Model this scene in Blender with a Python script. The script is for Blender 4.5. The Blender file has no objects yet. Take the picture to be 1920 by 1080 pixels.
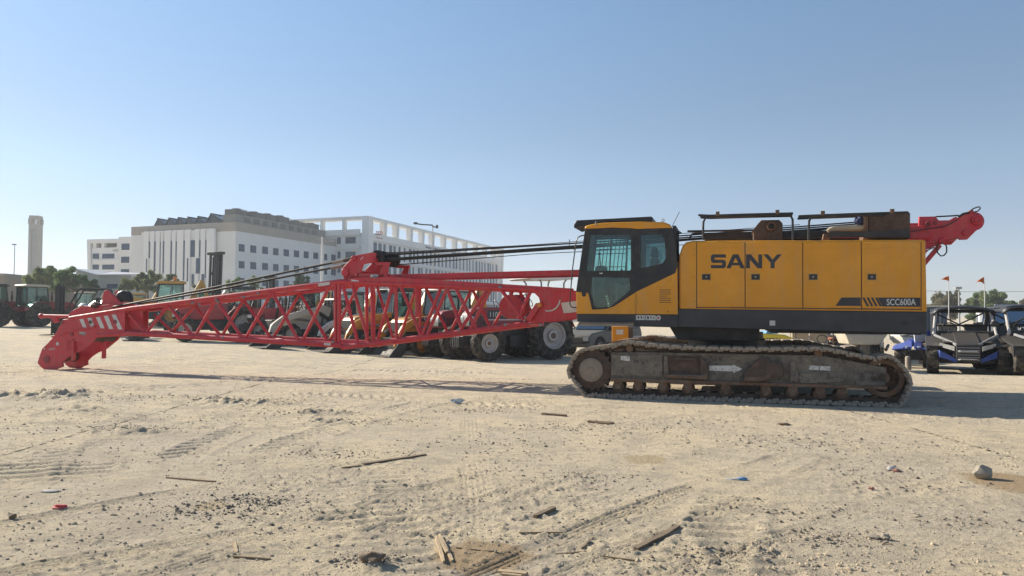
import bpy, bmesh, math, random
import numpy as np
from math import sin, cos, radians as R, pi, sqrt, atan2
from mathutils import Vector, Matrix, geometry, noise as mnoise

random.seed(7)
SC = bpy.context.scene
COL = SC.collection

# ------------------------------------------------------------------ camera, sky, sun, exposure
F_PX, CAM_Z = 1390.0, 1.5
TILT = math.atan(50.0 / F_PX)
cam_d = bpy.data.cameras.new('camera')
cam_d.sensor_width = 36.0
cam_d.lens = 36.0 * F_PX / 1920.0
cam_d.clip_start, cam_d.clip_end = 0.1, 6000.0
cam = bpy.data.objects.new('camera', cam_d)
COL.objects.link(cam)
cam.location = (0, 0, CAM_Z)
cam.rotation_euler = (pi / 2 + TILT, 0, 0)
SC.camera = cam

SUN_EL, SUN_AZ = R(28.0), math.atan2(-0.85, 0.53)          # azimuth measured from +Y towards +X
world = bpy.data.worlds.new('World')
SC.world = world
world.use_nodes = True
wt = world.node_tree
sky = wt.nodes.new('ShaderNodeTexSky')
sky.sky_type = 'NISHITA'
sky.sun_disc = False
sky.sun_elevation = SUN_EL
sky.sun_rotation = SUN_AZ % (2 * pi)
sky.altitude = 0
sky.air_density = 0.6
sky.dust_density = 0.1
sky.ozone_density = 2.2
# dusty air dims and greys the sky towards the horizon
_tc = wt.nodes.new('ShaderNodeTexCoord')
_sx = wt.nodes.new('ShaderNodeSeparateXYZ')
wt.links.new(_tc.outputs['Generated'], _sx.inputs[0])
_cr = wt.nodes.new('ShaderNodeValToRGB')
_cr.color_ramp.interpolation = 'EASE'
_e = _cr.color_ramp.elements
_e[0].position, _e[0].color = 0.0, (0.72, 0.60, 0.54, 1)
_e[1].position, _e[1].color = 0.42, (0.99, 1.045, 0.925, 1)
for _p, _c in ((0.08, (0.80, 0.66, 0.575, 1)), (0.20, (0.90, 0.83, 0.70, 1))):
    _n = _e.new(_p)
    _n.color = _c
wt.links.new(_sx.outputs[2], _cr.inputs[0])
_mx = wt.nodes.new('ShaderNodeMix')
_mx.data_type, _mx.blend_type = 'RGBA', 'MULTIPLY'
_mx.inputs[0].default_value = 1.0
wt.links.new(sky.outputs[0], _mx.inputs[6])
wt.links.new(_cr.outputs[0], _mx.inputs[7])
wt.links.new(_mx.outputs[2], wt.nodes['Background'].inputs[0])
wt.nodes['Background'].inputs[1].default_value = 0.122

sun_d = bpy.data.lights.new('sun', 'SUN')
sun_d.energy = 5.0
sun_d.angle = R(0.53)
sun_d.color = (1.0, 0.91, 0.755)
sun = bpy.data.objects.new('sun', sun_d)
COL.objects.link(sun)
to_sun = Vector((sin(SUN_AZ) * cos(SUN_EL), cos(SUN_AZ) * cos(SUN_EL), sin(SUN_EL)))
sun.rotation_euler = (-to_sun).to_track_quat('-Z', 'Y').to_euler()
sun.location = to_sun * 60

SC.view_settings.view_transform = 'Standard'
SC.view_settings.look = 'None'
SC.view_settings.exposure = 0.78
SC.view_settings.gamma = 1.0
SC.render.engine = 'CYCLES'
SC.cycles.max_bounces = 6
SC.cycles.diffuse_bounces = 3
SC.cycles.glossy_bounces = 3
SC.cycles.transparent_max_bounces = 10
SC.cycles.caustics_reflective = False
SC.cycles.caustics_refractive = False

# ------------------------------------------------------------------ ground shape and pixel helpers
def sstep(a, b, x):
    t = min(1.0, max(0.0, (x - a) / (b - a)))
    return t * t * (3 - 2 * t)

def gz(x, y):
    z = 0.0105 * max(0.0, -x - 0.5) * (1 - sstep(40, 120, -x) * 0.6)
    z += sstep(4, 20, -x) * 0.009 * min(60, max(0.0, y - 25))
    z -= 0.25 * sstep(15.5, 23, y) * (1 - sstep(4, 14, -x))
    return z

def ray(px, py):
    u, w = (px - 960) / F_PX, (540 - py) / F_PX
    return Vector((u, cos(TILT) - w * sin(TILT), sin(TILT) + w * cos(TILT)))

CAM = Vector((0, 0, CAM_Z))

def ground(px, py):
    d = ray(px, py)
    z = 0.0
    for _ in range(30):
        t = (z - CAM_Z) / d.z
        p = CAM + d * t
        z = 0.6 * z + 0.4 * gz(p.x, p.y)
    return Vector((p.x, p.y, gz(p.x, p.y)))

def at(px, py, depth):
    d = ray(px, py)
    return CAM + d * (depth / d.y)

# ------------------------------------------------------------------ materials
def rgba(c):
    return (c[0], c[1], c[2], 1.0)

def nodes_of(name):
    m = bpy.data.materials.new(name)
    m.use_nodes = True
    nt = m.node_tree
    return m, nt, nt.nodes['Principled BSDF']

def nd(nt, typ, **kw):
    n = nt.nodes.new(typ)
    for k, v in kw.items():
        if k.startswith('i_'):
            key = k[2:]
            key = int(key) if key.isdigit() else key.replace('_', ' ')
            n.inputs[key].default_value = v
        else:
            setattr(n, k, v)
    return n

def mixc(nt, fac, a, b):
    n = nt.nodes.new('ShaderNodeMix')
    n.data_type = 'RGBA'
    for sock, v in ((n.inputs[0], fac), (n.inputs[6], a), (n.inputs[7], b)):
        if hasattr(v, 'is_linked'):
            nt.links.new(v, sock)
        elif isinstance(v, (tuple, list)):
            sock.default_value = rgba(v)
        else:
            sock.default_value = v
    return n.outputs[2]

def noise_fac(nt, scale, lo, hi, detail=4.0, rough=0.6, stretch=None):
    tc = nt.nodes.new('ShaderNodeTexCoord')
    src = tc.outputs['Object']
    if stretch:
        mp = nd(nt, 'ShaderNodeMapping')
        mp.inputs['Scale'].default_value = stretch
        nt.links.new(src, mp.inputs[0])
        src = mp.outputs[0]
    n = nd(nt, 'ShaderNodeTexNoise', i_Scale=scale, i_Detail=detail, i_Roughness=rough)
    nt.links.new(src, n.inputs['Vector'])
    mr = nd(nt, 'ShaderNodeMapRange', i_1=lo, i_2=hi)
    nt.links.new(n.outputs[0], mr.inputs[0])
    return mr.outputs[0]

DUST = (0.36, 0.29, 0.21)

def paint(name, col, rough=0.45, metal=0.0, dust=0.25, dark=0.8, scale=2.2, bump=0.0, second=None, second_amt=0.0, spec=0.5, coat=0.0, second_scale=2.7, streak=0.0):
    m, nt, b = nodes_of(name)
    c = mixc(nt, noise_fac(nt, scale, 0.3, 0.7), tuple(x * dark for x in col), col)
    if second:
        c = mixc(nt, noise_fac(nt, scale * second_scale, 0.62 - 0.22 * second_amt, 0.70 - 0.15 * second_amt, 7, 0.7), c, second)
    if streak:
        sf = nd(nt, 'ShaderNodeMath', operation='MULTIPLY', i_1=streak)
        nt.links.new(noise_fac(nt, 1.0, 0.48, 0.72, 6, 0.65, (7.0, 7.0, 0.8)), sf.inputs[0])
        c = mixc(nt, sf.outputs[0], c, DUST)
        sf = nd(nt, 'ShaderNodeMath', operation='MULTIPLY', i_1=streak * 0.9)
        nt.links.new(noise_fac(nt, 1.7, 0.50, 0.66, 7, 0.7), sf.inputs[0])
        c = mixc(nt, sf.outputs[0], c, tuple(min(1, x * 1.25 + 0.03) for x in col))
    if dust > 0:
        f = noise_fac(nt, scale * 1.3, 0.42, 0.95, 6, 0.65)
        mul = nd(nt, 'ShaderNodeMath', operation='MULTIPLY', i_1=dust * 1.6)
        nt.links.new(f, mul.inputs[0])
        ge = nt.nodes.new('ShaderNodeNewGeometry')
        sx = nt.nodes.new('ShaderNodeSeparateXYZ')
        nt.links.new(ge.outputs['Normal'], sx.inputs[0])
        up = nd(nt, 'ShaderNodeMapRange', i_1=0.3, i_2=1.0, i_3=0.0, i_4=min(0.75, dust * 1.8))
        nt.links.new(sx.outputs[2], up.inputs[0])
        mx = nd(nt, 'ShaderNodeMath', operation='MAXIMUM')
        nt.links.new(mul.outputs[0], mx.inputs[0])
        nt.links.new(up.outputs[0], mx.inputs[1])
        c = mixc(nt, mx.outputs[0], c, DUST)
    nt.links.new(c, b.inputs['Base Color'])
    b.inputs['Metallic'].default_value = metal
    b.inputs['Specular IOR Level'].default_value = spec
    rr = nd(nt, 'ShaderNodeMapRange', i_3=max(0.05, rough - 0.1), i_4=min(1, rough + 0.15))
    nt.links.new(noise_fac(nt, scale * 3, 0.3, 0.7), rr.inputs[0])
    nt.links.new(rr.outputs[0], b.inputs['Roughness'])
    if coat:
        b.inputs['Coat Weight'].default_value = coat
        b.inputs['Coat Roughness'].default_value = 0.12
    if bump:
        bn = nd(nt, 'ShaderNodeBump', i_Strength=bump, i_Distance=0.02)
        nt.links.new(noise_fac(nt, scale * 9, 0.2, 0.8, 6, 0.7), bn.inputs['Height'])
        nt.links.new(bn.outputs[0], b.inputs['Normal'])
    return m

def glass(name, tint=(0.62, 0.80, 0.78), refl=0.10):
    m = bpy.data.materials.new(name)
    m.use_nodes = True
    nt = m.node_tree
    nt.nodes.clear()
    out = nt.nodes.new('ShaderNodeOutputMaterial')
    tr = nd(nt, 'ShaderNodeBsdfTransparent', i_0=rgba(tint))
    gl = nd(nt, 'ShaderNodeBsdfGlossy', i_0=rgba((0.9, 0.95, 0.95)), i_1=0.03)
    df = nd(nt, 'ShaderNodeBsdfDiffuse', i_0=rgba((0.25, 0.24, 0.21)))
    fr = nd(nt, 'ShaderNodeFresnel', i_0=1.45)
    ad = nd(nt, 'ShaderNodeMath', operation='ADD', i_1=refl * 0.4)
    nt.links.new(fr.outputs[0], ad.inputs[0])
    m1, m2 = nt.nodes.new('ShaderNodeMixShader'), nt.nodes.new('ShaderNodeMixShader')
    nt.links.new(noise_fac(nt, 3.0, 0.42, 2.6), m2.inputs[0])
    nt.links.new(ad.outputs[0], m1.inputs[0])
    nt.links.new(tr.outputs[0], m1.inputs[1])
    nt.links.new(gl.outputs[0], m1.inputs[2])
    nt.links.new(m1.outputs[0], m2.inputs[1])
    nt.links.new(df.outputs[0], m2.inputs[2])
    nt.links.new(m2.outputs[0], out.inputs[0])
    return m

M = {
    'yellow': paint('yellow_paint', (0.72, 0.30, 0.012), 0.36, dust=0.035, dark=0.86, scale=1.4, spec=0.4, streak=0.22),
    'yellow_dull': paint('dull_yellow_paint', (0.62, 0.33, 0.05), 0.5, dust=0.2, scale=3),
    'orange_yel': paint('orange_yellow_paint', (0.68, 0.27, 0.02), 0.45, dust=0.22, scale=2),
    'charcoal': paint('charcoal_paint', (0.026, 0.029, 0.037), 0.42, dust=0.05, scale=2),
    'black': paint('black_paint', (0.014, 0.015, 0.018), 0.45, dust=0.10, scale=3),
    'blackplastic': paint('black_plastic', (0.018, 0.019, 0.022), 0.55, dust=0.08, scale=3),
    'red': paint('red_paint', (0.56, 0.018, 0.038), 0.45, dust=0.11, dark=0.86, scale=2.5, second=(0.20, 0.05, 0.035), second_amt=0.30, second_scale=7.0, streak=0.16),
    'maroon': paint('maroon_paint', (0.26, 0.02, 0.035), 0.38, dust=0.15, scale=2),
    'tractor_red': paint('tractor_red_paint', (0.40, 0.02, 0.03), 0.35, dust=0.15, scale=2),
    'rust': paint('rusty_steel', (0.165, 0.10, 0.065), 0.8, dust=0.35, dark=0.6, scale=4, bump=0.4, second=(0.20, 0.075, 0.03), second_amt=0.5),
    'rust_dark': paint('dark_rusty_steel', (0.085, 0.055, 0.043), 0.75, dust=0.16, dark=0.6, scale=5, bump=0.3, second=(0.11, 0.05, 0.03), second_amt=0.4),
    'frame': paint('worn_track_frame', (0.165, 0.145, 0.122), 0.75, dust=0.5, dark=0.55, scale=3.5, bump=0.5, second=(0.045, 0.038, 0.032), second_amt=0.5, second_scale=3.5),
    'shoe': paint('worn_track_steel', (0.36, 0.315, 0.27), 0.6, metal=0.25, dust=0.5, dark=0.6, scale=6, bump=0.4, second=(0.12, 0.06, 0.035), second_amt=0.35),
    'hub': paint('dusty_hub', (0.27, 0.225, 0.185), 0.8, dust=0.5, dark=0.8, scale=6, bump=0.3),
    'white': paint('white_paint', (0.72, 0.72, 0.70), 0.45, dust=0.15, dark=0.9, scale=3),
    'cream': paint('cream_paint', (0.55, 0.50, 0.40), 0.5, dust=0.25, dark=0.85, scale=3),
    'decal': paint('white_decal', (0.62, 0.62, 0.60), 0.55, dust=0.25, dark=0.85, scale=8),
    'scraped': paint('scraped_white_decal', (0.66, 0.65, 0.63), 0.65, dust=0.3, dark=0.8, scale=9, second=(0.10, 0.09, 0.08), second_amt=0.35),
    'rubber': paint('tyre_rubber', (0.024, 0.023, 0.022), 0.8, dust=0.38, dark=0.7, scale=4, spec=0.25),
    'rim': paint('dusty_white_rim', (0.55, 0.52, 0.49), 0.55, dust=0.25, dark=0.8, scale=6, second=(0.30, 0.14, 0.08), second_amt=0.2),
    'grey': paint('grey_paint', (0.30, 0.31, 0.32), 0.45, dust=0.2, scale=3),
    'silver': paint('silver_paint', (0.45, 0.46, 0.48), 0.3, metal=0.5, dust=0.2, scale=2),
    'steel': paint('bare_steel', (0.35, 0.34, 0.33), 0.45, metal=0.7, dust=0.25, scale=5),
    'bucket': paint('worn_bucket_steel', (0.05, 0.046, 0.043), 0.65, metal=0.1, dust=0.13, dark=0.6, scale=3, bump=0.2),
    'blue': paint('blue_plastic', (0.015, 0.07, 0.42), 0.35, dust=0.12, scale=3),
    'navy': paint('navy_plastic', (0.012, 0.025, 0.09), 0.4, dust=0.15, scale=3),
    'bluecloth': paint('blue_cloth', (0.03, 0.05, 0.14), 0.9, dust=0.15, scale=6),
    'orange': paint('orange_plastic', (0.62, 0.16, 0.03), 0.5, dust=0.2, scale=4),
    'amber': paint('amber_lens', (0.75, 0.24, 0.02), 0.25, dust=0.1, scale=4),
    'flag': paint('orange_flag_cloth', (0.75, 0.22, 0.05), 0.9, dust=0.0, scale=6),
    'seat': paint('grey_seat_fabric', (0.10, 0.11, 0.115), 0.9, dust=0.25, scale=6),
    'cabinner': paint('grey_cab_trim', (0.11, 0.12, 0.125), 0.7, dust=0.2, scale=4),
    'tan': paint('tan_cloth', (0.52, 0.42, 0.29), 0.9, dust=0.2, scale=5),
    'rope': paint('greased_wire_rope', (0.022, 0.024, 0.028), 0.6, metal=0.3, dust=0.10, scale=20),
    'wood': paint('weathered_wood', (0.36, 0.24, 0.13), 0.85, dust=0.25, dark=0.6, scale=9, bump=0.5),
    'wood_dark': paint('dark_weathered_wood', (0.22, 0.145, 0.085), 0.85, dust=0.2, dark=0.6, scale=9, bump=0.5),
    'wood_pale': paint('pale_split_wood', (0.58, 0.43, 0.26), 0.8, dust=0.1, dark=0.75, scale=12, bump=0.5),
    'stone': paint('pale_stone', (0.42, 0.37, 0.30), 0.9, dust=0.3, dark=0.75, scale=6, bump=0.6),
    'redplastic': paint('red_plastic', (0.60, 0.03, 0.03), 0.45, dust=0.15, scale=6),
    'paper': paint('dirty_paper', (0.55, 0.56, 0.58), 0.8, dust=0.3, scale=9),
    'lightblue': paint('light_blue_wrapper', (0.10, 0.32, 0.60), 0.6, dust=0.2, scale=9),
    'jet_yellow': paint('bright_yellow_gelcoat', (0.78, 0.60, 0.04), 0.35, dust=0.12, scale=4),
    'glass': glass('green_tinted_glass', (0.74, 0.90, 0.88), 0.06),
    'darkglass': glass('dark_tinted_glass', (0.30, 0.38, 0.40), 0.2),
    'clearplastic': glass('clear_plastic', (0.75, 0.85, 0.92), 0.4),
    'lens': paint('headlamp_lens', (0.55, 0.58, 0.60), 0.15, metal=0.4, dust=0.1, scale=4),
}

# ------------------------------------------------------------------ mesh builder
class MB:
    def __init__(s):
        s.v, s.f = [], []

    def add(s, vs, fs):
        o = len(s.v)
        s.v += [tuple(p) for p in vs]
        s.f += [tuple(i + o for i in f) for f in fs]
        return s

    def box(s, x0, x1, y0, y1, z0, z1):
        return s.hexa([(x0, y0, z0), (x1, y0, z0), (x1, y1, z0), (x0, y1, z0),
                       (x0, y0, z1), (x1, y0, z1), (x1, y1, z1), (x0, y1, z1)])

    def hexa(s, p):
        return s.add(p, [(3, 2, 1, 0), (4, 5, 6, 7), (0, 1, 5, 4), (1, 2, 6, 5), (2, 3, 7, 6), (3, 0, 4, 7)])

    def beam(s, a, b, w, h, up=(0, 0, 1)):
        a, b, up = Vector(a), Vector(b), Vector(up)
        d = (b - a).normalized()
        if abs(d.dot(up)) > 0.97:
            up = Vector((1, 0, 0))
        side = d.cross(up).normalized() * (w / 2)
        u = side.cross(d).normalized() * (h / 2)
        return s.hexa([a - side - u, a + side - u, b + side - u, b - side - u,
                       a - side + u, a + side + u, b + side + u, b - side + u])

    def cyl(s, a, b, r, n=14, r2=None, cap=True):
        a, b = Vector(a), Vector(b)
        r2 = r if r2 is None else r2
        d = (b - a).normalized()
        t = Vector((0, 0, 1)) if abs(d.z) < 0.9 else Vector((1, 0, 0))
        e1 = d.cross(t).normalized()
        e2 = d.cross(e1)
        vs = []
        for c, rr in ((a, r), (b, r2)):
            for i in range(n):
                q = 2 * pi * i / n
                vs.append(c + e1 * (rr * cos(q)) + e2 * (rr * sin(q)))
        fs = [(i, (i + 1) % n, n + (i + 1) % n, n + i) for i in range(n)]
        if cap:
            fs += [tuple(range(n - 1, -1, -1)), tuple(range(n, 2 * n))]
        return s.add(vs, fs)

    def tube(s, pts, r, n=8, closed=False):
        P = [Vector(p) for p in pts]
        k = len(P)
        vs, fs = [], []
        prev = None
        for i in range(k):
            if closed:
                d = P[(i + 1) % k] - P[i - 1]
            else:
                d = P[min(i + 1, k - 1)] - P[max(i - 1, 0)]
            d.normalize()
            if prev is None:
                t = Vector((0, 0, 1)) if abs(d.z) < 0.9 else Vector((0, 1, 0))
                e1 = d.cross(t).normalized()
            else:
                e1 = (prev - d * prev.dot(d)).normalized()
            prev = e1
            e2 = d.cross(e1)
            rr = r[i] if isinstance(r, (list, tuple)) else r
            for j in range(n):
                q = 2 * pi * j / n
                vs.append(P[i] + e1 * (rr * cos(q)) + e2 * (rr * sin(q)))
        m = k if closed else k - 1
        for i in range(m):
            a, b = i * n, ((i + 1) % k) * n
            fs += [(a + j, a + (j + 1) % n, b + (j + 1) % n, b + j) for j in range(n)]
        if not closed:
            fs += [tuple(range(n - 1, -1, -1)), tuple(range((k - 1) * n, k * n))]
        return s.add(vs, fs)

    def prism(s, pts, y0, y1, holes=(), axis='y'):
        """polygon (a, b) extruded along an axis; a, b are the two remaining axes in order x, y, z"""
        def mk(p, t):
            if axis == 'y':
                return (p[0], t, p[1])
            if axis == 'x':
                return (t, p[0], p[1])
            return (p[0], p[1], t)
        loops = [list(pts)] + [list(h) for h in holes]
        flat = [p for l in loops for p in l]
        n = len(flat)
        vs = [mk(p, y0) for p in flat] + [mk(p, y1) for p in flat]
        fs = []
        o = 0
        for l in loops:
            k = len(l)
            fs += [(o + i, o + (i + 1) % k, n + o + (i + 1) % k, n + o + i) for i in range(k)]
            o += k
        if holes:
            tris = geometry.tessellate_polygon([[Vector((p[0], p[1], 0)) for p in l] for l in loops])
            for t in tris:
                fs.append(tuple(t))
                fs.append(tuple(n + i for i in reversed(t)))
        else:
            fs.append(tuple(range(n)))
            fs.append(tuple(range(2 * n - 1, n - 1, -1)))
        return s.add(vs, fs)

    def lathe(s, c, axis, prof, n=24, start=0.0):
        """profile [(radius, offset along axis)], closed shape if it begins and ends at radius 0"""
        c, d = Vector(c), Vector(axis).normalized()
        t = Vector((0, 0, 1)) if abs(d.z) < 0.9 else Vector((1, 0, 0))
        e1 = d.cross(t).normalized()
        e2 = d.cross(e1)
        vs, fs = [], []
        for (r, a) in prof:
            for i in range(n):
                q = start + 2 * pi * i / n
                vs.append(c + d * a + e1 * (r * cos(q)) + e2 * (r * sin(q)))
        for k in range(len(prof) - 1):
            for i in range(n):
                a, b = k * n + i, k * n + (i + 1) % n
                fs.append((a, b, b + n, a + n))
        return s.add(vs, fs)

    def blob(s, c, rx, ry, rz, sub=2, amp=0.25, freq=1.2, seed=0):
        bm = bmesh.new()
        bmesh.ops.create_icosphere(bm, subdivisions=sub, radius=1.0)
        vs = []
        for v in bm.verts:
            k = 1 + amp * mnoise.noise(v.co * freq + Vector((seed * 7.3, seed * 3.1, seed)))
            vs.append((c[0] + v.co.x * rx * k, c[1] + v.co.y * ry * k, c[2] + v.co.z * rz * k))
        fs = [tuple(v.index for v in f.verts) for f in bm.faces]
        bm.free()
        return s.add(vs, fs)

    def xf(s, mat):
        s.v = [tuple(mat @ Vector(p)) for p in s.v]
        return s

    def build(s, name, mat, parent=None, bevel=0.0, smooth=38, recalc=True):
        me = bpy.data.meshes.new(name)
        me.from_pydata(s.v, [], s.f)
        if recalc:
            bm = bmesh.new()
            bm.from_mesh(me)
            bmesh.ops.recalc_face_normals(bm, faces=bm.faces)
            bm.to_mesh(me)
            bm.free()
        me.materials.append(M[mat] if isinstance(mat, str) else mat)
        if smooth:
            me.polygons.foreach_set('use_smooth', [True] * len(me.polygons))
            me.set_sharp_from_angle(angle=R(smooth))
        o = bpy.data.objects.new(name, me)
        COL.objects.link(o)
        if parent is not None:
            o.parent = parent.o if isinstance(parent, Thing) else parent
        if bevel:
            bv = o.modifiers.new('bevel', 'BEVEL')
            bv.width, bv.segments, bv.limit_method, bv.angle_limit = bevel, 2, 'ANGLE', R(40)
        return o

def tag(o, label=None, cat=None, group=None, kind=None):
    for k, v in (('label', label), ('category', cat), ('group', group), ('kind', kind)):
        if v:
            o[k] = v
    return o

class Thing:
    """an Empty at a thing's base; local x, y, z; pixels are turned into points of its own planes"""
    def __init__(s, name, label, cat, loc, rotz=0.0, group=None, scale=1.0):
        s.o = bpy.data.objects.new(name, None)
        COL.objects.link(s.o)
        s.o.empty_display_size = 0.3
        s.o.location = loc
        s.o.rotation_euler = (0, 0, rotz)
        s.o.scale = (scale,) * 3
        tag(s.o, label, cat, group)
        s.Mx = Matrix.Translation(Vector(loc)) @ Matrix.Rotation(rotz, 4, 'Z') @ Matrix.Scale(scale, 4)
        s.inv = s.Mx.inverted()

    def _ray(s, px, py):
        return s.inv @ CAM, (s.inv.to_3x3() @ ray(px, py))

    def pl(s, px, py, v):
        c, d = s._ray(px, py)
        t = (v - c.y) / d.y
        return (c.x + d.x * t, c.z + d.z * t)

    def pls(s, pts, v):
        return [s.pl(a, b, v) for a, b in pts]

    def p3(s, px, py, v):
        a = s.pl(px, py, v)
        return Vector((a[0], v, a[1]))

    def px(s, px, py, u):
        c, d = s._ray(px, py)
        t = (u - c.x) / d.x
        return (c.y + d.y * t, c.z + d.z * t)

def children(o):
    return [c for c in bpy.data.objects if c.parent == o]

def copy_tree(o, parent=None):
    c = o.copy()
    COL.objects.link(c)
    if parent is not None:
        c.parent = parent
    for ch in list(o.children):
        copy_tree(ch, c)
    return c

def text_mesh(body, x0, x1, z0, z1, y, mat, parent, name='lettering', bold=0.0, depth=0.004, spacing=1.0, face='-y', shear=0.0):
    cu = bpy.data.curves.new(name, 'FONT')
    cu.body = body
    cu.offset = bold
    cu.space_character = spacing
    cu.extrude = 0.001
    cu.shear = shear
    tmp = bpy.data.objects.new(name, cu)
    COL.objects.link(tmp)
    dg = bpy.context.evaluated_depsgraph_get()
    dg.update()
    me = bpy.data.meshes.new_from_object(tmp.evaluated_get(dg))
    bpy.data.objects.remove(tmp)
    xs = [v.co.x for v in me.vertices]
    ys = [v.co.y for v in me.vertices]
    zs = [v.co.z for v in me.vertices]
    ax, ay = (x1 - x0) / (max(xs) - min(xs)), (z1 - z0) / (max(ys) - min(ys))
    dz = max(max(zs) - min(zs), 1e-6)
    for v in me.vertices:
        X = x0 + (v.co.x - min(xs)) * ax
        Z = z0 + (v.co.y - min(ys)) * ay
        D = (v.co.z - min(zs)) / dz * depth
        v.co = (X, y - D, Z) if face == '-y' else (x0 + x1 - X, y + D, Z)
    me.materials.clear()
    me.materials.append(M[mat])
    o = bpy.data.objects.new(name, me)
    COL.objects.link(o)
    o.parent = parent.o if isinstance(parent, Thing) else parent
    return o

def rrect(x0, x1, z0, z1, r, n=4):
    out = []
    for cx, cz, a0 in ((x1 - r, z1 - r, 0), (x0 + r, z1 - r, 90), (x0 + r, z0 + r, 180), (x1 - r, z0 + r, 270)):
        for i in range(n + 1):
            a = R(a0 + 90 * i / n)
            out.append((cx + r * cos(a), cz + r * sin(a)))
    return out

def circ(cx, cz, r, n=20):
    return [(cx + r * cos(2 * pi * i / n), cz + r * sin(2 * pi * i / n)) for i in range(n)]

def round_poly(pts, r, n=4):
    """round every corner of a polygon (2-D)"""
    out = []
    k = len(pts)
    for i in range(k):
        p, a, b = Vector(pts[i]), Vector(pts[i - 1]), Vector(pts[(i + 1) % k])
        da, db = (a - p), (b - p)
        la, lb = da.length, db.length
        rr = min(r, la * 0.45, lb * 0.45)
        pa, pb = p + da.normalized() * rr, p + db.normalized() * rr
        for j in range(n + 1):
            t = j / n
            q = pa * (1 - t) ** 2 + p * 2 * t * (1 - t) + pb * t * t
            out.append((q.x, q.y))
    return out

# ------------------------------------------------------------------ the ground: one sheet out to the horizon
def vnoise(x, y, seed):
    xi, yi = np.floor(x).astype(np.int64), np.floor(y).astype(np.int64)
    fx, fy = x - xi, y - yi
    fx, fy = fx * fx * (3 - 2 * fx), fy * fy * (3 - 2 * fy)
    def h(a, b):
        n = (a * 374761393 + b * 668265263 + seed * 1274126177) & 0x7fffffff
        n = ((n ^ (n >> 13)) * 1274126177) & 0x7fffffff
        return ((n ^ (n >> 16)) & 0xffff) / 65535.0
    a, b, c, d = h(xi, yi), h(xi + 1, yi), h(xi, yi + 1), h(xi + 1, yi + 1)
    return (a * (1 - fx) + b * fx) * (1 - fy) + (c * (1 - fx) + d * fx) * fy - 0.5

def fbm(x, y, f, seed, octv=4, gain=0.5):
    t, a = 0, 1.0
    for i in range(octv):
        t = t + a * vnoise(x * f + 13.7 * i, y * f - 7.1 * i, seed + i)
        f *= 2.03
        a *= gain
    return t

def nstep(a, b, x):
    t = np.clip((x - a) / (b - a), 0, 1)
    return t * t * (3 - 2 * t)

def gz_np(x, y):
    z = 0.0105 * np.maximum(0, -x - 0.5) * (1 - nstep(40, 120, -x) * 0.6)
    z = z + nstep(4, 20, -x) * 0.009 * np.minimum(60, np.maximum(0, y - 25))
    return z - 0.25 * nstep(15.5, 23, y) * (1 - nstep(4, 14, -x))

def rut(x, y, a, b, width, kind, period, depth, bend=0.0):
    """wheel or crawler prints along the segment a-b"""
    ax, ay, bx, by = a[0], a[1], b[0], b[1]
    L = sqrt((bx - ax) ** 2 + (by - ay) ** 2)
    dx, dy = (bx - ax) / L, (by - ay) / L
    s = (x - ax) * dx + (y - ay) * dy
    w = -(x - ax) * dy + (y - ay) * dx
    w = w - bend * (s / L) * (1 - s / L) * 4 + 0.05 * vnoise(s * 0.7, s * 0, 91)
    m = nstep(-0.3, 0.3, s) * (1 - nstep(L - 0.4, L + 0.4, s)) * (1 - nstep(width * 0.42, width * 0.55, np.abs(w)))
    patch = nstep(-0.22, 0.12, fbm(x, y, 0.9, 55, 3))
    if kind == 'cleat':
        p = np.abs(((s / period) % 1.0) - 0.5) * 2
        hgt = nstep(0.25, 0.6, p) - 0.55
    elif kind == 'chevron':
        p = np.abs((((s + np.abs(w) * 0.8) / period) % 1.0) - 0.5) * 2
        hgt = nstep(0.3, 0.6, p) - 0.6
    else:
        p = np.abs(((w / period) % 1.0) - 0.5) * 2
        q = np.abs(((s / 0.05 + w * 7) % 1.0) - 0.5) * 2
        hgt = nstep(0.3, 0.7, p) * (0.7 + 0.3 * q) - 0.6
    rim = np.exp(-((np.abs(w) - width * 0.56) / 0.05) ** 2) * 0.5 * nstep(0, 0.4, s) * (1 - nstep(L - 0.4, L, s))
    k = 0.12 + 0.88 * patch if kind != 'tyre' else 0.55 + 0.45 * patch
    return depth * (hgt * m + rim) * k, m * (0.3 + 0.7 * patch)

def detail(x, y):
    near = 1 - nstep(18, 32, y)
    z = 0.018 * fbm(x, y, 0.45, 3, 3) + 0.006 * fbm(x, y, 1.7, 11, 3)
    rough = nstep(-0.10, 0.28, fbm(x, y, 0.55, 23, 4))
    z = z + (0.002 + 0.007 * rough) * fbm(x, y * 1.5, 5.0, 31, 4, 0.66)
    z = z + (0.002 + 0.010 * rough) * np.maximum(fbm(x, y, 17.0, 41, 2, 0.6) - 0.06, 0.0) * 2.8
    z = z + (0.002 + 0.004 * rough) * fbm(x, y, 27.0, 43, 2, 0.7)
    ruts, worn = 0.0, 0.0
    for r in RUTS:
        h_, m_ = rut(x, y, *r)
        ruts = ruts + h_
        worn = np.maximum(worn, m_)
    z = z * (1 - 0.75 * worn) + ruts
    for (cx, cy, rr, hh) in HEAPS:
        d2 = ((x - cx) / rr) ** 2 + ((y - cy) / (rr * 0.8)) ** 2
        z = z + hh * np.exp(-d2) * (0.5 + 2.2 * np.maximum(0, fbm(x, y, 7.0, 77, 3)))
    return z * near

def g2(px, py):
    p = ground(px, py)
    return (p.x, p.y)

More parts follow.
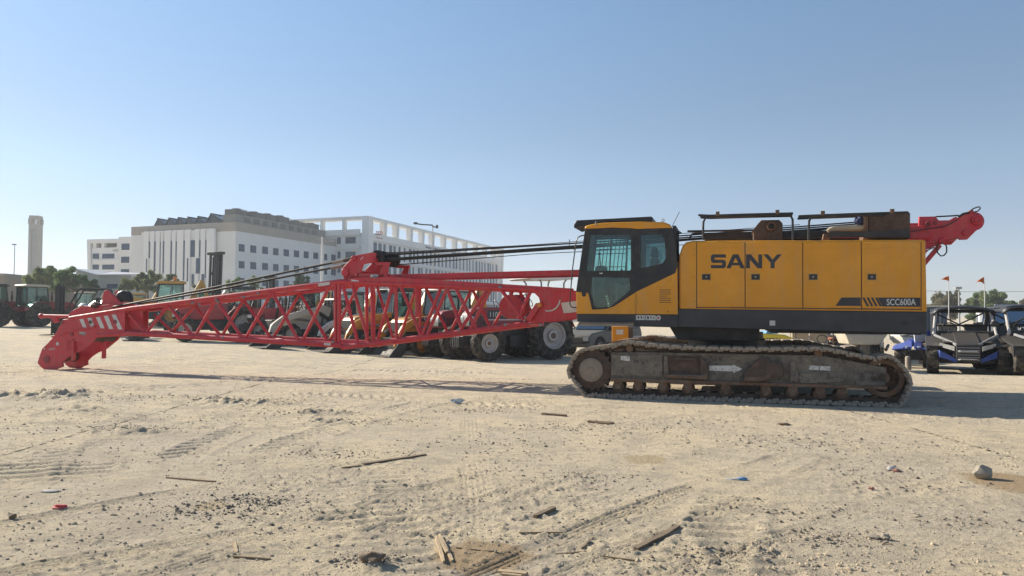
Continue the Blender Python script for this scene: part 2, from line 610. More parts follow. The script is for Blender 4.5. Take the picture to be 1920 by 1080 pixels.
RUTS = [
    (g2(700, 1160), g2(1310, 905), 0.18, 'tyre', 0.052, 0.0112, 0.06),
    (g2(880, 1080), g2(1480, 850), 0.20, 'tyre', 0.052, 0.0127, 0.05),
    (g2(960, 1110), g2(1560, 860), 0.17, 'tyre', 0.052, 0.0119, -0.05),
    (g2(1040, 1140), g2(1800, 880), 0.18, 'tyre', 0.052, 0.0112, -0.1),
    (g2(560, 1080), g2(1150, 870), 0.15, 'tyre', 0.052, 0.0104, 0.0),
    (g2(300, 1070), g2(900, 890), 0.18, 'tyre', 0.052, 0.0104, 0.05),
    (g2(640, 1010), g2(1000, 905), 0.15, 'tyre', 0.052, 0.0119, 0.0),
    (g2(900, 1020), g2(880, 780), 0.27, 'tyre', 0.052, 0.0053, 0.0),
    (g2(-120, 1010), g2(460, 905), 0.20, 'tyre', 0.052, 0.0134, 0.1),
    (g2(-160, 1110), g2(560, 985), 0.20, 'tyre', 0.052, 0.0134, 0.1),
    (g2(60, 1130), g2(700, 1000), 0.18, 'tyre', 0.052, 0.0119, 0.1),
    (g2(30, 900), g2(175, 770), 0.62, 'cleat', 0.200, 0.0268, 0.1),
    (g2(150, 900), g2(250, 780), 0.50, 'cleat', 0.190, 0.0228, 0.1),
    (g2(330, 860), g2(640, 760), 0.50, 'chevron', 0.210, 0.0228, 0.3),
    (g2(500, 850), g2(860, 745), 0.50, 'chevron', 0.210, 0.0201, 0.3),
    (g2(1300, 1090), g2(1390, 905), 0.50, 'cleat', 0.190, 0.0201, 0.0),
    (g2(1450, 1110), g2(1330, 960), 0.48, 'cleat', 0.180, 0.0201, 0.0),
    (g2(760, 1130), g2(720, 890), 0.46, 'cleat', 0.180, 0.0188, 0.0),
    (g2(640, 1090), g2(650, 900), 0.42, 'cleat', 0.170, 0.0174, 0.0),
    (g2(0, 745), g2(420, 720), 0.60, 'chevron', 0.220, 0.0301, 0.0),
    (g2(420, 730), g2(1020, 765), 0.60, 'chevron', 0.220, 0.0235, 0.0),
    (g2(-40, 702), g2(620, 678), 0.50, 'chevron', 0.220, 0.0301, 0.2),
    (g2(200, 668), g2(1000, 700), 0.60, 'chevron', 0.220, 0.0301, 0.0),
    (g2(1230, 1010), g2(1090, 860), 0.40, 'chevron', 0.180, 0.0060, 0.0),
]
HEAPS = [g2(235, 808) + (0.45, 0.035), g2(270, 815) + (0.3, 0.03), g2(590, 775) + (0.4, 0.07), g2(460, 755) + (0.7, 0.06),
         g2(695, 1062) + (0.10, 0.05), g2(40, 742) + (1.0, 0.06), g2(140, 742) + (0.8, 0.05), g2(1110, 765) + (0.5, 0.03),
         g2(150, 770) + (0.5, 0.05), g2(360, 752) + (0.5, 0.05), g2(620, 790) + (0.4, 0.05)]

def axis_pts(core0, core1, step, far0, far1, grow=1.18):
    a = list(np.arange(core0, core1 + 1e-6, step))
    d, p = step, a[-1]
    while p < far1:
        d *= grow
        p += d
        a.append(p)
    d, p, pre = step, a[0], []
    while p > far0:
        d *= grow
        p -= d
        pre.append(p)
    return np.array(pre[::-1] + a)

xs = axis_pts(-5.2, 5.2, 0.016, -13.0, 11.0, 1.0)
xs = xs[(xs > -5.3) & (xs < 5.3)]
_side = np.arange(0.034, 8.0, 0.034)
_far = axis_pts(0.0, 0.04, 0.04, 0, 1500, 1.14)[1:]
xs = np.concatenate([(-5.2 - _side[-1] - _far)[::-1], (-5.2 - _side)[::-1], xs, 5.2 + _side, 5.2 + _side[-1] + _far])
ys = [3.0]
while ys[-1] < 34:
    ys.append(ys[-1] + max(0.014, 0.0046 * ys[-1] * max(1.0, ys[-1] / 10)))
d = ys[-1] - ys[-2]
while ys[-1] < 3500:
    d *= 1.15
    ys.append(ys[-1] + d)
pre, d = [], 0.03
p = 3.0
while p > -60:
    d *= 1.3
    p -= d
    pre.append(p)
ys = np.array(pre[::-1] + ys)
X, Y = np.meshgrid(xs, ys)
edge = nstep(-16, -12.5, X) * (1 - nstep(10.5, 14, X))
Z = gz_np(X, Y) + detail(X, Y) * (0.35 + 0.65 * edge)
nx, ny = len(xs), len(ys)
co = np.stack([X, Y, Z], -1).reshape(-1, 3).astype(np.float32)
idx = np.arange(nx * ny).reshape(ny, nx)
quads = np.stack([idx[:-1, :-1], idx[:-1, 1:], idx[1:, 1:], idx[1:, :-1]], -1).reshape(-1, 4).astype(np.int32)
gm = bpy.data.meshes.new('ground')
gm.vertices.add(len(co))
gm.vertices.foreach_set('co', co.ravel())
gm.loops.add(quads.size)
gm.loops.foreach_set('vertex_index', quads.ravel())
gm.polygons.add(len(quads))
gm.polygons.foreach_set('loop_start', np.arange(0, quads.size, 4, dtype=np.int32))
gm.polygons.foreach_set('use_smooth', np.ones(len(quads), dtype=bool))
gm.update(calc_edges=True)
gm.validate()
ground_ob = bpy.data.objects.new('ground', gm)
COL.objects.link(ground_ob)
tag(ground_ob, 'pale sandy gravel lot with tyre prints and scattered clods', 'ground', kind='structure')

gmat, nt, bs = nodes_of('sandy_ground')
big = noise_fac(nt, 0.42, 0.44, 0.58, 7, 0.65)
c = mixc(nt, big, (0.76, 0.635, 0.445), (0.66, 0.565, 0.435))
c = mixc(nt, noise_fac(nt, 1.6, 0.48, 0.62, 7, 0.7), c, (0.55, 0.47, 0.36))
c = mixc(nt, noise_fac(nt, 0.9, 0.60, 0.72, 5, 0.6, (1, 2.2, 1)), c, (0.78, 0.645, 0.45))
c = mixc(nt, noise_fac(nt, 30.0, 0.56, 0.64, 5, 0.7), c, (0.36, 0.305, 0.24))
c = mixc(nt, noise_fac(nt, 75.0, 0.57, 0.66, 3, 0.7), c, (0.70, 0.59, 0.44))
c = mixc(nt, noise_fac(nt, 5.5, 0.52, 0.60, 6, 0.72, (1, 1.6, 1)), c, (0.54, 0.46, 0.355))
def stain(nt, c, px, py, r, col, sq=1.0):
    p = ground(px, py)
    tc = nt.nodes.new('ShaderNodeTexCoord')
    mp = nd(nt, 'ShaderNodeMapping')
    mp.inputs['Location'].default_value = (-p.x, -p.y * sq, 0)
    mp.inputs['Scale'].default_value = (1, sq, 0)
    nt.links.new(tc.outputs['Object'], mp.inputs[0])
    ln = nd(nt, 'ShaderNodeVectorMath', operation='LENGTH')
    nt.links.new(mp.outputs[0], ln.inputs[0])
    nz = noise_fac(nt, 5.0, 0.2, 0.8, 5)
    ml = nd(nt, 'ShaderNodeMath', operation='MULTIPLY_ADD', i_1=r * 0.7, i_2=-r * 0.35)
    nt.links.new(nz, ml.inputs[0])
    ad = nd(nt, 'ShaderNodeMath', operation='ADD')
    nt.links.new(ln.outputs['Value'], ad.inputs[0])
    nt.links.new(ml.outputs[0], ad.inputs[1])
    mr = nd(nt, 'ShaderNodeMapRange', i_1=r, i_2=r * 0.75, i_3=0.0, i_4=0.75)
    nt.links.new(ad.outputs[0], mr.inputs[0])
    return mixc(nt, mr.outputs[0], c, col)
c = stain(nt, c, 905, 1042, 0.36, (0.40, 0.28, 0.16))
c = stain(nt, c, 1905, 905, 0.42, (0.42, 0.29, 0.16), 0.8)
c = stain(nt, c, 1210, 862, 0.25, (0.48, 0.38, 0.23))
c = stain(nt, c, 395, 950, 0.14, (0.52, 0.41, 0.26))
nt.links.new(c, bs.inputs['Base Color'])
bs.inputs['Roughness'].default_value = 0.95
bs.inputs['Specular IOR Level'].default_value = 0.15
b1 = nd(nt, 'ShaderNodeBump', i_Strength=0.9, i_Distance=0.035)
nt.links.new(noise_fac(nt, 30.0, 0.25, 0.75, 8, 0.78), b1.inputs['Height'])
nt.links.new(b1.outputs[0], bs.inputs['Normal'])
gm.materials.append(gmat)

# loose gravel and clods: nobody could count them
rng = np.random.default_rng(5)
ICO = bmesh.new()
bmesh.ops.create_icosphere(ICO, subdivisions=1, radius=1.0)
ICOV = np.array([v.co[:] for v in ICO.verts])
ICOF = [tuple(v.index for v in f.verts) for f in ICO.faces]
ICO.free()

def scatter(name, label, mat, n, ymin, ymax, smin, smax, seed, clump, spots=None):
    rg = np.random.default_rng(seed)
    N = n * 6
    y = ymin * (ymax / ymin) ** rg.random(N)
    x = (rg.random(N) - 0.5) * 2 * (0.72 * y + 0.5)
    keep = rg.random(N) < np.clip(0.22 + 2.4 * fbm(x, y, 0.5, clump, 3), 0.04, 1)
    x, y = x[keep][:n], y[keep][:n]
    if spots:
        k = rg.integers(0, len(spots), n)
        sp = np.array(spots)[k]
        x, y = sp[:, 0] + rg.normal(0, 1, n) * sp[:, 2], sp[:, 1] + rg.normal(0, 1, n) * sp[:, 3]
    n = len(x)
    s = smin * (smax / smin) ** (rg.random(n) ** 4.5)
    z = gz_np(x, y) + detail(x, y) + s * 0.2
    a = rg.random(n) * 6.28
    k = len(ICOV)
    v = ICOV[None] * (0.75 + 0.5 * rg.random((n, k, 1))) * (s[:, None] * (0.6 + 0.8 * rg.random((n, 3))) * np.array([1, 1, 0.7]))[:, None, :]
    ca, sa = np.cos(a)[:, None], np.sin(a)[:, None]
    vx, vy = v[..., 0] * ca - v[..., 1] * sa, v[..., 0] * sa + v[..., 1] * ca
    co = np.stack([vx + x[:, None], vy + y[:, None], v[..., 2] + z[:, None]], -1).reshape(-1, 3)
    f = (np.array(ICOF)[None] + (np.arange(n) * k)[:, None, None]).reshape(-1, 3)
    me = bpy.data.meshes.new(name)
    me.from_pydata(co.tolist(), [], f.tolist())
    me.materials.append(M[mat])
    ob = bpy.data.objects.new(name, me)
    COL.objects.link(ob)
    tag(ob, label, 'gravel', kind='stuff')
M['pebble'] = paint('pebble_grey', (0.46, 0.39, 0.30), 0.9, dust=0.25, dark=0.6, scale=0.9)
M['clod'] = paint('sandy_clod', (0.58, 0.47, 0.33), 0.95, dust=0.3, dark=0.65, scale=0.9)
scatter('gravel', 'loose grey pebbles strewn over the sandy lot', 'pebble', 22000, 3.6, 22, 0.0025, 0.014, 1, 61)
scatter('sand_clods', 'dry sandy clods broken up by passing wheels', 'clod', 16000, 3.6, 22, 0.003, 0.017, 2, 63)
M['pebble_dark'] = paint('dark_churned_gravel', (0.24, 0.20, 0.155), 0.95, dust=0.15, dark=0.6, scale=0.9)
SPOTS = [g2(px, py) + (sx, sy) for px, py, sx, sy in (
    (590, 775, .40, .16), (240, 806, .45, .14), (455, 755, .5, .2), (720, 790, .5, .25), (180, 750, .6, .25), (60, 742, .9, .2), (930, 830, .45, .35),
    (1060, 800, .5, .3), (1250, 800, .6, .3), (1450, 830, .6, .35), (700, 1050, .12, .06), (390, 960, .3, .12), (480, 940, .25, .1), (640, 850, .45, .2),
    (1340, 1040, .2, .12), (1480, 960, .4, .2), (1700, 900, .5, .3), (1560, 1010, .25, .12), (880, 770, .5, .2), (330, 745, .5, .2), (1600, 840, .7, .4), (1800, 980, .3, .2), (1100, 900, .35, .2))]
scatter('dark_gravel', 'patches of dark gravel churned up along the wheel prints', 'pebble_dark', 11000, 3.6, 22, 0.003, 0.017, 3, 65, SPOTS)

# ------------------------------------------------------------------ the crawler crane
_p = at(1396, 754, 2085 / 164.0)
C = Thing('crawler_crane', 'yellow and black crawler crane with its red lattice boom lowered to the sand', 'crane', (_p.x, _p.y, 0.0), R(-16.5))
VN, VF = 0.62, 1.55                     # near and far cab walls (local y)
TRACK_W, TRACK_FAR = 0.76, 3.60

def strip(name, mat, parent, a, b, v, w=0.012, th=0.006, th_in=0.004):
    """thin strip lying on the plane local y = v between two pixels"""
    p, q = Vector(C.pl(*a, v)), Vector(C.pl(*b, v))
    d = (q - p).normalized()
    n = Vector((-d.y, d.x)) * w / 2
    return MB().prism([tuple(p - n), tuple(q - n), tuple(q + n), tuple(p + n)], v - th, v + th_in).build(name, mat, parent)

def plate(name, mat, parent, pts, v, th=0.005, th_in=0.02, bevel=0.0, holes=()):
    return MB().prism(C.pls(pts, v), v - th, v + th_in, [C.pls(h, v) for h in holes]).build(name, mat, parent, bevel=bevel)

# --- tracks
TRK = [(1063.5, 701), (1066, 684), (1073, 669), (1085, 657), (1102, 651), (1145, 645.5), (1171, 640), (1190, 640), (1227, 644.5), (1284, 648.5), (1396, 651.5),
       (1511, 650.6), (1541, 650.8), (1567, 654.5), (1605, 662.5), (1639, 668), (1661, 666), (1677, 669), (1692, 681), (1704, 697), (1711, 716), (1706, 738),
       (1689, 755), (1656, 762.5), (1567, 758.8), (1480, 755.5), (1396, 752.6), (1300, 749), (1220, 745.5), (1145, 742.2), (1112, 740), (1094, 734), (1076, 719)]
tp = [Vector(C.pl(a, b, 0.0)) for a, b in TRK]
zlo = min(p.y for p in tp)
tp = [Vector((p.x, max(0.0, p.y if i < 20 or p.y > 0.2 else p.y * 0.15))) for i, p in enumerate(tp)]

def closed_resample(P, n):
    fine = []
    k = len(P)
    for i in range(k):
        p0, p1, p2, p3 = P[i - 1], P[i], P[(i + 1) % k], P[(i + 2) % k]
        for j in range(12):
            t = j / 12
            fine.append(0.5 * ((2 * p1) + (p2 - p0) * t + (2 * p0 - 5 * p1 + 4 * p2 - p3) * t * t + (3 * p1 - p0 - 3 * p2 + p3) * t ** 3))
    L = [0.0]
    for i in range(len(fine)):
        L.append(L[-1] + (fine[(i + 1) % len(fine)] - fine[i]).length)
    out, j = [], 0
    for i in range(n):
        s = L[-1] * i / n
        while L[j + 1] < s:
            j += 1
        t = (s - L[j]) / max(1e-9, L[j + 1] - L[j])
        a, b = fine[j], fine[(j + 1) % len(fine)]
        out.append((a.lerp(b, t), (b - a).normalized()))
    return out, L[-1]

_, peri = closed_resample(tp, 10)
NSH = int(round(peri / 0.205))
shoes, _ = closed_resample(tp, NSH)
pitch = peri / NSH

def shoe_mb(w):
    m = MB()
    h = pitch / 2
    # outward is +z, inward -z; y across the track
    m.prism([(-h + .006, -.012), (-h + .02, 0), (h - .035, 0), (h - .012, -.014), (h - .012, -.045), (-h + .006, -.045)], 0.0, w)
    for (a, b) in ((0.03, 0.16), (w - 0.16, w - 0.03)):
        m.cyl((h - .005, a, -.050), (h - .005, b, -.050), 0.034, 9)
        m.cyl((-h + .045, a, -.055), (-h + .045, b, -.055), 0.024, 7)
    m.cyl((h - .03, -.006, -.035), (h - .03, .01, -.035), .016, 7)
    m.box(-h + .03, h - .06, 0.012, w - .012, -.062, -.045)
    m.box(-.03, .03, w * .36, w * .42, -.15, -.045)
    m.box(-.03, .03, w * .58, w * .64, -.15, -.045)
    return m

def shoe_matrix(p, t, y0):
    # track runs clockwise in (x, z): outward is to the left of the tangent
    n = Vector((-t.y, t.x))
    return Matrix(((t.x, 0, n.x, p.x), (0, 1, 0, y0), (t.y, 0, n.y, p.y), (0, 0, 0, 1)))

FRAME = [(1143, 661), (1240, 661.5), (1400, 664.5), (1541, 667), (1600, 678), (1665, 690), (1667, 712), (1663, 731), (1390, 722), (1143, 711)]

def make_track(y0, detailed):
    ctr, q = C.pl(1107, 694, 0.0), C.pl(1660, 710, 0.0)
    sgn = 1
    inner = MB()
    lp = [(p - Vector((-t.y, t.x)) * 0.085) for p, t in shoes]
    for yy in (y0 + .22, y0 + .50):
        vs = []
        n = len(lp)
        for i, (p, t) in enumerate(shoes):
            nn = Vector((-t.y, t.x))
            for k, yv in ((.045, yy), (.045, yy + .05), (.125, yy + .05), (.125, yy)):
                qd = p - nn * k
                vs.append((qd.x, yv, qd.y))
        fs = []
        for i in range(n):
            a, b = i * 4, ((i + 1) % n) * 4
            fs += [(a + j, a + (j + 1) % 4, b + (j + 1) % 4, b + j) for j in range(4)]
        inner.add(vs, fs)
    if not detailed:
        sm = shoe_mb(TRACK_W)
        for p, t in shoes:
            X4 = shoe_matrix(p, t, y0)
            inner.add([X4 @ Vector(v) for v in sm.v], sm.f)
    tr = inner.build('crawler_track', 'shoe' if not detailed else 'rust_dark', C)
    if detailed:
        first = None
        for p, t in shoes:
            if first is None:
                first = shoe_mb(TRACK_W).build('track_shoe', 'shoe', tr)
                o = first
            else:
                o = first.copy()
                COL.objects.link(o)
            o.parent = tr
            o.matrix_local = shoe_matrix(p, t, y0)
    # side frame
    f = MB().prism(C.pls(FRAME, 0.0), y0 + .12, y0 + .64)
    fr = f.build('track_frame', 'frame', tr, bevel=.012)
    z = MB()
    a, b = C.pl(1143, 709, 0), C.pl(1665, 727, 0)
    z.prism(C.pls([(1143, 709), (1665, 725.5), (1665, 731), (1143, 715.5)], 0), y0 + .06, y0 + .70)
    z.build('frame_flange', 'rust', tr)
    # sprocket
    s = MB()
    s.lathe((ctr[0], y0, ctr[1]), (0, 1, 0), [(0, .10), (.20, .10), (.30, .13), (.355, .14), (.355, .20), (.30, .22), (.30, .52), (.355, .54), (.355, .60), (0, .60)], 40)
    for i in range(20):
        an = 2 * pi * i / 20
        for yb in (y0 + .13, y0 + .54):
            s.beam((ctr[0] + .33 * cos(an), yb + .03, ctr[1] + .33 * sin(an)), (ctr[0] + .395 * cos(an), yb + .03, ctr[1] + .395 * sin(an)), .05, .05, (0, 1, 0))
    s.build('sprocket', 'rust_dark', tr)
    h = MB()
    h.lathe((ctr[0], y0, ctr[1]), (0, 1, 0), [(0, .02), (.05, .02), (.06, .035), (.19, .035), (.205, .045), (.215, .045), (.215, .11)], 40)
    for i in range(18):
        an = 2 * pi * i / 18
        h.cyl((ctr[0] + .19 * cos(an), y0 + .02, ctr[1] + .19 * sin(an)), (ctr[0] + .19 * cos(an), y0 + .05, ctr[1] + .19 * sin(an)), .013, 6)
    h.build('drive_hub', 'hub', tr)
    # idler wheel with spokes and openings
    w = MB()
    w.lathe((q[0], y0, q[1]), (0, 1, 0), [(.235, .14), (.31, .14), (.325, .16), (.325, .22), (.30, .24), (.30, .50), (.325, .52), (.325, .60), (.235, .60), (.235, .14)], 40)
    w.lathe((q[0], y0, q[1]), (0, 1, 0), [(0, .12), (.085, .12), (.10, .15), (.10, .60), (0, .60)], 20)
    for i in range(7):
        an = 2 * pi * i / 7 + .3
        w.beam((q[0] + .08 * cos(an), y0 + .36, q[1] + .08 * sin(an)), (q[0] + .26 * cos(an), y0 + .36, q[1] + .26 * sin(an)), .16, .075, (0, 1, 0))
    w.build('idler_wheel', 'rust', tr)
    # rollers
    for px, py in ((1157, 722), (1195, 724), (1242, 726), (1289, 729), (1361, 732), (1436, 734), (1487, 736), (1539, 739), (1581, 741)):
        x, zz = C.pl(px, py, 0.0)
        r = MB()
        r.box(x - .075, x + .075, y0 + .09, y0 + .19, zz - .03, zz + .10)
        r.lathe((x, y0, zz - .03), (0, 1, 0), [(0, .075), (.05, .075), (.065, .10), (.065, .16), (.105, .17), (.105, .25), (.08, .26), (.08, .44), (.105, .45), (.105, .53), (.065, .54), (.065, .62), (0, .62)], 18)
        r.build('track_roller', 'rust', tr)
    for px, py in ((1178, 654), (1536, 663)):
        x, zz = C.pl(px, py, 0.0)
        MB().cyl((x, y0 + .12, zz), (x, y0 + .62, zz), .065, 16).box(x - .06, x + .06, y0 + .2, y0 + .5, zz - .12, zz).build('carrier_roller', 'rust', tr)
    return tr, fr

trk, trf = make_track(0.0, True)
make_track(TRACK_FAR, False)
# fittings on the near track frame
v = 0.12
plate('frame_bracket', 'rust_dark', trk, [(1395, 705), (1396, 698), (1423, 671.5), (1440, 671), (1444, 678), (1466, 679), (1469, 706), (1443, 707), (1430, 713), (1397, 714)], v, .10, .02, .012)
plate('frame_bracket', 'rust', trk, [(1396, 706), (1430, 706), (1441, 700), (1443, 707), (1430, 713.5), (1396, 714.5)], v, .115, -.09, .008)
plate('frame_recess', 'rust_dark', trk, [(1247, 666), (1313, 667), (1313, 701), (1247, 700)], v, .004, .02)
plate('frame_bracket', 'rust', trk, [(1312, 703), (1327, 698), (1327, 710), (1253, 707), (1246, 703), (1256, 702)], v, .09, .02, .01)
plate('frame_bracket', 'frame', trk, [(1245, 667), (1252, 668), (1254, 702), (1245, 703)], v, .05, .02, .008)
plate('frame_bracket', 'rust_dark', trk, [(1313, 667), (1330, 686), (1330, 698), (1313, 703)], v, .06, .02, .008)
plate('frame_bracket', 'rust_dark', trk, [(1262, 670), (1306, 671), (1306, 676), (1262, 675)], v, .05, .02, .006)
plate('frame_bracket', 'rust', trk, [(1282, 702), (1326, 703), (1326, 711), (1282, 709)], v, .12, -.08, .006)
plate('frame_bracket', 'frame', trk, [(1481, 676), (1489, 676), (1497, 700), (1497, 716), (1481, 716)], v, .05, .02, .01)
plate('frame_panel', 'frame', trk, [(1500, 698), (1590, 697), (1586, 717), (1502, 720), (1494, 708)], v, .03, .02, .02)
plate('frame_panel', 'frame', trk, [(1604, 714), (1660, 716), (1660, 724), (1604, 723)], v, .03, .02, .012)
plate('frame_panel', 'rust_dark', trk, [(1633, 706), (1648, 706), (1648, 711), (1633, 711)], v, .02, .02, .008)
plate('frame_panel', 'frame', trk, [(1146, 664), (1243, 664.5), (1243, 706), (1146, 704)], v, .022, .02, .012)
plate('direction_arrow', 'scraped', trk, [(1328.7, 685.5), (1374, 685.5), (1374, 683.5), (1392, 692), (1375, 700), (1375, 696.5), (1328.7, 694.5)], v, .004)
plate('warning_sticker', 'scraped', trk, [(1517, 685), (1536, 686), (1535, 694), (1517, 693)], v, .004)
plate('warning_sticker', 'scraped', trk, [(1537, 686), (1557, 687), (1556, 695), (1537, 694)], v, .004)
plate('warning_sticker', 'scraped', trk, [(1164, 667.5), (1181, 667.5), (1181, 677), (1164, 675)], v, .028, -.02)
# --- car body and slewing ring
x0, x1 = C.pl(1230, 700, 2.1)[0], C.pl(1560, 700, 2.1)[0]
xm = C.pl(1362, 640, 2.1)[0]
cb = MB()
cb.box(xm - .95, xm + .95, .76, 3.6, .38, .72)
cb.box(xm - 1.25, xm + 1.25, 1.2, 3.16, .40, .86)
cb.prism([(xm - .55, .35), (xm + .55, .35), (xm + .7, .78), (xm - .7, .78)], .62, 3.74)
car = cb.build('carbody', 'rust_dark', C, bevel=.02)
sl = MB()
sl.cyl((xm, 2.15, .84), (xm, 2.15, 1.0), .74, 40)
sl.cyl((xm, 2.15, .98), (xm, 2.15, 1.16), .70, 40)
for i in range(40):
    a = 2 * pi * i / 40
    sl.cyl((xm + .72 * cos(a), 2.15 + .72 * sin(a), .99), (xm + .72 * cos(a), 2.15 + .72 * sin(a), 1.03), .018, 6)
sl.build('slewing_ring', 'black', C)

# --- revolving deck
dk = MB()
dk.prism(C.pls([(1271, 579), (1738.5, 585), (1738.5, 627), (1660, 624), (1271, 613.5)], .64), .64, 3.72)
deck = dk.build('revolving_deck', 'charcoal', C, bevel=.012)
dk = MB()
dk.prism(C.pls([(1081, 588.5), (1271, 590), (1271, 614), (1187, 612), (1187, 604), (1082, 603.5)], .63), .63, 1.62)
dk.build('cab_base', 'charcoal', C, bevel=.01)
ub = MB()
ub.prism(C.pls([(1255, 612), (1425, 616), (1420, 640), (1270, 637)], 1.1), 1.1, 2.9)
ub.prism(C.pls([(1445, 615), (1730, 621), (1728, 628), (1445, 624)], 1.0), 1.0, 3.4)
ub.build('deck_frame', 'black', C, bevel=.01)
plate('oval_slot', 'black', deck, [(1697 + 9 * cos(a / 16 * 2 * pi), 606 + 3.6 * sin(a / 16 * 2 * pi)) for a in range(16)], .64, .004)
plate('inspection_sticker', 'decal', deck, [(1443, 601), (1453.5, 601), (1453.5, 610.5), (1443, 610.5)], .64, .004)
plate('pictogram_sticker', 'decal', deck, [(1192.5, 591), (1210, 591), (1210, 600), (1192.5, 600)], .63, .004)
plate('pictogram_sticker', 'decal', deck, [(1211, 591), (1229.5, 591.3), (1229.5, 600.5), (1211, 600)], .63, .004)
plate('round_sticker', 'decal', deck, [(1234.5 + 4.6 * cos(a / 14 * 2 * pi), 596 + 4.8 * sin(a / 14 * 2 * pi)) for a in range(14)], .63, .004)
plate('round_sticker', 'redplastic', deck, [(1234.5 + 2.0 * cos(a / 10 * 2 * pi), 596 + 2.2 * sin(a / 10 * 2 * pi)) for a in range(10)], .63, .007)
for (a, b, c_, d_) in ((1195, 593, 1199, 598), (1201, 592.5, 1204, 598.5), (1206, 594, 1208.5, 598), (1213, 593, 1217, 599), (1219, 593, 1222, 598), (1224, 594, 1227, 598)):
    plate('pictogram', 'blackplastic', deck, [(a, b), (c_, b + 1), (c_ - 1, d_), (a + 1, d_ - 1)], .63, .006)
stp = MB()
sx0, sz0 = C.pl(1084, 609, .40)
sx1, _ = C.pl(1187, 609, .40)
stp.box(sx0, sx1, .40, .63, sz0 - .02, sz0 + .015)
n = 26
for i in range(n):
    xx = sx0 + (sx1 - sx0) * (i + .5) / n
    stp.prism([(xx - .016, sz0 + .014), (xx, sz0 + .05), (xx + .016, sz0 + .014)], .40, .63)
stp.build('step_plate', 'hub', C)

# --- engine cover with its four doors
ec = MB()
ec.prism(C.pls([(1273, 581), (1273.5, 478), (1279, 462), (1286, 454), (1300, 451), (1736, 449.3), (1738.6, 586.5)], .66), .66, 1.55)
cov = ec.build('engine_cover', 'yellow', C, bevel=.035)
fc = MB()
fc.prism(C.pls([(1283, 579), (1283, 470), (1300, 456), (1730, 455), (1732, 585)], .66), 2.95, 3.70)
fc.build('engine_cover', 'yellow', C, bevel=.035)
mid = MB()
mid.prism(C.pls([(1420, 581), (1420, 470), (1728, 470), (1728, 585)], .66), 1.60, 2.90)
mid.build('machinery_bay', 'rust_dark', C, bevel=.02)

def ylow(px):
    return 575.0 + (px - 1306) * 4.0 / 421
SEAM = [1306, 1397, 1505, 1615, 1727]
for i in range(4):
    a, b = SEAM[i], SEAM[i + 1]
    d = plate('cover_door', 'yellow', cov, [(a + 1.1, 454.3), (b - 1.1, 454.1), (b - 1.1, ylow(b) - 1), (a + 1.1, ylow(a) - 1)], .66, .012, .02, .006)
    strip('door_crease', 'yellow', d, (a + 4, 465), (b - 2, 464.6), .648, .011, .006)
    lx = a + (9.5 if i == 0 else 11)
    fr_ = plate('latch', 'yellow_dull', d, [(lx - .6, 512.3), (lx + 18, 512.3), (lx + 18, 526.3), (lx - .6, 526.3)], .648, .008, .01, .003, [[(lx + .9, 514), (lx + 16.5, 514), (lx + 16.5, 524.6), (lx + .9, 524.6)]])
    q = plate('latch_plate', 'black', d, [(lx + .7, 513.8), (lx + 16.7, 513.8), (lx + 16.7, 524.8), (lx + .7, 524.8)], .648, .003, .01)
    x, z = C.pl(lx + 8.7, 519.2, .642)
    MB().cyl((x, .648, z), (x, .636, z), .016, 12).build('lock', 'steel', d)
for a in SEAM:  # dark strips stand for the shade inside the door gaps
    strip('gap_shade', 'black', cov, (a, 453.5), (a + .3, ylow(a) + (4 if a > 1306 else 2)), .66, .010, .003)
strip('gap_shade', 'black', cov, (1306, 453.5), (1306, 579), .66, .010, .004)
strip('groove', 'rust_dark', cov, (1306, 576.3), (1727, 580.3), .66, .016, .004)
strip('trim_lip', 'yellow', cov, (1306, 578.6), (1727, 583), .66, .012, .010)
for px, py in ((1279, 478), (1301, 478), (1276, 566), (1302, 566), (1301, 468), (1301, 520)):
    x, z = C.pl(px, py, .66)
    MB().cyl((x, .66, z), (x, .652, z), .008, 8).build('bolt', 'rust', cov)
LV = .648
def letters(polys, mat='charcoal'):
    m = MB()
    for p in polys:
        m.prism(C.pls(p, LV), LV - .004, LV + .002)
    return m.build('brand_lettering', mat, cov)
A0, B0 = 477.0, 503.0
h = B0 - A0
t = 6.0
def S_poly(x0, x1):
    m = (A0 + B0) / 2
    o = [(x0 + 3, A0), (x1, A0), (x1, A0 + t), (x0 + 7.5, A0 + t), (x0 + 6.8, A0 + t + 1), (x0 + 6.8, m - t / 2 - .6), (x0 + 7.5, m - t / 2), (x1 - 3.5, m - t / 2), (x1, m - t / 2 + 3.5), (x1, B0 - 3.5), (x1 - 3.5, B0), (x0, B0), (x0, B0 - t),
         (x1 - 7.5, B0 - t), (x1 - 6.8, B0 - t - 1), (x1 - 6.8, m + t / 2 + .6), (x1 - 7.5, m + t / 2), (x0 + 3.5, m + t / 2), (x0, m + t / 2 - 3.5), (x0, A0 + 3)]
    return o
letters([S_poly(1333, 1361)])
letters([[(1362, B0), (1374, A0), (1384.5, A0), (1396.5, B0), (1388.5, B0), (1386, B0 - 5.5), (1372.2, B0 - 5.5), (1370, B0)]])
_am = MB().prism(C.pls([(1379.2, A0 + 6.5), (1384, B0 - 10.5), (1374.6, B0 - 10.5)], LV), LV - .0045, LV - .0035)
_am.build('brand_lettering', 'yellow', cov)
letters([[(1399, B0), (1399, A0), (1408, A0), (1422, B0 - 9), (1422, A0), (1429, A0), (1429, B0), (1420.5, B0), (1406, A0 + 9.5), (1406, B0)]])
letters([[(1431, A0), (1440, A0), (1448.6, A0 + 10), (1457, A0), (1466, A0), (1452.4, A0 + 15.5), (1452.4, B0), (1444.8, B0), (1444.8, A0 + 15.5)]])
letters([[(1566.7, 573.3), (1577.8, 557.8), (1613.8, 557.8), (1613.8, 573.8)]])
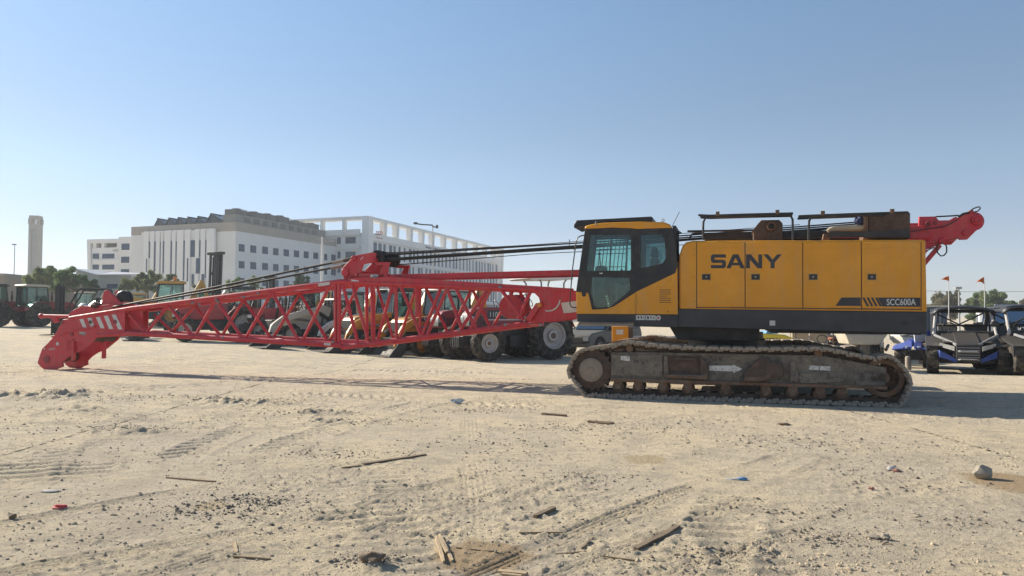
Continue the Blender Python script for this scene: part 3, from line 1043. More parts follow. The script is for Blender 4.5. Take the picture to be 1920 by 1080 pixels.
letters([[(1645.8, 557.9), (1725.8, 558.2), (1725.8, 575.3), (1654.5, 574.6)]])
for k in range(4):
    a = 1616.6 + k * 8.0
    letters([[(a, 557.8), (a + 4.4, 557.8), (a + 13.0, 574.2), (a + 8.6, 574.2)]])
xa, za = C.pl(1662.5, 572.4, .644)
xb, zb = C.pl(1717, 560.0, .644)
text_mesh('SCC600A', xa, xb, za, zb, .6435, 'decal', cov, 'model_lettering', bold=.013, depth=.003)

# --- cab
D = [(1097, 428), (1150, 426.5), (1193, 429), (1260, 427), (1263, 437), (1269, 481), (1270, 500), (1266, 512), (1193, 547), (1152, 574), (1137, 579), (1110, 580.5), (1103, 549), (1080, 547)]
YL = [(1080, 547), (1103, 549), (1110, 580.5), (1137, 579), (1152, 574), (1193, 547), (1266, 512), (1270, 500), (1271, 589.6), (1081.5, 588.8)]
W1 = [(1107, 440), (1179, 440), (1183, 445), (1183, 507), (1099, 508.3)]
W2 = [(1109.5, 519.3), (1180, 521), (1182, 544), (1144, 575), (1115.5, 577), (1106.8, 548)]
W3 = [(1201, 440), (1240, 438.5), (1246, 448), (1248.5, 484), (1242, 494.5), (1201, 503)]
def dens(p, r=3.0):
    return round_poly(p, r, 4)
cb = MB()
YLp = C.pls(YL, VN)
cb.prism(YLp, VN - .006, VN + .06)
Dl, Yl = C.pls(D, VN), C.pls(YL, VN)
cb.prism(Yl, VF - .06, VF)
zf = C.pl(1180, 589, VN)[1]
xl, xr = C.pl(1082, 589, VN)[0], C.pl(1270.5, 589, VN)[0]
cb.box(xl, xr, VN, VF, zf, zf + .05)
xt = C.pl(1096, 430, VN)[0]
z548, z428 = C.pl(1080, 547, VN)[1], C.pl(1097, 428, VN)[1]
cb.box(xl - .01, xl + .05, VN + .06, VF - .06, zf + .05, z548)
cb.box(xr - .05, xr, VN + .06, VF - .06, zf + .05, z548 + .55)
cab = cb.build('cab', 'yellow', C, bevel=.006)
cf = MB()
cf.prism(Dl, VN, VN + .05, [dens(C.pls(w, VN), .03) for w in (W1, W2, W3)])
Wf = [(1104, 440), (1183, 440), (1183, 508), (1097, 508)]
cf.prism(Dl, VF - .05, VF, [dens(C.pls(w, VN), .03) for w in (Wf, W3)])
x430, x548 = C.pl(1096, 430, VN)[0], C.pl(1080, 547, VN)[0]
for yy in (VN + .05, VF - .11):
    cf.hexa([(x548, yy, z548), (x548 + .08, yy, z548), (x548 + .08, yy + .06, z548), (x548, yy + .06, z548),
             (x430, yy, z428), (x430 + .08, yy, z428), (x430 + .08, yy + .06, z428), (x430, yy + .06, z428)])
for yy in (VN + .05, VF - .13):
    cf.box(xr - .08, xr - .02, yy, yy + .08, z548 + .55, z428)
cf.box(x430, x430 + .09, VN + .11, VF - .11, z428 - .08, z428)
cf.box(xr - .08, xr - .02, VN + .13, VF - .13, z428 - .08, z428)
cabf = cf.build('cab_frame', 'blackplastic', cab, bevel=.006)
rf = MB()
rf.prism(C.pls([(1095.5, 430), (1097, 423.5), (1110, 420), (1132, 417.3), (1200, 415.3), (1245, 416.3), (1256, 420.5), (1261, 428), (1193, 430), (1186, 428.2), (1150, 427.2)], VN), VN - .012, VF + .01)
rf.build('cab_roof', 'yellow', cab, bevel=.03)
for nm, w, yy, g in (('door_window', W1, VN + .02, 'glass'), ('door_window', W2, VN + .02, 'glass'), ('side_window', W3, VN + .02, 'glass'), ('side_window', Wf, VF - .03, 'glass'), ('side_window', W3, VF - .03, 'darkglass')):
    wl = C.pls(w, VN)
    MB().prism([(a, b) for a, b in wl], yy, yy + .006).build(nm, g, cab)
ws = MB()
ws.hexa([(x548 + .02, VN + .1, z548), (x548 + .026, VN + .1, z548), (x548 + .026, VF - .1, z548), (x548 + .02, VF - .1, z548),
         (x430 + .02, VN + .1, z428 - .06), (x430 + .026, VN + .1, z428 - .06), (x430 + .026, VF - .1, z428 - .06), (x430 + .02, VF - .1, z428 - .06)])
ws.build('windscreen', 'glass', cab)
MB().box(xr - .055, xr - .05, VN + .12, VF - .12, z548 + .55, z428 - .06).build('rear_window', 'darkglass', cab)
# guard bars outside the far window
gb = MB()
p0, p1 = C.pl(1104, 438, VN), C.pl(1183, 510, VN)
for k in range(8):
    xx = p0[0] + .02 + (p1[0] - p0[0]) * k / 9.0 * .9
    gb.cyl((xx - .04, VF + .05, p1[1] - .02), (xx + .05, VF + .05, p0[1] + .02), .009, 6)
for k in (0.08, .30, .42, .78):
    zz = p0[1] + (p1[1] - p0[1]) * k
    gb.cyl((p0[0] - .06, VF + .05, zz), (p1[0] - .22, VF + .05, zz), .009, 6)
gb.cyl((p1[0] - .22, VF + .05, p1[1] - .02), (p1[0] - .20, VF + .05, p0[1] + .02), .02, 6)
gb.build('window_guard', 'black', cab)
# fixed split bar and trim of the door window
strip('window_bar', 'blackplastic', cab, (1146, 441), (1143, 507), VN + .05, .022, .002, .03)
# seat, console and levers
zs = zf
def cp(px, py):
    return C.pl(px, py, 1.05)
st = MB()
a = cp(1212, 545)
st.prism(round_poly([cp(1178, 548), cp(1226, 552), cp(1226, 563), cp(1178, 562)], .05), .86, 1.36)
st.prism(round_poly([cp(1212, 552), cp(1222, 484), cp(1234, 484), cp(1234, 552)], .05), .88, 1.34)
st.prism(round_poly([cp(1220, 482), cp(1222, 464), cp(1232, 464), cp(1233, 482)], .04), .98, 1.24)
st.prism([cp(1186, 562), cp(1222, 562), cp(1216, 586), cp(1192, 586)], .95, 1.27)
seat = st.build('seat', 'seat', cab, bevel=.015)
cn = MB()
cn.prism(round_poly([cp(1112, 588), cp(1110, 520), cp(1116, 498), cp(1132, 497), cp(1136, 520), cp(1130, 560), cp(1140, 588)], .04), 1.12, 1.45)
cn.prism(round_poly([cp(1178, 535), cp(1216, 533), cp(1216, 545), cp(1176, 546)], .03), .74, .86)
cn.prism(round_poly([cp(1158, 532), cp(1180, 540), cp(1176, 575), cp(1160, 580)], .03), .76, .90)
cn.build('console', 'cabinner', cab, bevel=.01)
lv = MB()
for (a0, a1, vv) in (((1142, 585), (1136, 545), .9), ((1150, 585), (1146, 545), .98), ((1170, 540), (1166, 508), .82), ((1126, 500), (1124, 476), 1.2)):
    A, B = C.pl(*a0, vv), C.pl(*a1, vv)
    lv.cyl((A[0], vv, A[1]), (B[0], vv, B[1]), .011, 7)
    lv.blob((B[0], vv, B[1]), .03, .03, .04, 1, .1)
lv.build('control_lever', 'black', cab)
hb = MB()
for k in range(5):
    x, z = C.pl(1138 + k * 1.2, 556 + k * 4.6, .80)
    hb.blob((x, .80, z), .03, .03, .022, 1, .2, 2, k)
hb.build('pedal_boot', 'decal', cab)
ln = MB()  # dark panels added inside the cab to make its interior darker
ln.box(xl + .08, xr - .1, VF - .10, VF - .065, zf + .06, C.pl(1150, 509, VN)[1])
ln.box(xl + .06, xr - .06, VN + .07, VF - .10, zf + .052, zf + .07)
ln.box(xr - .10, xr - .055, VN + .08, VF - .10, zf + .08, z548 + .55)
ln.build('darkening_lining', 'seat', cab)
# trim, seams, handle, hinge, vent
strip('seam', 'black', cab, (1192.3, 548), (1192.3, 589.5), VN - .006, .008, .002)
strip('seam', 'black', cabf, (1192.6, 432), (1192.3, 548), VN, .010, .003)
strip('seam', 'black', cab, (1081.5, 589), (1270.5, 590), VN - .006, .012, .003)
dt = MB()
inner = dens(C.pls(W1, VN), .03)
def ring(poly, grow):
    cx = sum(p[0] for p in poly) / len(poly)
    cz = sum(p[1] for p in poly) / len(poly)
    return [(p[0] + (grow if p[0] > cx else -grow), p[1] + (grow if p[1] > cz else -grow)) for p in poly]
for w in (W1, W3):
    q = dens(C.pls(w, VN), .03)
    dt.prism(ring(q, .035), VN - .008, VN + .01, [q])
dt.build('window_seal', 'black', cabf)
plate('door_handle', 'black', cabf, round_poly([(1091, 546), (1099, 546), (1098, 556), (1092, 556)], 2), VN, .03, .0, .004)
plate('handle_recess', 'black', cabf, [(1205, 514), (1218, 511), (1219, 518), (1209, 521)], VN, .003)
plate('maker_sticker', 'scraped', cabf, [(1124, 511), (1130, 511), (1130, 513.5), (1124, 513.5)], VN, .003)
hg = MB()
x, z = C.pl(1191.6, 575, VN)
_, z2 = C.pl(1191.6, 557, VN)
hg.cyl((x, VN - .02, z), (x, VN - .02, z2), .012, 8)
hg.build('hinge', 'yellow_dull', cab)
vg = MB()
vv = VN - .006
vg.prism(round_poly(C.pls([(1232, 537.5), (1262, 537.5), (1262, 571.5), (1232, 571.5)], vv), .02), vv - .006, vv + .01)
vo = vg.build('vent_cover', 'yellow', cab, bevel=.004)
for k in range(7):
    yy = 543.5 + k * 3.9
    strip('vent_slot', 'black', vo, (1236.5, yy), (1258 - (7 if k == 3 else 0), yy), vv - .006, .011, .003)
x, z = C.pl(1253, 584, VN)
MB().cyl((x, VN, z), (x, VN - .015, z), .012, 8).build('plug', 'black', cab)
# roof visor, mirror arm, antenna
vs = MB()
vs.prism(C.pls([(1076, 427), (1076, 421), (1081, 413), (1130, 410.5), (1221, 405.8), (1224, 408), (1223, 415.3), (1140, 416), (1120, 421), (1086, 424)], .70), .70, 1.50)
vs.build('roof_guard', 'black', cab, bevel=.008)
mr = MB()
pts = [C.p3(a, b, .60) for a, b in ((1096, 441), (1088, 442.5), (1083, 446), (1080, 455), (1078, 470), (1074, 500), (1070, 545), (1068.6, 570), (1071, 575.5), (1081, 577))]
mr.tube(pts, .012, 7)
mr.tube([C.p3(1068, 449, .60), C.p3(1067.5, 462, .60), C.p3(1077, 468, .60)], .008, 6)
mr.build('mirror_arm', 'black', cab)
an = MB()
an.tube([C.p3(1259, 427, .75), C.p3(1274, 397, .75)], .006, 6)
an.build('antenna', 'black', cab)
x, z = C.pl(1243, 413, .8)
ey = MB().tube([(x + .025 * cos(q * pi / 5), .8, z + .025 * sin(q * pi / 5)) for q in range(10)], .007, 6, True)
ey.build('lifting_eye', 'steel', cab)
lt = MB()
lt.cyl(C.p3(1117, 423, VN - .02), C.p3(1117, 415, VN - .02), .012, 8)
lt.build('roof_peg', 'steel', cab)

# --- walkway rails and things on the roof of the cover
def rail(pts, v0, r=.020):
    return MB().tube([C.p3(a, b, v0) for a, b in pts], r, 8)
hr = rail([(1318.5, 450), (1318.5, 425), (1319, 416), (1322, 409.5), (1328, 407), (1400, 405), (1474, 402.5), (1482, 404), (1486, 411), (1487, 450)], .72)
q = [C.p3(1311, 403.5, .72), C.p3(1330, 404.5, .72), C.p3(1400, 402.3, .72), C.p3(1486, 400.2, .72)]
l1 = [p.copy() for p in q] + [Vector((p.x + .02, p.y + .42, p.z + .01)) for p in reversed(q)]
hr.tube(l1, .022, 8, True)
hr.build('handrail', 'black', C)
hr = rail([(1516, 450), (1516.5, 425), (1517, 415), (1520, 408.5), (1527, 406.3), (1600, 404.3), (1660, 403.5)], .72)
q = [C.p3(1498.5, 405.5, .72), C.p3(1520, 404.5, .72), C.p3(1600, 401.5, .72), C.p3(1702, 398.2, .72)]
l1 = [p.copy() for p in q] + [Vector((p.x + .02, p.y + .42, p.z + .01)) for p in reversed(q)]
hr.tube(l1, .022, 8, True)
hr.build('handrail', 'black', C)
for px, py in ((1346, 402), (1458, 399), (1543, 401), (1673, 397.5)):
    x, z = C.pl(px, py, .72)
    MB().box(x - .035, x + .03, .69, .76, z - .03, z + .05).build('rail_clamp', 'rust', C)
hp = rail([(1294, 450), (1294, 445), (1297, 439.5), (1304, 437), (1320, 436.6)], 1.2, .018)
hp.tube([C.p3(1289, 433.5, 1.3), C.p3(1330, 433, 1.3), C.p3(1415, 431.5, 1.3)], .02, 7)
hp.tube([C.p3(1262, 436, 1.25), C.p3(1268, 440, 1.25), C.p3(1271, 452, 1.25), C.p3(1271, 478, 1.25)], .022, 7)
hp.tube([C.p3(1260, 434, 1.2), C.p3(1272, 434, 1.2), C.p3(1277, 436.5, 1.2), C.p3(1272, 438.5, 1.2), C.p3(1260, 438.5, 1.2)], .02, 7)
hp.build('grab_rail', 'black', C)
gm_ = MB()
gm_.prism(C.pls([(1318, 437), (1412, 435), (1412, 448), (1318, 449)], 1.7), 1.62, 1.80)
gm_.prism(C.pls([(1412, 434.5), (1625, 432), (1625, 445), (1412, 447)], 1.7), 1.62, 1.80)
gm_.prism(C.pls([(1318, 437), (1625, 432), (1625, 445), (1318, 449)], 1.7), 2.60, 2.78)
gm_.build('gantry_beam', 'black', C, bevel=.008)
ex = MB()
ex.prism(C.pls([(1410, 434), (1421, 419.5), (1427.5, 412.5), (1461, 412), (1467.5, 418.5), (1467.5, 450), (1413, 450), (1413, 436)], 1.0), 1.0, 1.55)
exo = ex.build('exhaust_shroud', 'rust_dark', C, bevel=.008)
x, z = C.pl(1446, 425, 1.0)
MB().lathe((x, 1.0, z), (0, -1, 0), [(.055, -.3), (.055, .09), (.078, .09), (.078, .0), (.09, 0), (.09, -.02)], 20).build('exhaust_pipe', 'rust', exo)
MB().cyl((x, 1.0, z), (x, .997, z), .056, 18).build('exhaust_bore', 'black', exo)
mf = MB()
mf.prism(C.pls([(1628, 402), (1632, 398), (1704, 396.5), (1707, 400), (1707, 447), (1628, 447.5)], 1.0), 1.0, 1.58)
mfo = mf.build('muffler_box', 'rust_dark', C, bevel=.02)
plate('heat_shield_edge', 'rust', mfo, [(1620, 404), (1627.5, 404), (1627.5, 447.5), (1620, 447.5)], 1.0, .01, .5)
strip('shield_bar', 'black', mfo, (1555, 439.5), (1706, 438.5), .98, .11, .01, .02)
cl = MB()
x, z = C.pl(1613, 413, 1.1)
cl.blob((x, 1.15, z), .085, .12, .11, 3, .5, 2.0, 3)
cl.build('cloth_wrap', 'bluecloth', C)
pp = MB()
pp.tube([C.p3(1551, 433.5, 1.1), C.p3(1556, 431, 1.1), C.p3(1566, 429, 1.1), C.p3(1600, 428, 1.1), C.p3(1621, 427, 1.1)], [.03, .045, .05, .055, .06], 12)
pp.build('exhaust_duct', 'tan', C)
bx = MB()
bx.prism(C.pls([(1545, 438), (1557, 438), (1557, 448.5), (1543, 448.5)], 1.0), 1.0, 1.2)
bx.build('duct_foot', 'rust', C)

# --- red gantry head at the back
ga = MB()
for y0 in (1.66, 2.66):
    ga.prism(C.pls([(1706, 440), (1706, 424), (1750, 422), (1790, 411.5), (1818, 395), (1821, 393.5), (1825, 393.6), (1829, 402), (1838, 404.5), (1843, 411.5), (1842, 421), (1814, 449), (1800, 449.5), (1796, 446), (1769, 452), (1745, 458), (1738, 452), (1746, 449), (1747, 446), (1740, 446), (1706, 448)], 1.66), y0, y0 + .07)
    ga.prism(C.pls([(1560, 434), (1712, 425), (1712, 447.5), (1560, 446)], 1.66), y0 - .005, y0 + .055)
    ga.prism(C.pls([(1650, 446), (1690, 446), (1722, 500), (1640, 500)], 1.66), y0 - .003, y0 + .05)
    ga.prism(C.pls([(1723, 425), (1723.5, 406), (1754, 405.5), (1761, 413), (1790, 412.5), (1790, 419), (1750, 427)], 1.66), y0 + .01, y0 + .08)
    ga.prism(C.pls([(1706, 450), (1746, 449.5), (1769, 452), (1796, 446), (1768, 457.5), (1738, 466.5), (1706, 474)], 1.66), y0 + .02, y0 + .10)
    a, b = C.pl(1764, 459, 1.66), C.pl(1731, 498, 1.66)
    ga.beam((a[0], y0 + .06, a[1]), (b[0], y0 + .06, b[1]), .07, .075)
for px, py, r in ((1740, 420, .05), (1810, 437, .055), (1831, 413, .06), (1765, 452, .05)):
    x, z = C.pl(px, py, 1.66)
    ga.cyl((x, 1.62, z), (x, 2.80, z), r, 14)
gan = ga.build('gantry', 'red', C, bevel=.008)
gp = MB()
for px, py, r in ((1831, 413, .10), ):
    x, z = C.pl(px, py, 1.66)
    gp.lathe((x, 1.66, z), (0, -1, 0), [(0, .05), (.045, .05), (.05, .03), (.085, .03), (.095, 0), (.095, -.02)], 22)
    gp.lathe((x, 2.2, z), (0, 1, 0), [(.10, -.40), (.17, -.38), (.13, -.34), (.13, .34), (.17, .38), (.10, .40), (.10, -.40)], 24)
gp.build('gantry_sheave', 'red', gan)
for px, py, y1, r in ((1809, 438.5, 1.645, .03), (1739, 421, 1.62, .045), (1754, 418, 1.64, .03)):
    x, z = C.pl(px, py, 1.66)
    MB().cyl((x, 1.67, z), (x, y1, z), r, 12).build('gantry_pin', 'maroon', gan)
gp = MB()
gp.tube([C.p3(a, b, 1.62) for a, b in ((1709, 434), (1740, 429), (1770, 425), (1785, 418), (1796, 411))], .010, 6)
gp.tube([C.p3(a, b, 1.62) for a, b in ((1759, 456), (1757, 466), (1758, 474), (1764, 480), (1770, 479), (1775, 473), (1775, 464), (1773, 458))], .012, 7)
gp.tube([C.p3(a, b, 1.62) for a, b in ((1819, 396), (1825, 391), (1832, 388.5), (1837, 387.8), (1838, 391), (1834, 395.5), (1826, 398))], .012, 7)
gp.tube([C.p3(a, b, 1.62) for a, b in ((1738, 470), (1745, 466), (1752, 464))], .012, 7)
gp.build('hydraulic_hose', 'black', gan)
gp = MB()
gp.tube([C.p3(a, b, 1.70) for a, b in ((1754, 406.3), (1780, 405), (1800, 403.8), (1815, 400.5))], .014, 7)
gp.tube([C.p3(a, b, 1.66) for a, b in ((1797, 407), (1806, 401), (1818, 398.5))], .022, 7)
gp.build('gantry_rope', 'rope', gan)

# --- lattice boom
BN, BF = 1.62, 2.95
def tube2(name, mat, parent, a, b, v, r, n=10):
    return MB().tube([C.p3(*a, v), C.p3(*b, v)], r, n).build(name, mat, parent)
HF = BN + .72                            # the boom narrows towards its point
def far_pt(a, v_from=BN):
    p = C.pl(*a, v_from)
    v_to = BF if a[0] >= 641 else BN + (BF - BN) * (.54 + .46 * max(0, a[0] - 139) / 502)
    return Vector((p[0], v_to, p[1]))
def pair(name, parent, a, b, r, n=8, mat='red', far_shift=0.0):
    MB().tube([C.p3(*a, BN), C.p3(*b, BN)], r, n).build(name, mat, parent)
    MB().tube([far_pt(a), far_pt(b)], r, n).build(name, mat, parent)
def cross(name, parent, a, r=.03):
    MB().tube([C.p3(*a, BN), far_pt(a)], r, 8).build(name, 'red', parent)

tip = MB()
TIPTOP = lambda px: 579.5 + (px - 240) * (528.0 - 579.5) / (640 - 240)
TIPBOT = lambda px: 624.0 + (px - 240) * (647.0 - 624.0) / (640 - 240)
head_in = [(139, 595.5), (236, 578.5), (236, 628), (205, 632), (180, 629), (146, 622)]
for y0 in (BN - .03, HF):
    tip.prism(C.pls(head_in, BN), y0, y0 + .03)
tip.prism(C.pls([(150, 594), (236, 579), (236, 583), (150, 598)], BN), BN, HF)
tip.prism(C.pls([(236, 583), (262, 580), (262, 626), (236, 628)], BN), BN + .1, BN + .12)
tips = tip.build('boom_tip_section', 'red', C, bevel=.006)
pair('chord', tips, (131, 597), (240, TIPTOP(240)), .055, 10)
pair('chord', tips, (240, TIPTOP(240)), (641, TIPTOP(641)), .060, 10)
pair('chord', tips, (180, 629), (240, 624.5), .06, 10)
pair('chord', tips, (240, 624.5), (641, TIPBOT(641)), .066, 10)
tn = [(262, 0), (318.6, 0), (408, 0), (513, 0), (622, 0)]
bn = [(271, 0), (363, 0), (457, 0), (563, 0)]
T_ = [(p, TIPTOP(p) + 3) for p, _ in tn]
B_ = [(p, TIPBOT(p) - 3) for p, _ in bn]
for i in range(4):
    if i > 0:
        pair('brace', tips, (T_[i][0] - 3, T_[i][1]), (B_[i][0] - 3 if i else 272, B_[i][1]), .040)
        pair('brace', tips, (T_[i][0] - 3, T_[i][1]), (B_[i - 1][0] + 4, B_[i - 1][1]), .040)
pair('brace', tips, (T_[4][0] - 3, T_[4][1]), (B_[3][0] + 4, B_[3][1]), .040)
pair('brace', tips, (242, 590), (272, 621), .035)
pair('brace', tips, (636, 532), (636, 645), .045)
for p in (318.6, 408, 513, 622):
    cross('brace', tips, (p, TIPTOP(p)))
for p in (271, 363, 457, 563, 636):
    cross('brace', tips, (p, TIPBOT(p)))
for (a, b) in ((262, 318.6), (318.6, 408), (408, 513), (513, 622)):
    MB().tube([C.p3(a, TIPTOP(a), BN), far_pt((b, TIPTOP(b)))], .024, 7).build('brace', 'red', tips)
for (a, b) in ((363, 271), (363, 457), (563, 457), (563, 636)):
    MB().tube([C.p3(a, TIPBOT(a), BN), far_pt((b, TIPBOT(b)))], .024, 7).build('brace', 'red', tips)
for (x0, xw, y0, y1, sh) in ((149, 7, 598.6, 613.8, 6.5), (164, 7, 596.5, 612.5, 6.2), (179.7, 7.4, 594.8, 615.5, 9), (194.6, 7.6, 592.6, 617, 10.2), (209.6, 7.6, 590.5, 617.5, 12.5)):
    plate('hazard_stripe', 'decal', tips, [(x0, y0), (x0 + xw, y0 - .8), (x0 + xw + sh, y1), (x0 + sh, y1)], BN - .03, .004, .002)
for px, py, r in ((216, 603.5, .058), (170, 604, .045)):
    x, z = C.pl(px, py, BN - .03)
    MB().cyl((x, BN - .03, z), (x, BN - .05, z), r, 16).build('pin', 'maroon' if px > 200 else 'rust_dark', tips)
plate('label_sticker', 'decal', tips, [(149, 622), (161.5, 622), (160.5, 629), (149, 629)], BN - .03, .005)
plate('label_sticker', 'decal', tips, [(597, 531.5), (618, 528.5), (618, 534), (597, 537)], BN - .055, .005, .01)
plate('label_sticker', 'decal', tips, [(608, 643), (620, 643.7), (620, 648), (608, 647)], BN - .066, .005, .01)
for px, py in ((406.7, 562), (410, 566), (419, 633), (458, 557), (485, 550), (625, 641), (299, 588), (375, 571), (362, 568)):
    x, z = C.pl(px, py, BN - .05)
    MB().blob((x, BN - .07, z), .035, .03, .035, 1, .3).build('cable_clip', 'steel', tips)
# boom point plates lying on the sand
hd = MB()
HEADP = [(139, 597), (118, 599), (113.5, 608), (106, 622), (98, 634), (88, 645), (79, 653.5), (75, 664), (70, 680.5), (76, 688), (84, 693.5), (101, 695.2), (110, 690.5), (118, 687.5), (117.3, 680), (125, 672), (137, 664), (154, 656.5), (176.5, 638), (183, 626), (205, 632), (200, 620), (146, 616)]
for y0 in (BN - .035, HF):
    hd.prism(C.pls(HEADP, BN - .035), y0, y0 + .04)
hdo = hd.build('boom_point', 'red', C, bevel=.006)
sh = MB()
for px, py, r in ((96, 670, .15), (168, 634, .12)):
    x, z = C.pl(px, py, BN)
    sh.lathe((x, BN + .02, z), (0, 1, 0), [(0, 0), (r, 0), (r, .06), (r * .8, .1), (r * .8, .28), (r, .32), (r, .40), (r * .8, .44), (r * .8, .60), (r, .64), (r, .68), (0, .68)], 24)
sh.build('head_sheave', 'rust_dark', hdo)
for px, py, r, m_ in ((108.5, 644.5, .045, 'decal'), (83.5, 654, .022, 'decal'), (135, 627, .05, 'maroon'), (88, 674, .10, 'maroon'), (117, 604, .05, 'maroon')):
    x, z = C.pl(px, py, BN - .035)
    MB().cyl((x, BN - .035, z), (x, BN - .05, z), r, 18).build('pin', m_, hdo)
x0, z0 = C.pl(92, 656.3, BN - .035)
x1, z1 = C.pl(103.5, 652.5, BN - .035)
text_mesh('LIMIT', x0, x1, z0, z1, BN - .035, 'decal', hdo, 'lettering', depth=.004)
for px, py0, py1, yy in ((142, 640, 675.5, BN - .06), (170, 640, 674, HF - .3)):
    a, b = C.pl(px, py0, BN), C.pl(px, py1, BN)
    MB().box(a[0] - .04, a[0] + .04, yy - .04, yy + .04, max(b[1], gz(-9.5, 17)), a[1]).build('stand_leg', 'red', hdo, bevel=.006)
strip('rib', 'red', hdo, (98, 632), (137, 621), BN - .035, .03, .03)
strip('rib', 'red', hdo, (137, 621), (180, 612), BN - .035, .03, .04)
for k in range(4):
    strip('rib', 'red', hdo, (126 - k * .5, 640 + k * 5.5), (138, 637 + k * 5.0), BN - .035, .02, .03)
jb = MB()
jb.tube([C.p3(80, 592.5, HF), C.p3(131, 593.5, HF)], .05, 12)
jb.blob(C.p3(78, 592.5, HF), .085, .085, .075, 2, .05)
jb.prism(C.pls([(95, 594), (110, 594), (112, 604), (104, 606)], HF), HF - .05, HF)
jb.prism(C.pls([(134, 590), (142, 582), (160, 574), (200, 572), (240, 566), (262, 572), (236, 580), (150, 593)], HF - .4), HF - .5, HF - .3)
jb.prism(C.pls([(201, 549), (204, 544), (208, 543.5), (211, 546), (231.5, 566), (248, 572), (206, 578), (196, 574)], HF - .3), HF - .42, HF - .36)
jb.prism(C.pls([(201, 549), (204, 544), (208, 543.5), (211, 546), (231.5, 566), (248, 572), (206, 578), (196, 574)], HF - .3), HF - .06, HF)
jb.build('auxiliary_bracket', 'red', hdo, bevel=.006)
x, z = C.pl(233, 560.5, HF - .2)
MB().lathe((x, HF - .2, z), (0, 1, 0), [(0, -.12), (.16, -.12), (.20, -.10), (.22, -.06), (.19, 0), (.22, .06), (.20, .10), (0, .12)], 28).build('deflector_sheave', 'black', hdo)
bg = MB()
x, z = C.pl(160, 573, HF - .35)
bg.blob((x, HF - .4, z - .01), .13, .12, .07, 2, .4, 2, 4)
bg.build('white_rag', 'white', hdo)
bg = MB()
x, z = C.pl(183, 572, HF - .4)
bg.blob((x, HF - .45, z), .16, .15, .09, 2, .4, 2, 8)
bg.build('rope_socket', 'rust_dark', hdo)

# base section
bs_ = MB()
BT = lambda px: 528.5 + (px - 650) * (545.5 - 528.5) / 430
BB = lambda px: 650.0 + (px - 645) * (596 - 650.0) / 435
FOOT = [(1004, BT(1004)), (1080, 545), (1160, 556), (1222, 562), (1222, 576), (1130, 589), (1080, 597), (1000, 606.5), (986, 600), (1000, 585), (1013, 566), (1011, 558), (1000, 547)]
for y0 in (BN - .03, BF):
    bs_.prism(C.pls(FOOT, BN), y0, y0 + .035)
base = bs_.build('boom_base_section', 'red', C, bevel=.006)
pair('chord', base, (641, BT(641)), (1010, BT(1010)), .062, 10)
pair('chord', base, (641, BB(641) + 1), (990, BB(990)), .062, 10)
MB().prism(C.pls([(655, 521.5), (730, 519), (1075, 541), (1075, 547), (730, 528), (655, 529)], BN), BN - .05, BN + .05).build('chord_plate', 'red', base, bevel=.006)
lines = [((629, 533), (629, 645)), ((661, 540), (692, 640)), ((643, 540), (672, 640)), ((697, 535), (699, 640)), ((735, 534), (707, 640)), ((742.5, 536), (743.5, 632)),
         ((752, 538), (790, 622)), ((781.5, 540), (781.5, 595)), ((826, 542), (790, 622)), ((838, 544), (800, 620)), ((838, 550), (868, 612)), ((855, 545), (894, 612)),
         ((919, 548), (880, 613)), ((913, 550), (860, 615)), ((940, 549), (982, 600)), ((995, 546), (972, 598))]
for a, b in lines:
    b = (b[0], BB(b[0]) - .5 if b[1] > 600 else b[1])
    MB().tube([C.p3(a[0] - (.4 * (b[0] - a[0]) / 8), BT(a[0]) + 1, BN), C.p3(*b, BN)], .040, 8).build('brace', 'red', base)
for a, b in (((655, 534), (690, 640)), ((735, 534), (700, 640)), ((752, 538), (800, 622)), ((846, 542), (800, 620)), ((846, 545), (885, 612)), ((930, 548), (885, 612)), ((940, 549), (980, 600)), ((742, 536), (742, 633)), ((650, 533), (650, 647))):
    MB().tube([far_pt((a[0], BT(a[0]))), far_pt((b[0], BB(b[0])))], .036, 8).build('brace', 'red', base)
for p in (650, 742, 838, 930, 1010):
    cross('brace', base, (p, BT(p)))
for p in (645, 700, 795, 880, 980):
    cross('brace', base, (p, BB(p)))
for a, b in ((650, 742), (742, 838), (838, 930), (930, 1010)):
    MB().tube([C.p3(a, BT(a), BN), far_pt((b, BT(b)))], .024, 7).build('brace', 'red', base)
for a, b in ((645, 700), (700, 795), (795, 880), (880, 980)):
    MB().tube([C.p3(b, BB(b), BN), far_pt((a, BB(a)))], .024, 7).build('brace', 'red', base)
# curved gussets
def gusset(xc, yt, w, h_):
    out = [(xc - w, yt), (xc + w, yt)]
    for k in range(7):
        t_ = k / 6
        out.append((xc + w - w * .82 * sin(t_ * pi / 2), yt + h_ * (1 - cos(t_ * pi / 2)) + h_ * .1))
    for k in range(7):
        t_ = 1 - k / 6
        out.append((xc - w + w * .82 * sin(t_ * pi / 2), yt + h_ * (1 - cos(t_ * pi / 2)) + h_ * .1))
    return out
for xc, w, h_ in ((698, 17, 20), (735, 17, 20), (781.5, 17, 20)):
    MB().prism(C.pls(gusset(xc, 529, w, h_), BN), BN - .015, BN + .015).build('gusset', 'red', base)
for px in (730, 860, 1000):
    x, z = C.pl(px, BT(px), BN)
plate('label_sticker', 'decal', base, [(659, 524), (673, 526), (673, 531), (659, 529.5)], BN - .05, .006)
plate('label_sticker', 'decal', base, [(1052, 568), (1081, 564), (1081, 585), (1057, 587.5)], BN - .03, .005)
arc = [C.p3(1028 + 22 * sin(q) , 561 + 22 * cos(q) - 0, BN - .035) for q in [(-.25 + 1.75 * k / 10) for k in range(11)]]
MB().tube(arc, .018, 6).build('chafe_strip', 'decal', base)
x, z = C.pl(957, 575, BN + .3)
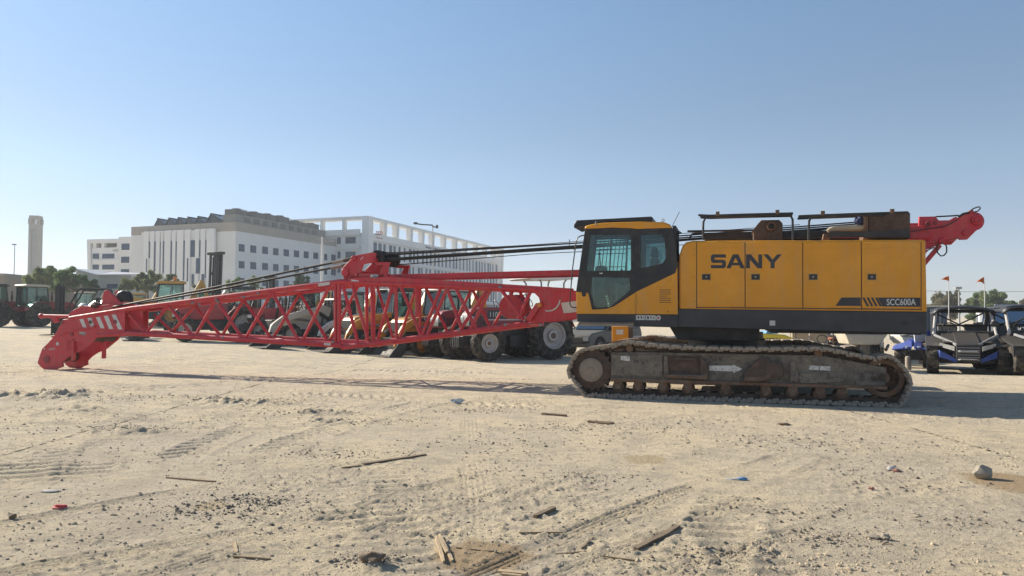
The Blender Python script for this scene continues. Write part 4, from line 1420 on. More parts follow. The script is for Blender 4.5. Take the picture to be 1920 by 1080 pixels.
wd = MB().lathe((x, BN + .3, z), (0, 1, 0), [(0, -.02), (.08, -.02), (.09, 0), (.255, 0), (.265, .04), (.20, .06), (.20, .60), (.265, .62), (.255, .66), (0, .66)], 32)
wdo = wd.build('rope_drum', 'red', base)
plate('cylinder_arm', 'red', base, [(985, 600), (1006, 568), (1016, 570), (996, 602)], BN - .08, .05, .04, .006)
x, z = C.pl(1012, 572, BN - .1)
MB().cyl((x, BN - .16, z), (x, BN, z), .05, 14).build('lamp', 'amber', base)
for px, py in ((938, 538), (948, 609), (1014, 609), (860, 618.5), (703, 519)):
    x, z = C.pl(px, py, BN - .06)
    MB().blob((x, BN - .07, z), .045, .03, .035, 1, .3).build('cable_clip', 'steel', base)
# mast laid along the top of the boom
ms = MB()
for yv in (BN + .18, BF - .3):
    a0, a1 = C.pl(716, 519.5, BN + .18), C.pl(1090, 510.5, BN + .18)
    ms.beam((a0[0], yv, a0[1]), (a1[0], yv, a1[1]), .09, .105)
    b0, b1 = C.pl(1090, 510.5, BN + .18), C.pl(1300, 540, BN + .18)
    ms.beam((b0[0], yv, b0[1]), (b1[0], yv, b1[1]), .09, .105)
mst = ms.build('mast', 'red', C, bevel=.008)
bl = MB()
LEFTLEG = [(640, 507), (644, 500), (657, 487), (668, 478.5), (699, 473), (704.5, 475), (704, 491), (681, 495.5), (675, 513), (671, 520), (662, 524), (650, 524), (643, 518)]
RIGHTLEG = [(700, 491.5), (731, 491.5), (728, 500), (726, 515), (722, 523), (705, 523), (712, 513), (718.5, 497.5), (704, 497)]
BASEB = [(643, 516), (672, 512.5), (727, 513), (750, 519), (730, 525), (645, 525)]
for yv in (BN + .02, BF - .25):
    for poly in (LEFTLEG, RIGHTLEG, BASEB):
        bl.prism(C.pls(poly, BN + .02), yv, yv + (.05 if poly is not BASEB else .07))
for px, py, r in ((648, 511, .09), (664, 484, .06), (700, 487, .05), (724, 518, .05), (668, 515, .045)):
    x, z = C.pl(px, py, BN + .02)
    bl.cyl((x, BN - .02, z), (x, BF - .15, z), r, 16)
bo = bl.build('bail_frame', 'red', mst, bevel=.006)
sv = MB()
x, z = C.pl(712, 484, BN + .3)
for k in range(5):
    yv = BN + .16 + k * .20
    sv.lathe((x, yv, z), (0, 1, 0), [(.04, 0), (.17, 0), (.14, .04), (.17, .08), (.04, .08)], 22)
sv.build('bail_sheave', 'black', bo)
plate('label_sticker', 'decal', bo, [(694.5, 515), (708.5, 515), (708.5, 523), (694.5, 523)], BN - .0, .006)
x, z = C.pl(694, 511, BN + .02)
MB().tube([(x + .04 * cos(q * pi / 6), BN + .02, z + .04 * sin(q * pi / 6)) for q in range(12)], .012, 6, True).build('lifting_eye', 'red', bo)
strip('label_sticker', 'decal', bo, (676, 487), (681, 481.5), BN + .02, .02, .004)
# ropes
rp = MB()
for k in range(4):
    vv = BN + .20 + k * .22
    rp.tube([C.p3(706, 478 + k * .6, vv), C.p3(1170, 450.5, vv), C.p3(1632, 414.5, vv)], .015, 6)
    rp.tube([C.p3(706, 490 - k * .5, vv), C.p3(1170, 459.5, vv), C.p3(1632, 423.5, vv)], .017, 6)
    rp.tube([C.p3(706, 487.5 - k * .3, vv + .1), C.p3(1170, 457.3, vv + .1), C.p3(1632, 421.5, vv + .1)], .015, 6)
    rp.tube([C.p3(712, 486, vv), C.p3(1170, 454.5, vv), C.p3(1632, 418, vv)], .015, 6)
rp.build('luffing_rope', 'rope', C)
rp = MB()
for k in range(2):
    vv = BN + .5 + k * .3
    rp.tube([C.p3(728, 497.5 + k, vv), C.p3(1000, 476, vv), C.p3(1100, 471.5, vv), C.p3(1420, 449.5, vv)], .008, 5)
    rp.tube([C.p3(706, 475.0 + k, vv), C.p3(1000, 459, vv), C.p3(1500, 421, vv)], .007, 5)
rp.build('hoist_rope', 'rope', C)
for k, (a, m_, b, vv) in enumerate((((655, 486.5), (560, 505.5), (213, 575.5), BN + .15), ((652, 496.5), (560, 514), (240, 573), BN + .62))):
    MB().tube([C.p3(*a, vv), C.p3(*m_, vv), C.p3((m_[0] + b[0]) / 2, (m_[1] + b[1]) / 2 + 1.5, vv), C.p3(*b, vv)], .027, 7).build('pendant_rope', 'rope', C)
    MB().tube([C.p3(a[0] - 8, a[1] + 1.6, vv), C.p3(a[0] - 31, a[1] + 6.2, vv)], .035, 8).build('rope_socket', 'hub', C)
    MB().tube([C.p3(a[0] + 8, a[1] - 2, vv), C.p3(a[0] - 10, a[1] + 2, vv)], .045, 8).build('rope_socket', 'rust_dark', C)
x, z = C.pl(196, 578, BN + .25)
MB().tube([C.p3(216, 575, BN + .25), C.p3(193, 579.5, BN + .25)], .035, 8).build('rope_socket', 'tan', C)

# ------------------------------------------------------------------ far buildings
M['bwall'] = paint('white_render_wall', (0.76, 0.755, 0.74), 0.85, dust=0.10, dark=0.93, scale=0.12)
M['bwall2'] = paint('white_panel_wall', (0.80, 0.795, 0.78), 0.75, dust=0.06, dark=0.95, scale=0.15)
M['bbeige'] = paint('beige_cladding', (0.40, 0.36, 0.31), 0.8, dust=0.15, dark=0.85, scale=0.3)
M['bgrey'] = paint('grey_screen_cladding', (0.27, 0.265, 0.25), 0.8, dust=0.1, dark=0.8, scale=0.4)
M['bunit'] = paint('rooftop_unit_grey', (0.16, 0.16, 0.155), 0.7, dust=0.1, dark=0.7, scale=0.6)
M['bglass'] = paint('dark_window_glass', (0.030, 0.060, 0.120), 0.16, dust=0.0, dark=0.8, scale=0.2, spec=0.25)
M['solar'] = paint('solar_panel', (0.022, 0.028, 0.045), 0.25, dust=0.08, scale=0.3)
M['tanwall'] = paint('tan_wall', (0.33, 0.27, 0.20), 0.9, dust=0.2, dark=0.85, scale=0.3)
M['shed'] = paint('pale_shed_sheet', (0.52, 0.50, 0.43), 0.7, dust=0.15, dark=0.9, scale=0.4)
M['shedroof'] = paint('shed_roof_sheet', (0.55, 0.57, 0.60), 0.5, dust=0.1, dark=0.9, scale=0.2)
M['minaret'] = paint('minaret_stone', (0.26, 0.235, 0.20), 0.9, dust=0.15, dark=0.9, scale=0.15)
M['polemetal'] = paint('galvanised_pole', (0.42, 0.43, 0.43), 0.5, metal=0.4, dust=0.1, scale=1)

class Bld(Thing):
    def fy(s, px0, px1, py0, py1, y0, y1, name, mat, bevel=0.0, parent=None):
        """box whose front face lies on local y = y0 and covers the pixels given (x from the plane, z from the first column)"""
        a, b = s.pl(px0, py1, y0), s.pl(px1, py0, y0)
        c = s.pl(px0, py0, y0)
        zt = (b[1] + c[1]) / 2 if abs(py0 - py1) > 0 else b[1]
        return MB().box(a[0], b[0], y0, y1, a[1], zt).build(name, mat, parent or s, bevel=bevel)

def building_a():
    p = at(440, 580, 148.0)
    s = Bld('white_building', 'white block with tall narrow slot windows, beige parapet and tilted roof panels', 'building', (p.x, p.y, gz(p.x, p.y) - .3), R(-19))
    zw, zp = s.pl(440, 433, 0)[1], s.pl(440, 416, 0)[1]
    zs = s.pl(440, 400.5, 0)[1]
    xl = s.pl(246, 470, 0)[0]
    yr = s.px(640, 470, 0)[0]
    MB().box(xl, 0, 0, yr, 0, zw).build('wall', 'bwall', s)
    MB().box(xl - .05, .05, -.05, yr + .05, zw, zp).build('parapet', 'bbeige', s)
    x1, x2 = s.pl(269, 470, 0)[0], s.pl(401, 470, 0)[0]
    zf = s.pl(440, 428.5, 0)[1]
    MB().box(x1, x2, -.62, 0, 0, zf).build('bay_wall', 'bwall', s)
    for a, b in ((269, 278), (281.5, 288), (292, 299), (301.5, 304.5), (308, 319), (322.5, 328.5), (331.5, 343), (346.5, 356), (365.5, 372.5), (376, 384), (387, 401)):
        xa, xb = s.pl(a, 470, -.9)[0], s.pl(b, 470, -.9)[0]
        MB().box(xa, xb, -.9, -.26, 0, zf + .12).build('fin', 'bwall2', s)
    for a, b, t, bo in ((278.6, 281.6, 453, 484), (288.8, 292, 453, 509), (299.4, 301.8, 453, 513), (305, 308, 452, 512), (319.4, 322.6, 452, 514), (329, 331.8, 452, 518), (343.3, 346.5, 451, 525),
                        (356.4, 365.4, 450.5, 482), (373, 376.2, 450.5, 482), (384, 387.2, 450, 521)):
        q = s.pl(a, bo, -.66), s.pl(b, t, -.66)
        MB().box(q[0][0] - .12, q[1][0] + .12, -.74, -.66, q[0][1], q[1][1]).build('slot_window', 'bglass', s)
    for a, b, t, bo in ((273.5, 275.8, 485, 510), (350, 353, 484, 528), (367, 375, 484, 513), (359, 363, 514, 534), (377.5, 383, 514, 532)):
        q = s.pl(a, bo, -.92), s.pl(b, t, -.92)
        MB().box(q[0][0], q[1][0], -.94, -.90, q[0][1], q[1][1]).build('slot_window', 'bglass', s)
    # right-hand face, two rows of square windows and a part of the third
    for a, b, t in ((447, 458, 458.6), (468.6, 480, 461), (491, 502, 463.3), (511.5, 521.8, 466), (531.3, 541.5, 468.3), (550.5, 560.3, 470.3), (569, 578.3, 472.2), (587, 596, 474), (607.4, 613, 476.5), (620.5, 629, 478)):
        for k, dy in enumerate((0, 31.5, 63)):
            f = (590 - t) / 131.4
            tt = t + dy * f
            hh = 12.6 * f
            c0, c1 = s.px(a, tt + hh, 0), s.px(b, tt, 0)
            f_ = MB().box(0, .05, c0[0] - .12, c1[0] + .12, c0[1] - .1, c1[1] + .1).build('window', 'bwall2', s)
            MB().box(.05, .08, c0[0], c1[0], c0[1], c1[1]).build('pane', 'bglass', f_)
    # plant screen and units on the roof
    xa = s.pl(416, 410, 0)[0]
    y2 = s.px(613, 440, 0)[0]
    MB().box(xa, -.4, .4, y2, zp, zs).build('roof_screen', 'bgrey', s)
    k = 0
    y = 1.0
    rn = random.Random(3)
    while y < y2 - 3:
        w = rn.uniform(3.0, 5.5)
        u = MB()
        h_ = zs + rn.uniform(.7, 1.5)
        u.box(-3.6, -.9, y, y + w, zs, h_)
        u.cyl((-2.2, y + w / 2, h_), (-2.2, y + w / 2, h_ + .3), .9, 12)
        u.cyl((-.5, y, zs), (-.5, y, zs + 1.2), .04, 5)
        u.cyl((-.5, y + w, zs), (-.5, y + w, zs + 1.2), .04, 5)
        u.cyl((-.5, y, zs + 1.15), (-.5, y + w, zs + 1.15), .04, 5)
        u.build('rooftop_unit', 'bunit', s)
        y += w + rn.uniform(.6, 2.4)
    for y in range(3, int(y2) - 2, 3):
        MB().box(-.40, -.30, y, y + 1.7, zp + .3, zs - .3).build('screen_panel', 'bunit', s)
    for a in (274, 295, 313, 331, 350, 370):
        x0, x1_ = s.pl(a, 420, 0)[0], s.pl(a + (26 if a < 360 else 46), 420, 0)[0]
        z0 = zp + .15
        z1 = z0 + (1.75 if a < 360 else 2.2)
        xm_ = x0 + (x1_ - x0) * .22
        m = MB()
        m.hexa([(x0, 2.0, z0), (xm_ + .3, 2.0, z1 - .05), (xm_ + .3, 8, z1 - .05), (x0, 8, z0), (x0, 2.0, z0 + .1), (xm_ + .3, 2.0, z1 + .05), (xm_ + .3, 8, z1 + .05), (x0, 8, z0 + .1)])
        m.hexa([(xm_, 2.0, z1 - .1), (x1_, 2.0, z0), (x1_, 8, z0), (xm_, 8, z1 - .1), (xm_, 2.0, z1 + .02), (x1_, 2.0, z0 + .1), (x1_, 8, z0 + .1), (xm_, 8, z1 + .02)])
        m.prism([(x0, z0), (xm_ + .1, z1 - .1), (x1_, z0)], 2.2, 2.3)
        m.build('solar_panel', 'solar', s)
    return s

def building_b():
    p = at(690, 580, 178.0)
    s = Bld('white_office_building', 'white office building with an open roof frame and rows of slatted windows', 'building', (p.x, p.y, gz(p.x, p.y) - .3), R(-19))
    zt = s.pl(690, 404.5, 0)[1]
    zb = s.pl(690, 412, 0)[1]
    zo = zt - 3.9
    xl = s.pl(540, 440, 0)[0]
    yr = s.px(945, 470, 0)[0]
    fr = MB()
    fr.box(xl, 0, 0, 3.2, zb + .3, zt)
    fr.box(-3.2, 0, 3.2, yr, zb + .3, zt)
    fr.hexa([(-2.4, -.02, 0), (.02, -.02, 0), (.02, 2.6, 0), (-2.4, 2.6, 0), (-1.7, -.02, zt - .01), (.02, -.02, zt - .01), (.02, 2.2, zt - .01), (-1.7, 2.2, zt - .01)])
    fr.hexa([(-3.2, yr - 3.6, 0), (.02, yr - 3.6, 0), (.02, yr - 2.6, 0), (-3.2, yr - 2.6, 0), (-3.2, yr - .9, zt - .01), (.02, yr - .9, zt - .01), (.02, yr + .01, zt - .01), (-3.2, yr + .01, zt - .01)])
    fr.build('roof_frame', 'bwall2', s)
    MB().box(xl, -.9, 1.4, yr - 3, 0, zo).build('wall', 'bwall', s)
    for a in (723, 746, 772, 794, 813, 835, 856, 875, 895, 912, 928):
        y = s.px(a, 440, 0)[0]
        MB().hexa([(-1.6, y, zo), (-.2, y, zo), (-.2, y + 1.0, zo), (-1.6, y + 1.0, zo), (-1.6, y - .3, zb + .3), (-.2, y - .3, zb + .3), (-.2, y + 1.3, zb + .3), (-1.6, y + 1.3, zb + .3)]).build('frame_post', 'bwall2', s)
    for a in (604, 645):
        x = s.pl(a, 420, 0)[0]
        MB().box(x - .7, x + .1, .3, 1.2, zo, zb + .3).build('frame_post', 'bwall2', s)
    # slatted windows floor by floor
    floors = [(zo - 2.1, 3.7), (zo - 6.9, 3.7), (zo - 11.7, 3.7)]
    rn = random.Random(11)
    n = 33
    for zz, hh in floors:
        y = 3.4
        step = (yr - 7.6) / n
        for k in range(n):
            w = step * rn.choice((.34, .42, .42, .60))
            o = step * rn.uniform(0, .25)
            MB().box(-.9, -.86, y + o, y + o + w, zz - hh, zz).build('slat_window', 'bglass', s)
            y += step
        MB().box(-.9, -.55, 2.7, yr - 3.9, zz - hh - .75, zz - hh - .35).build('floor_band', 'bwall2', s)
    for zz in (zo - 16.5,):
        MB().box(-.9, -.86, 3.4, yr - 4.2, zz - 3.4, zz).build('shop_window', 'bglass', s)
    MB().box(-.9, -.5, 2.7, yr - 3.9, zo - 1.7, zo - .02).build('sign_band', 'bwall2', s)
    def sign(txt, a, b, ty, by, mat):
        y0, z0 = s.px(a, by, -.5)
        y1, z1 = s.px(b, ty, -.5)
        o = text_mesh(txt, 0, y1 - y0, 0, z1 - z0, 0, mat, s, 'sign_lettering', depth=.06, bold=.02)
        o.rotation_euler = (0, 0, pi / 2)
        o.location = (-.5, y0, z0)
        return o
    zc = zo - .9
    c0 = s.px(798, 455, -.5)[0]
    c1 = s.px(833, 455, -.5)[0]
    for txt, a, b, mat, hh in (('Northern Park Medical Complex', 798, 833, 'charcoal', .85), ('Medical Park', 847, 868, 'grey', .9)):
        y0, y1 = s.px(a, 455, -.5)[0], s.px(b, 455, -.5)[0]
        o = text_mesh(txt, 0, y1 - y0, 0, hh, 0, mat, s, 'sign_lettering', depth=.06, bold=.02)
        o.rotation_euler = (0, 0, pi / 2)
        o.location = (-.5, y0, zc - hh / 2)
    y0 = s.px(704, 440, -.5)[0]
    em = MB()
    for k in range(4):
        em.tube([(-.45, y0 + .3 + k * .85 + .4 * sin(q), zo + .2 + .45 * cos(q) + .1 * k) for q in (0, .9, 1.8, 2.7, 3.6, 4.5)], .13, 5)
    em.box(-.5, -.42, y0 + .2, y0 + 3.6, zo - 1.0, zo - .8)
    em.build('emblem', 'maroon', s)
    # face towards the left: balcony bands and windows
    for t, b in ((429.5, 443.5), (463, 468.5), (490, 495)):
        a0, b0 = s.pl(600, b, 1.1), s.pl(675, t, 1.1)
        MB().box(a0[0], b0[0], 1.0, 1.4, a0[1], b0[1]).build('balcony_band', 'bwall2', s)
    for a, b, t, bo in ((632, 639, 445, 457.5), (648, 667, 444, 457), (633, 638.5, 471.5, 484.5), (648, 667, 471.5, 484.3), (633, 638.5, 498, 511), (648, 667, 498, 511)):
        c0, c1 = s.pl(a, bo, 1.4), s.pl(b, t, 1.4)
        MB().box(c0[0], c1[0], 1.34, 1.4, c0[1], c1[1]).build('window', 'bglass', s)
    return s

def building_c():
    p = at(246, 580, 162.0)
    s = Bld('white_building_wing', 'low white wing with wide grey windows behind the metal shed', 'building', (p.x, p.y, gz(p.x, p.y) - .3), R(-12))
    zt = s.pl(228, 444, 0)[1]
    z2 = s.pl(200, 448, 0)[1]
    x0, xm, x1 = s.pl(170, 500, 0)[0], s.pl(222, 470, 0)[0], s.pl(247, 470, 0)[0]
    MB().box(xm, x1, 0, 12, 0, zt).build('wall', 'bwall', s)
    zo1, zo0 = s.pl(200, 455.5, 0)[1], s.pl(200, 464, 0)[1]
    fr = MB()
    fr.box(x0, xm, .3, 10, 0, zo0)
    fr.box(x0 - .4, xm, 0, 10, zo1, z2)
    fr.hexa([(x0 - .2, -.05, 0), (x0 + .6, -.05, 0), (x0 + .6, 10, 0), (x0 - .2, 10, 0), (x0 - 1.1, -.05, z2 - .01), (x0 - .3, -.05, z2 - .01), (x0 - .3, 10, z2 - .01), (x0 - 1.1, 10, z2 - .01)])
    for a in (176, 191.5, 221):
        x = s.pl(a, 460, 0)[0]
        fr.box(x - .5, x + .3, .3, 1.2, zo0, zo1)
    fr.box(s.pl(198, 460, 0)[0], xm, 6, 6.3, zo0, zo1)
    fr.build('roof_frame', 'bwall2', s)
    for a, b, t, bo in ((228, 243.5, 456.5, 469), (227.5, 243, 481, 493), (227, 242.5, 504.5, 512), (174, 186.5, 475.5, 485.5), (192, 215, 475.5, 485), (174, 186, 496, 505.5), (192, 214.5, 496, 505.5), (222, 224.3, 478, 484.5), (222, 224.3, 496, 503)):
        yy = 0.0 if a > 226 else .3
        c0, c1 = s.pl(a, bo, yy), s.pl(b, t, yy)
        f_ = MB().box(c0[0] - .12, c1[0] + .12, yy - .06, yy, c0[1] - .12, c1[1] + .12).build('window', 'bwall2', s)
        MB().box(c0[0], c1[0], yy - .09, yy - .06, c0[1], c1[1]).build('pane', 'bglass', f_)
    for t in (468, 470.2):
        c0, c1 = s.pl(212, t + 1, .3), s.pl(223, t, .3)
        MB().box(c0[0], c1[0], .22, .3, c0[1], c1[1]).build('louvre', 'bunit', s)
    c0 = s.pl(174, 490, .3)
    MB().box(x0 + .6, xm, .05, .3, c0[1] - .2, c0[1] + .3).build('floor_band', 'bwall2', s)
    return s

building_a()
building_b()
building_c()

def shed():
    p = at(187, 548, 105.0)
    s = Bld('metal_shed', 'pale corrugated metal shed with a shallow pitched roof beside the trees', 'shed', (p.x, p.y, gz(p.x, p.y)), R(-8))
    ze, zr = s.pl(190, 516.5, 0)[1], s.pl(152, 505.5, 0)[1] 
    x1 = s.pl(246, 530, 0)[0]
    xg = s.pl(142, 520, 0)[0]
    w = MB()
    w.box(0, x1, 0, 9, -.2, ze)
    n = 26
    for k in range(n):
        x = x1 * (k + .2) / n
        w.box(x, x + x1 / n * .45, -.06, 0, -.2, ze - .05)
    w.build('wall', 'shed', s)
    MB().prism([(xg, -.2), (0, -.2), (0, ze), (xg * .97, zr), (xg, zr - .3)], .05, 9).build('gable_wall', 'shed', s)
    r = MB()
    r.hexa([(-.3, -.4, ze), (x1, -.4, ze), (x1 - 1, 7, zr - .4), (xg, 7, zr), (-.3, -.4, ze + .14), (x1, -.4, ze + .14), (x1 - 1, 7, zr - .26), (xg, 7, zr + .14)])
    r.hexa([(xg, -.3, zr), (-.3, -.4, ze), (xg + .4, 7, zr + .02), (xg, 7, zr), (xg, -.3, zr + .16), (-.3, -.4, ze + .15), (xg + .4, 7, zr + .18), (xg, 7, zr + .15)])
    r.build('roof', 'shedroof', s)
    a, b = s.pl(201, 541, 0), s.pl(221, 532.5, 0)
    MB().box(a[0], b[0], -.1, -.06, a[1], b[1]).build('window', 'bglass', s)
shed()

def tan_block():
    p = at(0, 548, 92.0)
    s = Bld('tan_warehouse', 'flat tan warehouse at the lot edge beside the leafy trees', 'warehouse', (p.x, p.y, gz(p.x, p.y)), R(4))
    zt = s.pl(20, 516.5, 0)[1]
    x0, x1, x2 = s.pl(-60, 530, 0)[0], s.pl(9, 530, 0)[0], s.pl(38, 530, 0)[0]
    MB().box(x0, x1, 0, 14, -.3, zt).build('wall', 'tanwall', s)
    w = MB()
    w.hexa([(x1, .0, -.3), (x2, 2.5, -.3), (x2, 14, -.3), (x1, 14, -.3), (x1, .0, zt), (x2, 2.5, zt - .1), (x2, 14, zt - .1), (x1, 14, zt)])
    w.build('side_wall', 'tanwall', s)
    MB().box(x0, x1, -.1, 14, zt, zt + .25).build('parapet', 'bbeige', s)
    zf = s.pl(60, 519, 2)[1]
    s2 = Bld('tan_boundary_wall', 'long tan boundary wall below the leafy trees', 'wall', tuple(at(66, 552, 96)), R(2))
    a, b = s2.pl(36, 548, 0)[0], s2.pl(150, 548, 0)[0]
    w = MB().box(a, b, 0, .3, -1.2, s2.pl(66, 523, 0)[1])
    for k in range(9):
        x = a + (b - a) * k / 8
        w.box(x - .2, x + .2, -.1, .4, -1.2, s2.pl(66, 522, 0)[1])
    me = w.build('wall_face', 'tanwall', s2)
tan_block()

def minaret():
    p = at(64, 560, 300.0)
    s = Bld('minaret', 'square stone minaret with a long recessed panel and an open top', 'tower', (p.x, p.y, 0.0), R(8))
    zt = s.pl(64, 405, 0)[1]
    h_ = 1390 / 300.0
    w = 1.85
    t = MB()
    # four corner piers, a recess on the front face, and an open lantern at the top
    t.box(-w, w, -w, w, 0, zt * .45)
    t.box(-w, -w * .45, -w, w, zt * .45, zt - 5.5)
    t.box(w * .45, w, -w, w, zt * .45, zt - 5.5)
    t.box(-w * .45, w * .45, -w + .7, w, zt * .45, zt - 5.5)
    t.box(-w, w, -w, w, zt - 5.5, zt - 3.6)
    t.build('shaft', 'minaret', s)
    l = MB()
    for a in (-1, 1):
        for b in (-1, 1):
            l.box(a * w * .82 - .5, a * w * .82 + .5, b * w * .82 - .5, b * w * .82 + .5, zt - 3.6, zt - 1.2)
    for k in (-1, 0, 1):
        l.cyl((k * 1.1, -w * .8, zt - 3.6), (k * 1.1, -w * .8, zt - 1.9), .14, 6)
    l.box(-w * .98, w * .98, -w * .98, w * .98, zt - 1.2, zt)
    l.build('lantern', 'minaret', s)
    MB().box(-w * .40, w * .40, -w + .64, -w + .70, zt * .46, zt - 6).build('recess_panel', 'bgrey', s)
minaret()

def lamp_pole(px, py0, py1, depth, label, heads, r=.10, mat='polemetal'):
    p = at(px, py1, depth)
    s = Thing('light_pole', label, 'light pole', (p.x, p.y, gz(p.x, p.y)), 0)
    zt = s.pl(px, py0, 0)[1]
    MB().cyl((0, 0, 0), (0, 0, zt), r, 10, r * .6).box(-.25, .25, -.25, .25, 0, .3).build('pole', mat, s)
    if heads == 2:
        MB().tube([(-1.1, 0, zt - .3), (0, 0, zt), (1.1, 0, zt - .3)], .05, 6).build('arm', 'polemetal', s)
        for sx in (-1, -.45, .45, 1):
            MB().box(sx * 1.25 - .28, sx * 1.25 + .28, -.2, .2, zt - .62, zt - .38).build('lamp_head', 'grey', s)
    elif heads == 1:
        MB().box(-.4, .2, -.2, .2, zt - .05, zt + .15).build('lamp_head', 'grey', s)
    elif heads == 3:
        k = depth / F_PX
        MB().tube([(-33 * k, 0, zt - .1 + 3 * k), (-20 * k, 0, zt), (-2 * k, 0, zt - 1 * k), (0, 0, zt - 4 * k), (7 * k, 0, zt - 5 * k), (9 * k, 0, zt - 2 * k)], .11, 7).build('arm', 'charcoal', s)
        MB().blob((-32 * k, 0, zt + .2), .45, .3, .22, 1, .2).build('lamp_head', 'charcoal', s)
        MB().box(6 * k, 10 * k, -.25, .25, zt - 7 * k, zt - 1 * k).build('lamp_head', 'charcoal', s)
    return s
lamp_pole(25.5, 459, 548, 130, 'thin pale pole rising left of the minaret', 1)
lamp_pole(603, 444, 560, 92, 'white twin arm light pole in front of the white building', 2, .20, 'white')
lamp_pole(811, 421, 560, 120, 'dark pole with a long side arm in front of the office building', 3, .13)
lamp_pole(1799, 541, 606, 70, 'pale post among the trees behind the blue container', 1, .10)

# ------------------------------------------------------------------ trees
def leafmat(name, col, rough, **kw):
    m = paint(name, col, rough, **kw)
    nt = m.node_tree
    b = nt.nodes['Principled BSDF']
    out = nt.nodes['Material Output']
    tl = nt.nodes.new('ShaderNodeBsdfTranslucent')
    mx = nd(nt, 'ShaderNodeMixShader', i_0=0.45)
    nt.links.new(b.inputs['Base Color'].links[0].from_socket, tl.inputs[0])
    nt.links.new(b.outputs[0], mx.inputs[1])
    nt.links.new(tl.outputs[0], mx.inputs[2])
    nt.links.new(mx.outputs[0], out.inputs[0])
    b.inputs['Specular IOR Level'].default_value = 0.2
    return m
M['bark'] = paint('tree_bark', (0.12, 0.085, 0.06), 0.95, dust=0.2, scale=2)
M['leaf_a'] = leafmat('olive_leaves', (0.21, 0.28, 0.11), 0.7, dust=0.12, dark=0.55, scale=0.7, second=(0.22, 0.24, 0.09), second_amt=.5)
M['leaf_b'] = leafmat('green_leaves', (0.165, 0.265, 0.10), 0.7, dust=0.10, dark=0.5, scale=0.7, second=(0.20, 0.26, 0.08), second_amt=.5)
M['leaf_c'] = leafmat('dusty_brown_leaves', (0.24, 0.225, 0.14), 0.8, dust=0.15, dark=0.6, scale=0.7, second=(0.25, 0.22, 0.14), second_amt=.5)
M['leaf_d'] = leafmat('dark_green_leaves', (0.10, 0.17, 0.085), 0.7, dust=0.06, dark=0.5, scale=0.7, second=(0.05, 0.085, 0.035), second_amt=.4)

def tree(px, py_base, depth, blobs, mat, label, n=2200, leaf=.26, seed=0, group='trees around the lot'):
    """blobs: crown clumps in pixels (px, py, rx, ry)"""
    rn = random.Random(seed + 100)
    p = at(px, py_base, depth)
    s = Thing('tree', label, 'tree', (p.x, p.y, gz(p.x, p.y)), 0, group)
    k = depth / F_PX
    cl = []
    for (bx, by, rx, ry) in blobs:
        x, z = s.pl(bx, by, 0)
        dy = rn.uniform(-.5, .5) * rx * k
        cl.append((Vector((x, dy, z)), rx * k, ry * k))
    # break the crown into smaller clumps so that its outline is uneven and has gaps
    sub = []
    for c, rx, rz in cl:
        for _ in range(13):
            d = Vector((rn.gauss(0, 1), rn.gauss(0, 1), rn.gauss(0, 1))).normalized() * rn.uniform(.35, .95)
            f = rn.uniform(.22, .42)
            sub.append((c + Vector((d.x * rx, d.y * rx * .9, d.z * rz)), rx * f, rz * f * 1.1))
    V, Fc = [], []
    for i in range(int(n * 1.7)):
        c, rx, rz = rn.choice(sub)
        d = Vector((rn.gauss(0, 1), rn.gauss(0, 1), rn.gauss(0, 1))).normalized() * rn.random() ** .45
        q = c + Vector((d.x * rx, d.y * rx, d.z * rz))
        a = Vector((rn.gauss(0, 1), rn.gauss(0, 1), rn.gauss(0, .7))).normalized()
        b = a.cross(Vector((rn.gauss(0, 1), rn.gauss(0, 1), rn.gauss(0, 1)))).normalized()
        l, w = leaf * rn.uniform(.45, 1.0), leaf * rn.uniform(.25, .5)
        o = len(V)
        V += [q - a * l, q - b * w, q + a * l, q + b * w]
        Fc.append((o, o + 1, o + 2, o + 3))
    mb = MB()
    mb.v, mb.f = [tuple(v) for v in V], Fc
    t = MB()
    ctr = sum((c for c, _, _ in cl), Vector()) / len(cl)
    hz_ = min(c.z - rz for c, _, rz in cl)
    hz_ = max(.6, hz_)
    r0 = max(.10, .035 * ctr.z)
    t.tube([(0, 0, -.1), (.05, 0, hz_ * .6), (ctr.x * .3, 0, hz_ + .2)], [r0, r0 * .8, r0 * .65], 8)
    for c, rx, rz in cl:
        for _ in range(3):
            e = c + Vector((rn.uniform(-.6, .6) * rx, rn.uniform(-.6, .6) * rx, rn.uniform(-.2, .6) * rz))
            m_ = Vector((ctr.x * .3, 0, hz_)).lerp(e, .5) + Vector((0, 0, .2 * rz))
            t.tube([(ctr.x * .3, 0, hz_), m_, e], [r0 * .5, r0 * .3, r0 * .08], 6)
    t.build('trunk', 'bark', s)
    mb.build('crown', mat, s, smooth=0, recalc=False)
    return s

tree(80, 556, 84, [(66, 527, 26, 20), (92, 515, 24, 17), (100, 532, 22, 16), (52, 536, 16, 12)], 'leaf_a', 'broad olive green tree leaning over the tan boundary wall', 5200, .22, 1)
tree(142, 556, 82, [(135, 521, 24, 18), (148, 532, 20, 16), (118, 536, 16, 13), (165, 538, 12, 12)], 'leaf_b', 'deep green tree standing just left of the metal shed', 4600, .22, 2)
tree(178, 556, 80, [(172, 536, 10, 13), (176, 546, 7, 8)], 'leaf_d', 'narrow dark tree against the corner of the metal shed', 1200, .2, 3)
tree(238, 552, 90, [(237, 534, 17, 13), (228, 540, 9, 8)], 'leaf_a', 'small round tree in front of the low white wing', 1900, .2, 4)
tree(278, 552, 92, [(266, 525, 18, 16), (287, 521, 15, 14), (280, 538, 22, 12), (257, 537, 10, 10)], 'leaf_a', 'tall bushy tree in front of the slot windows', 4200, .2, 5)
tree(318, 552, 94, [(318, 527, 14, 12), (330, 538, 12, 10)], 'leaf_b', 'short tree behind the cab with the amber beacon', 1700, .2, 6)
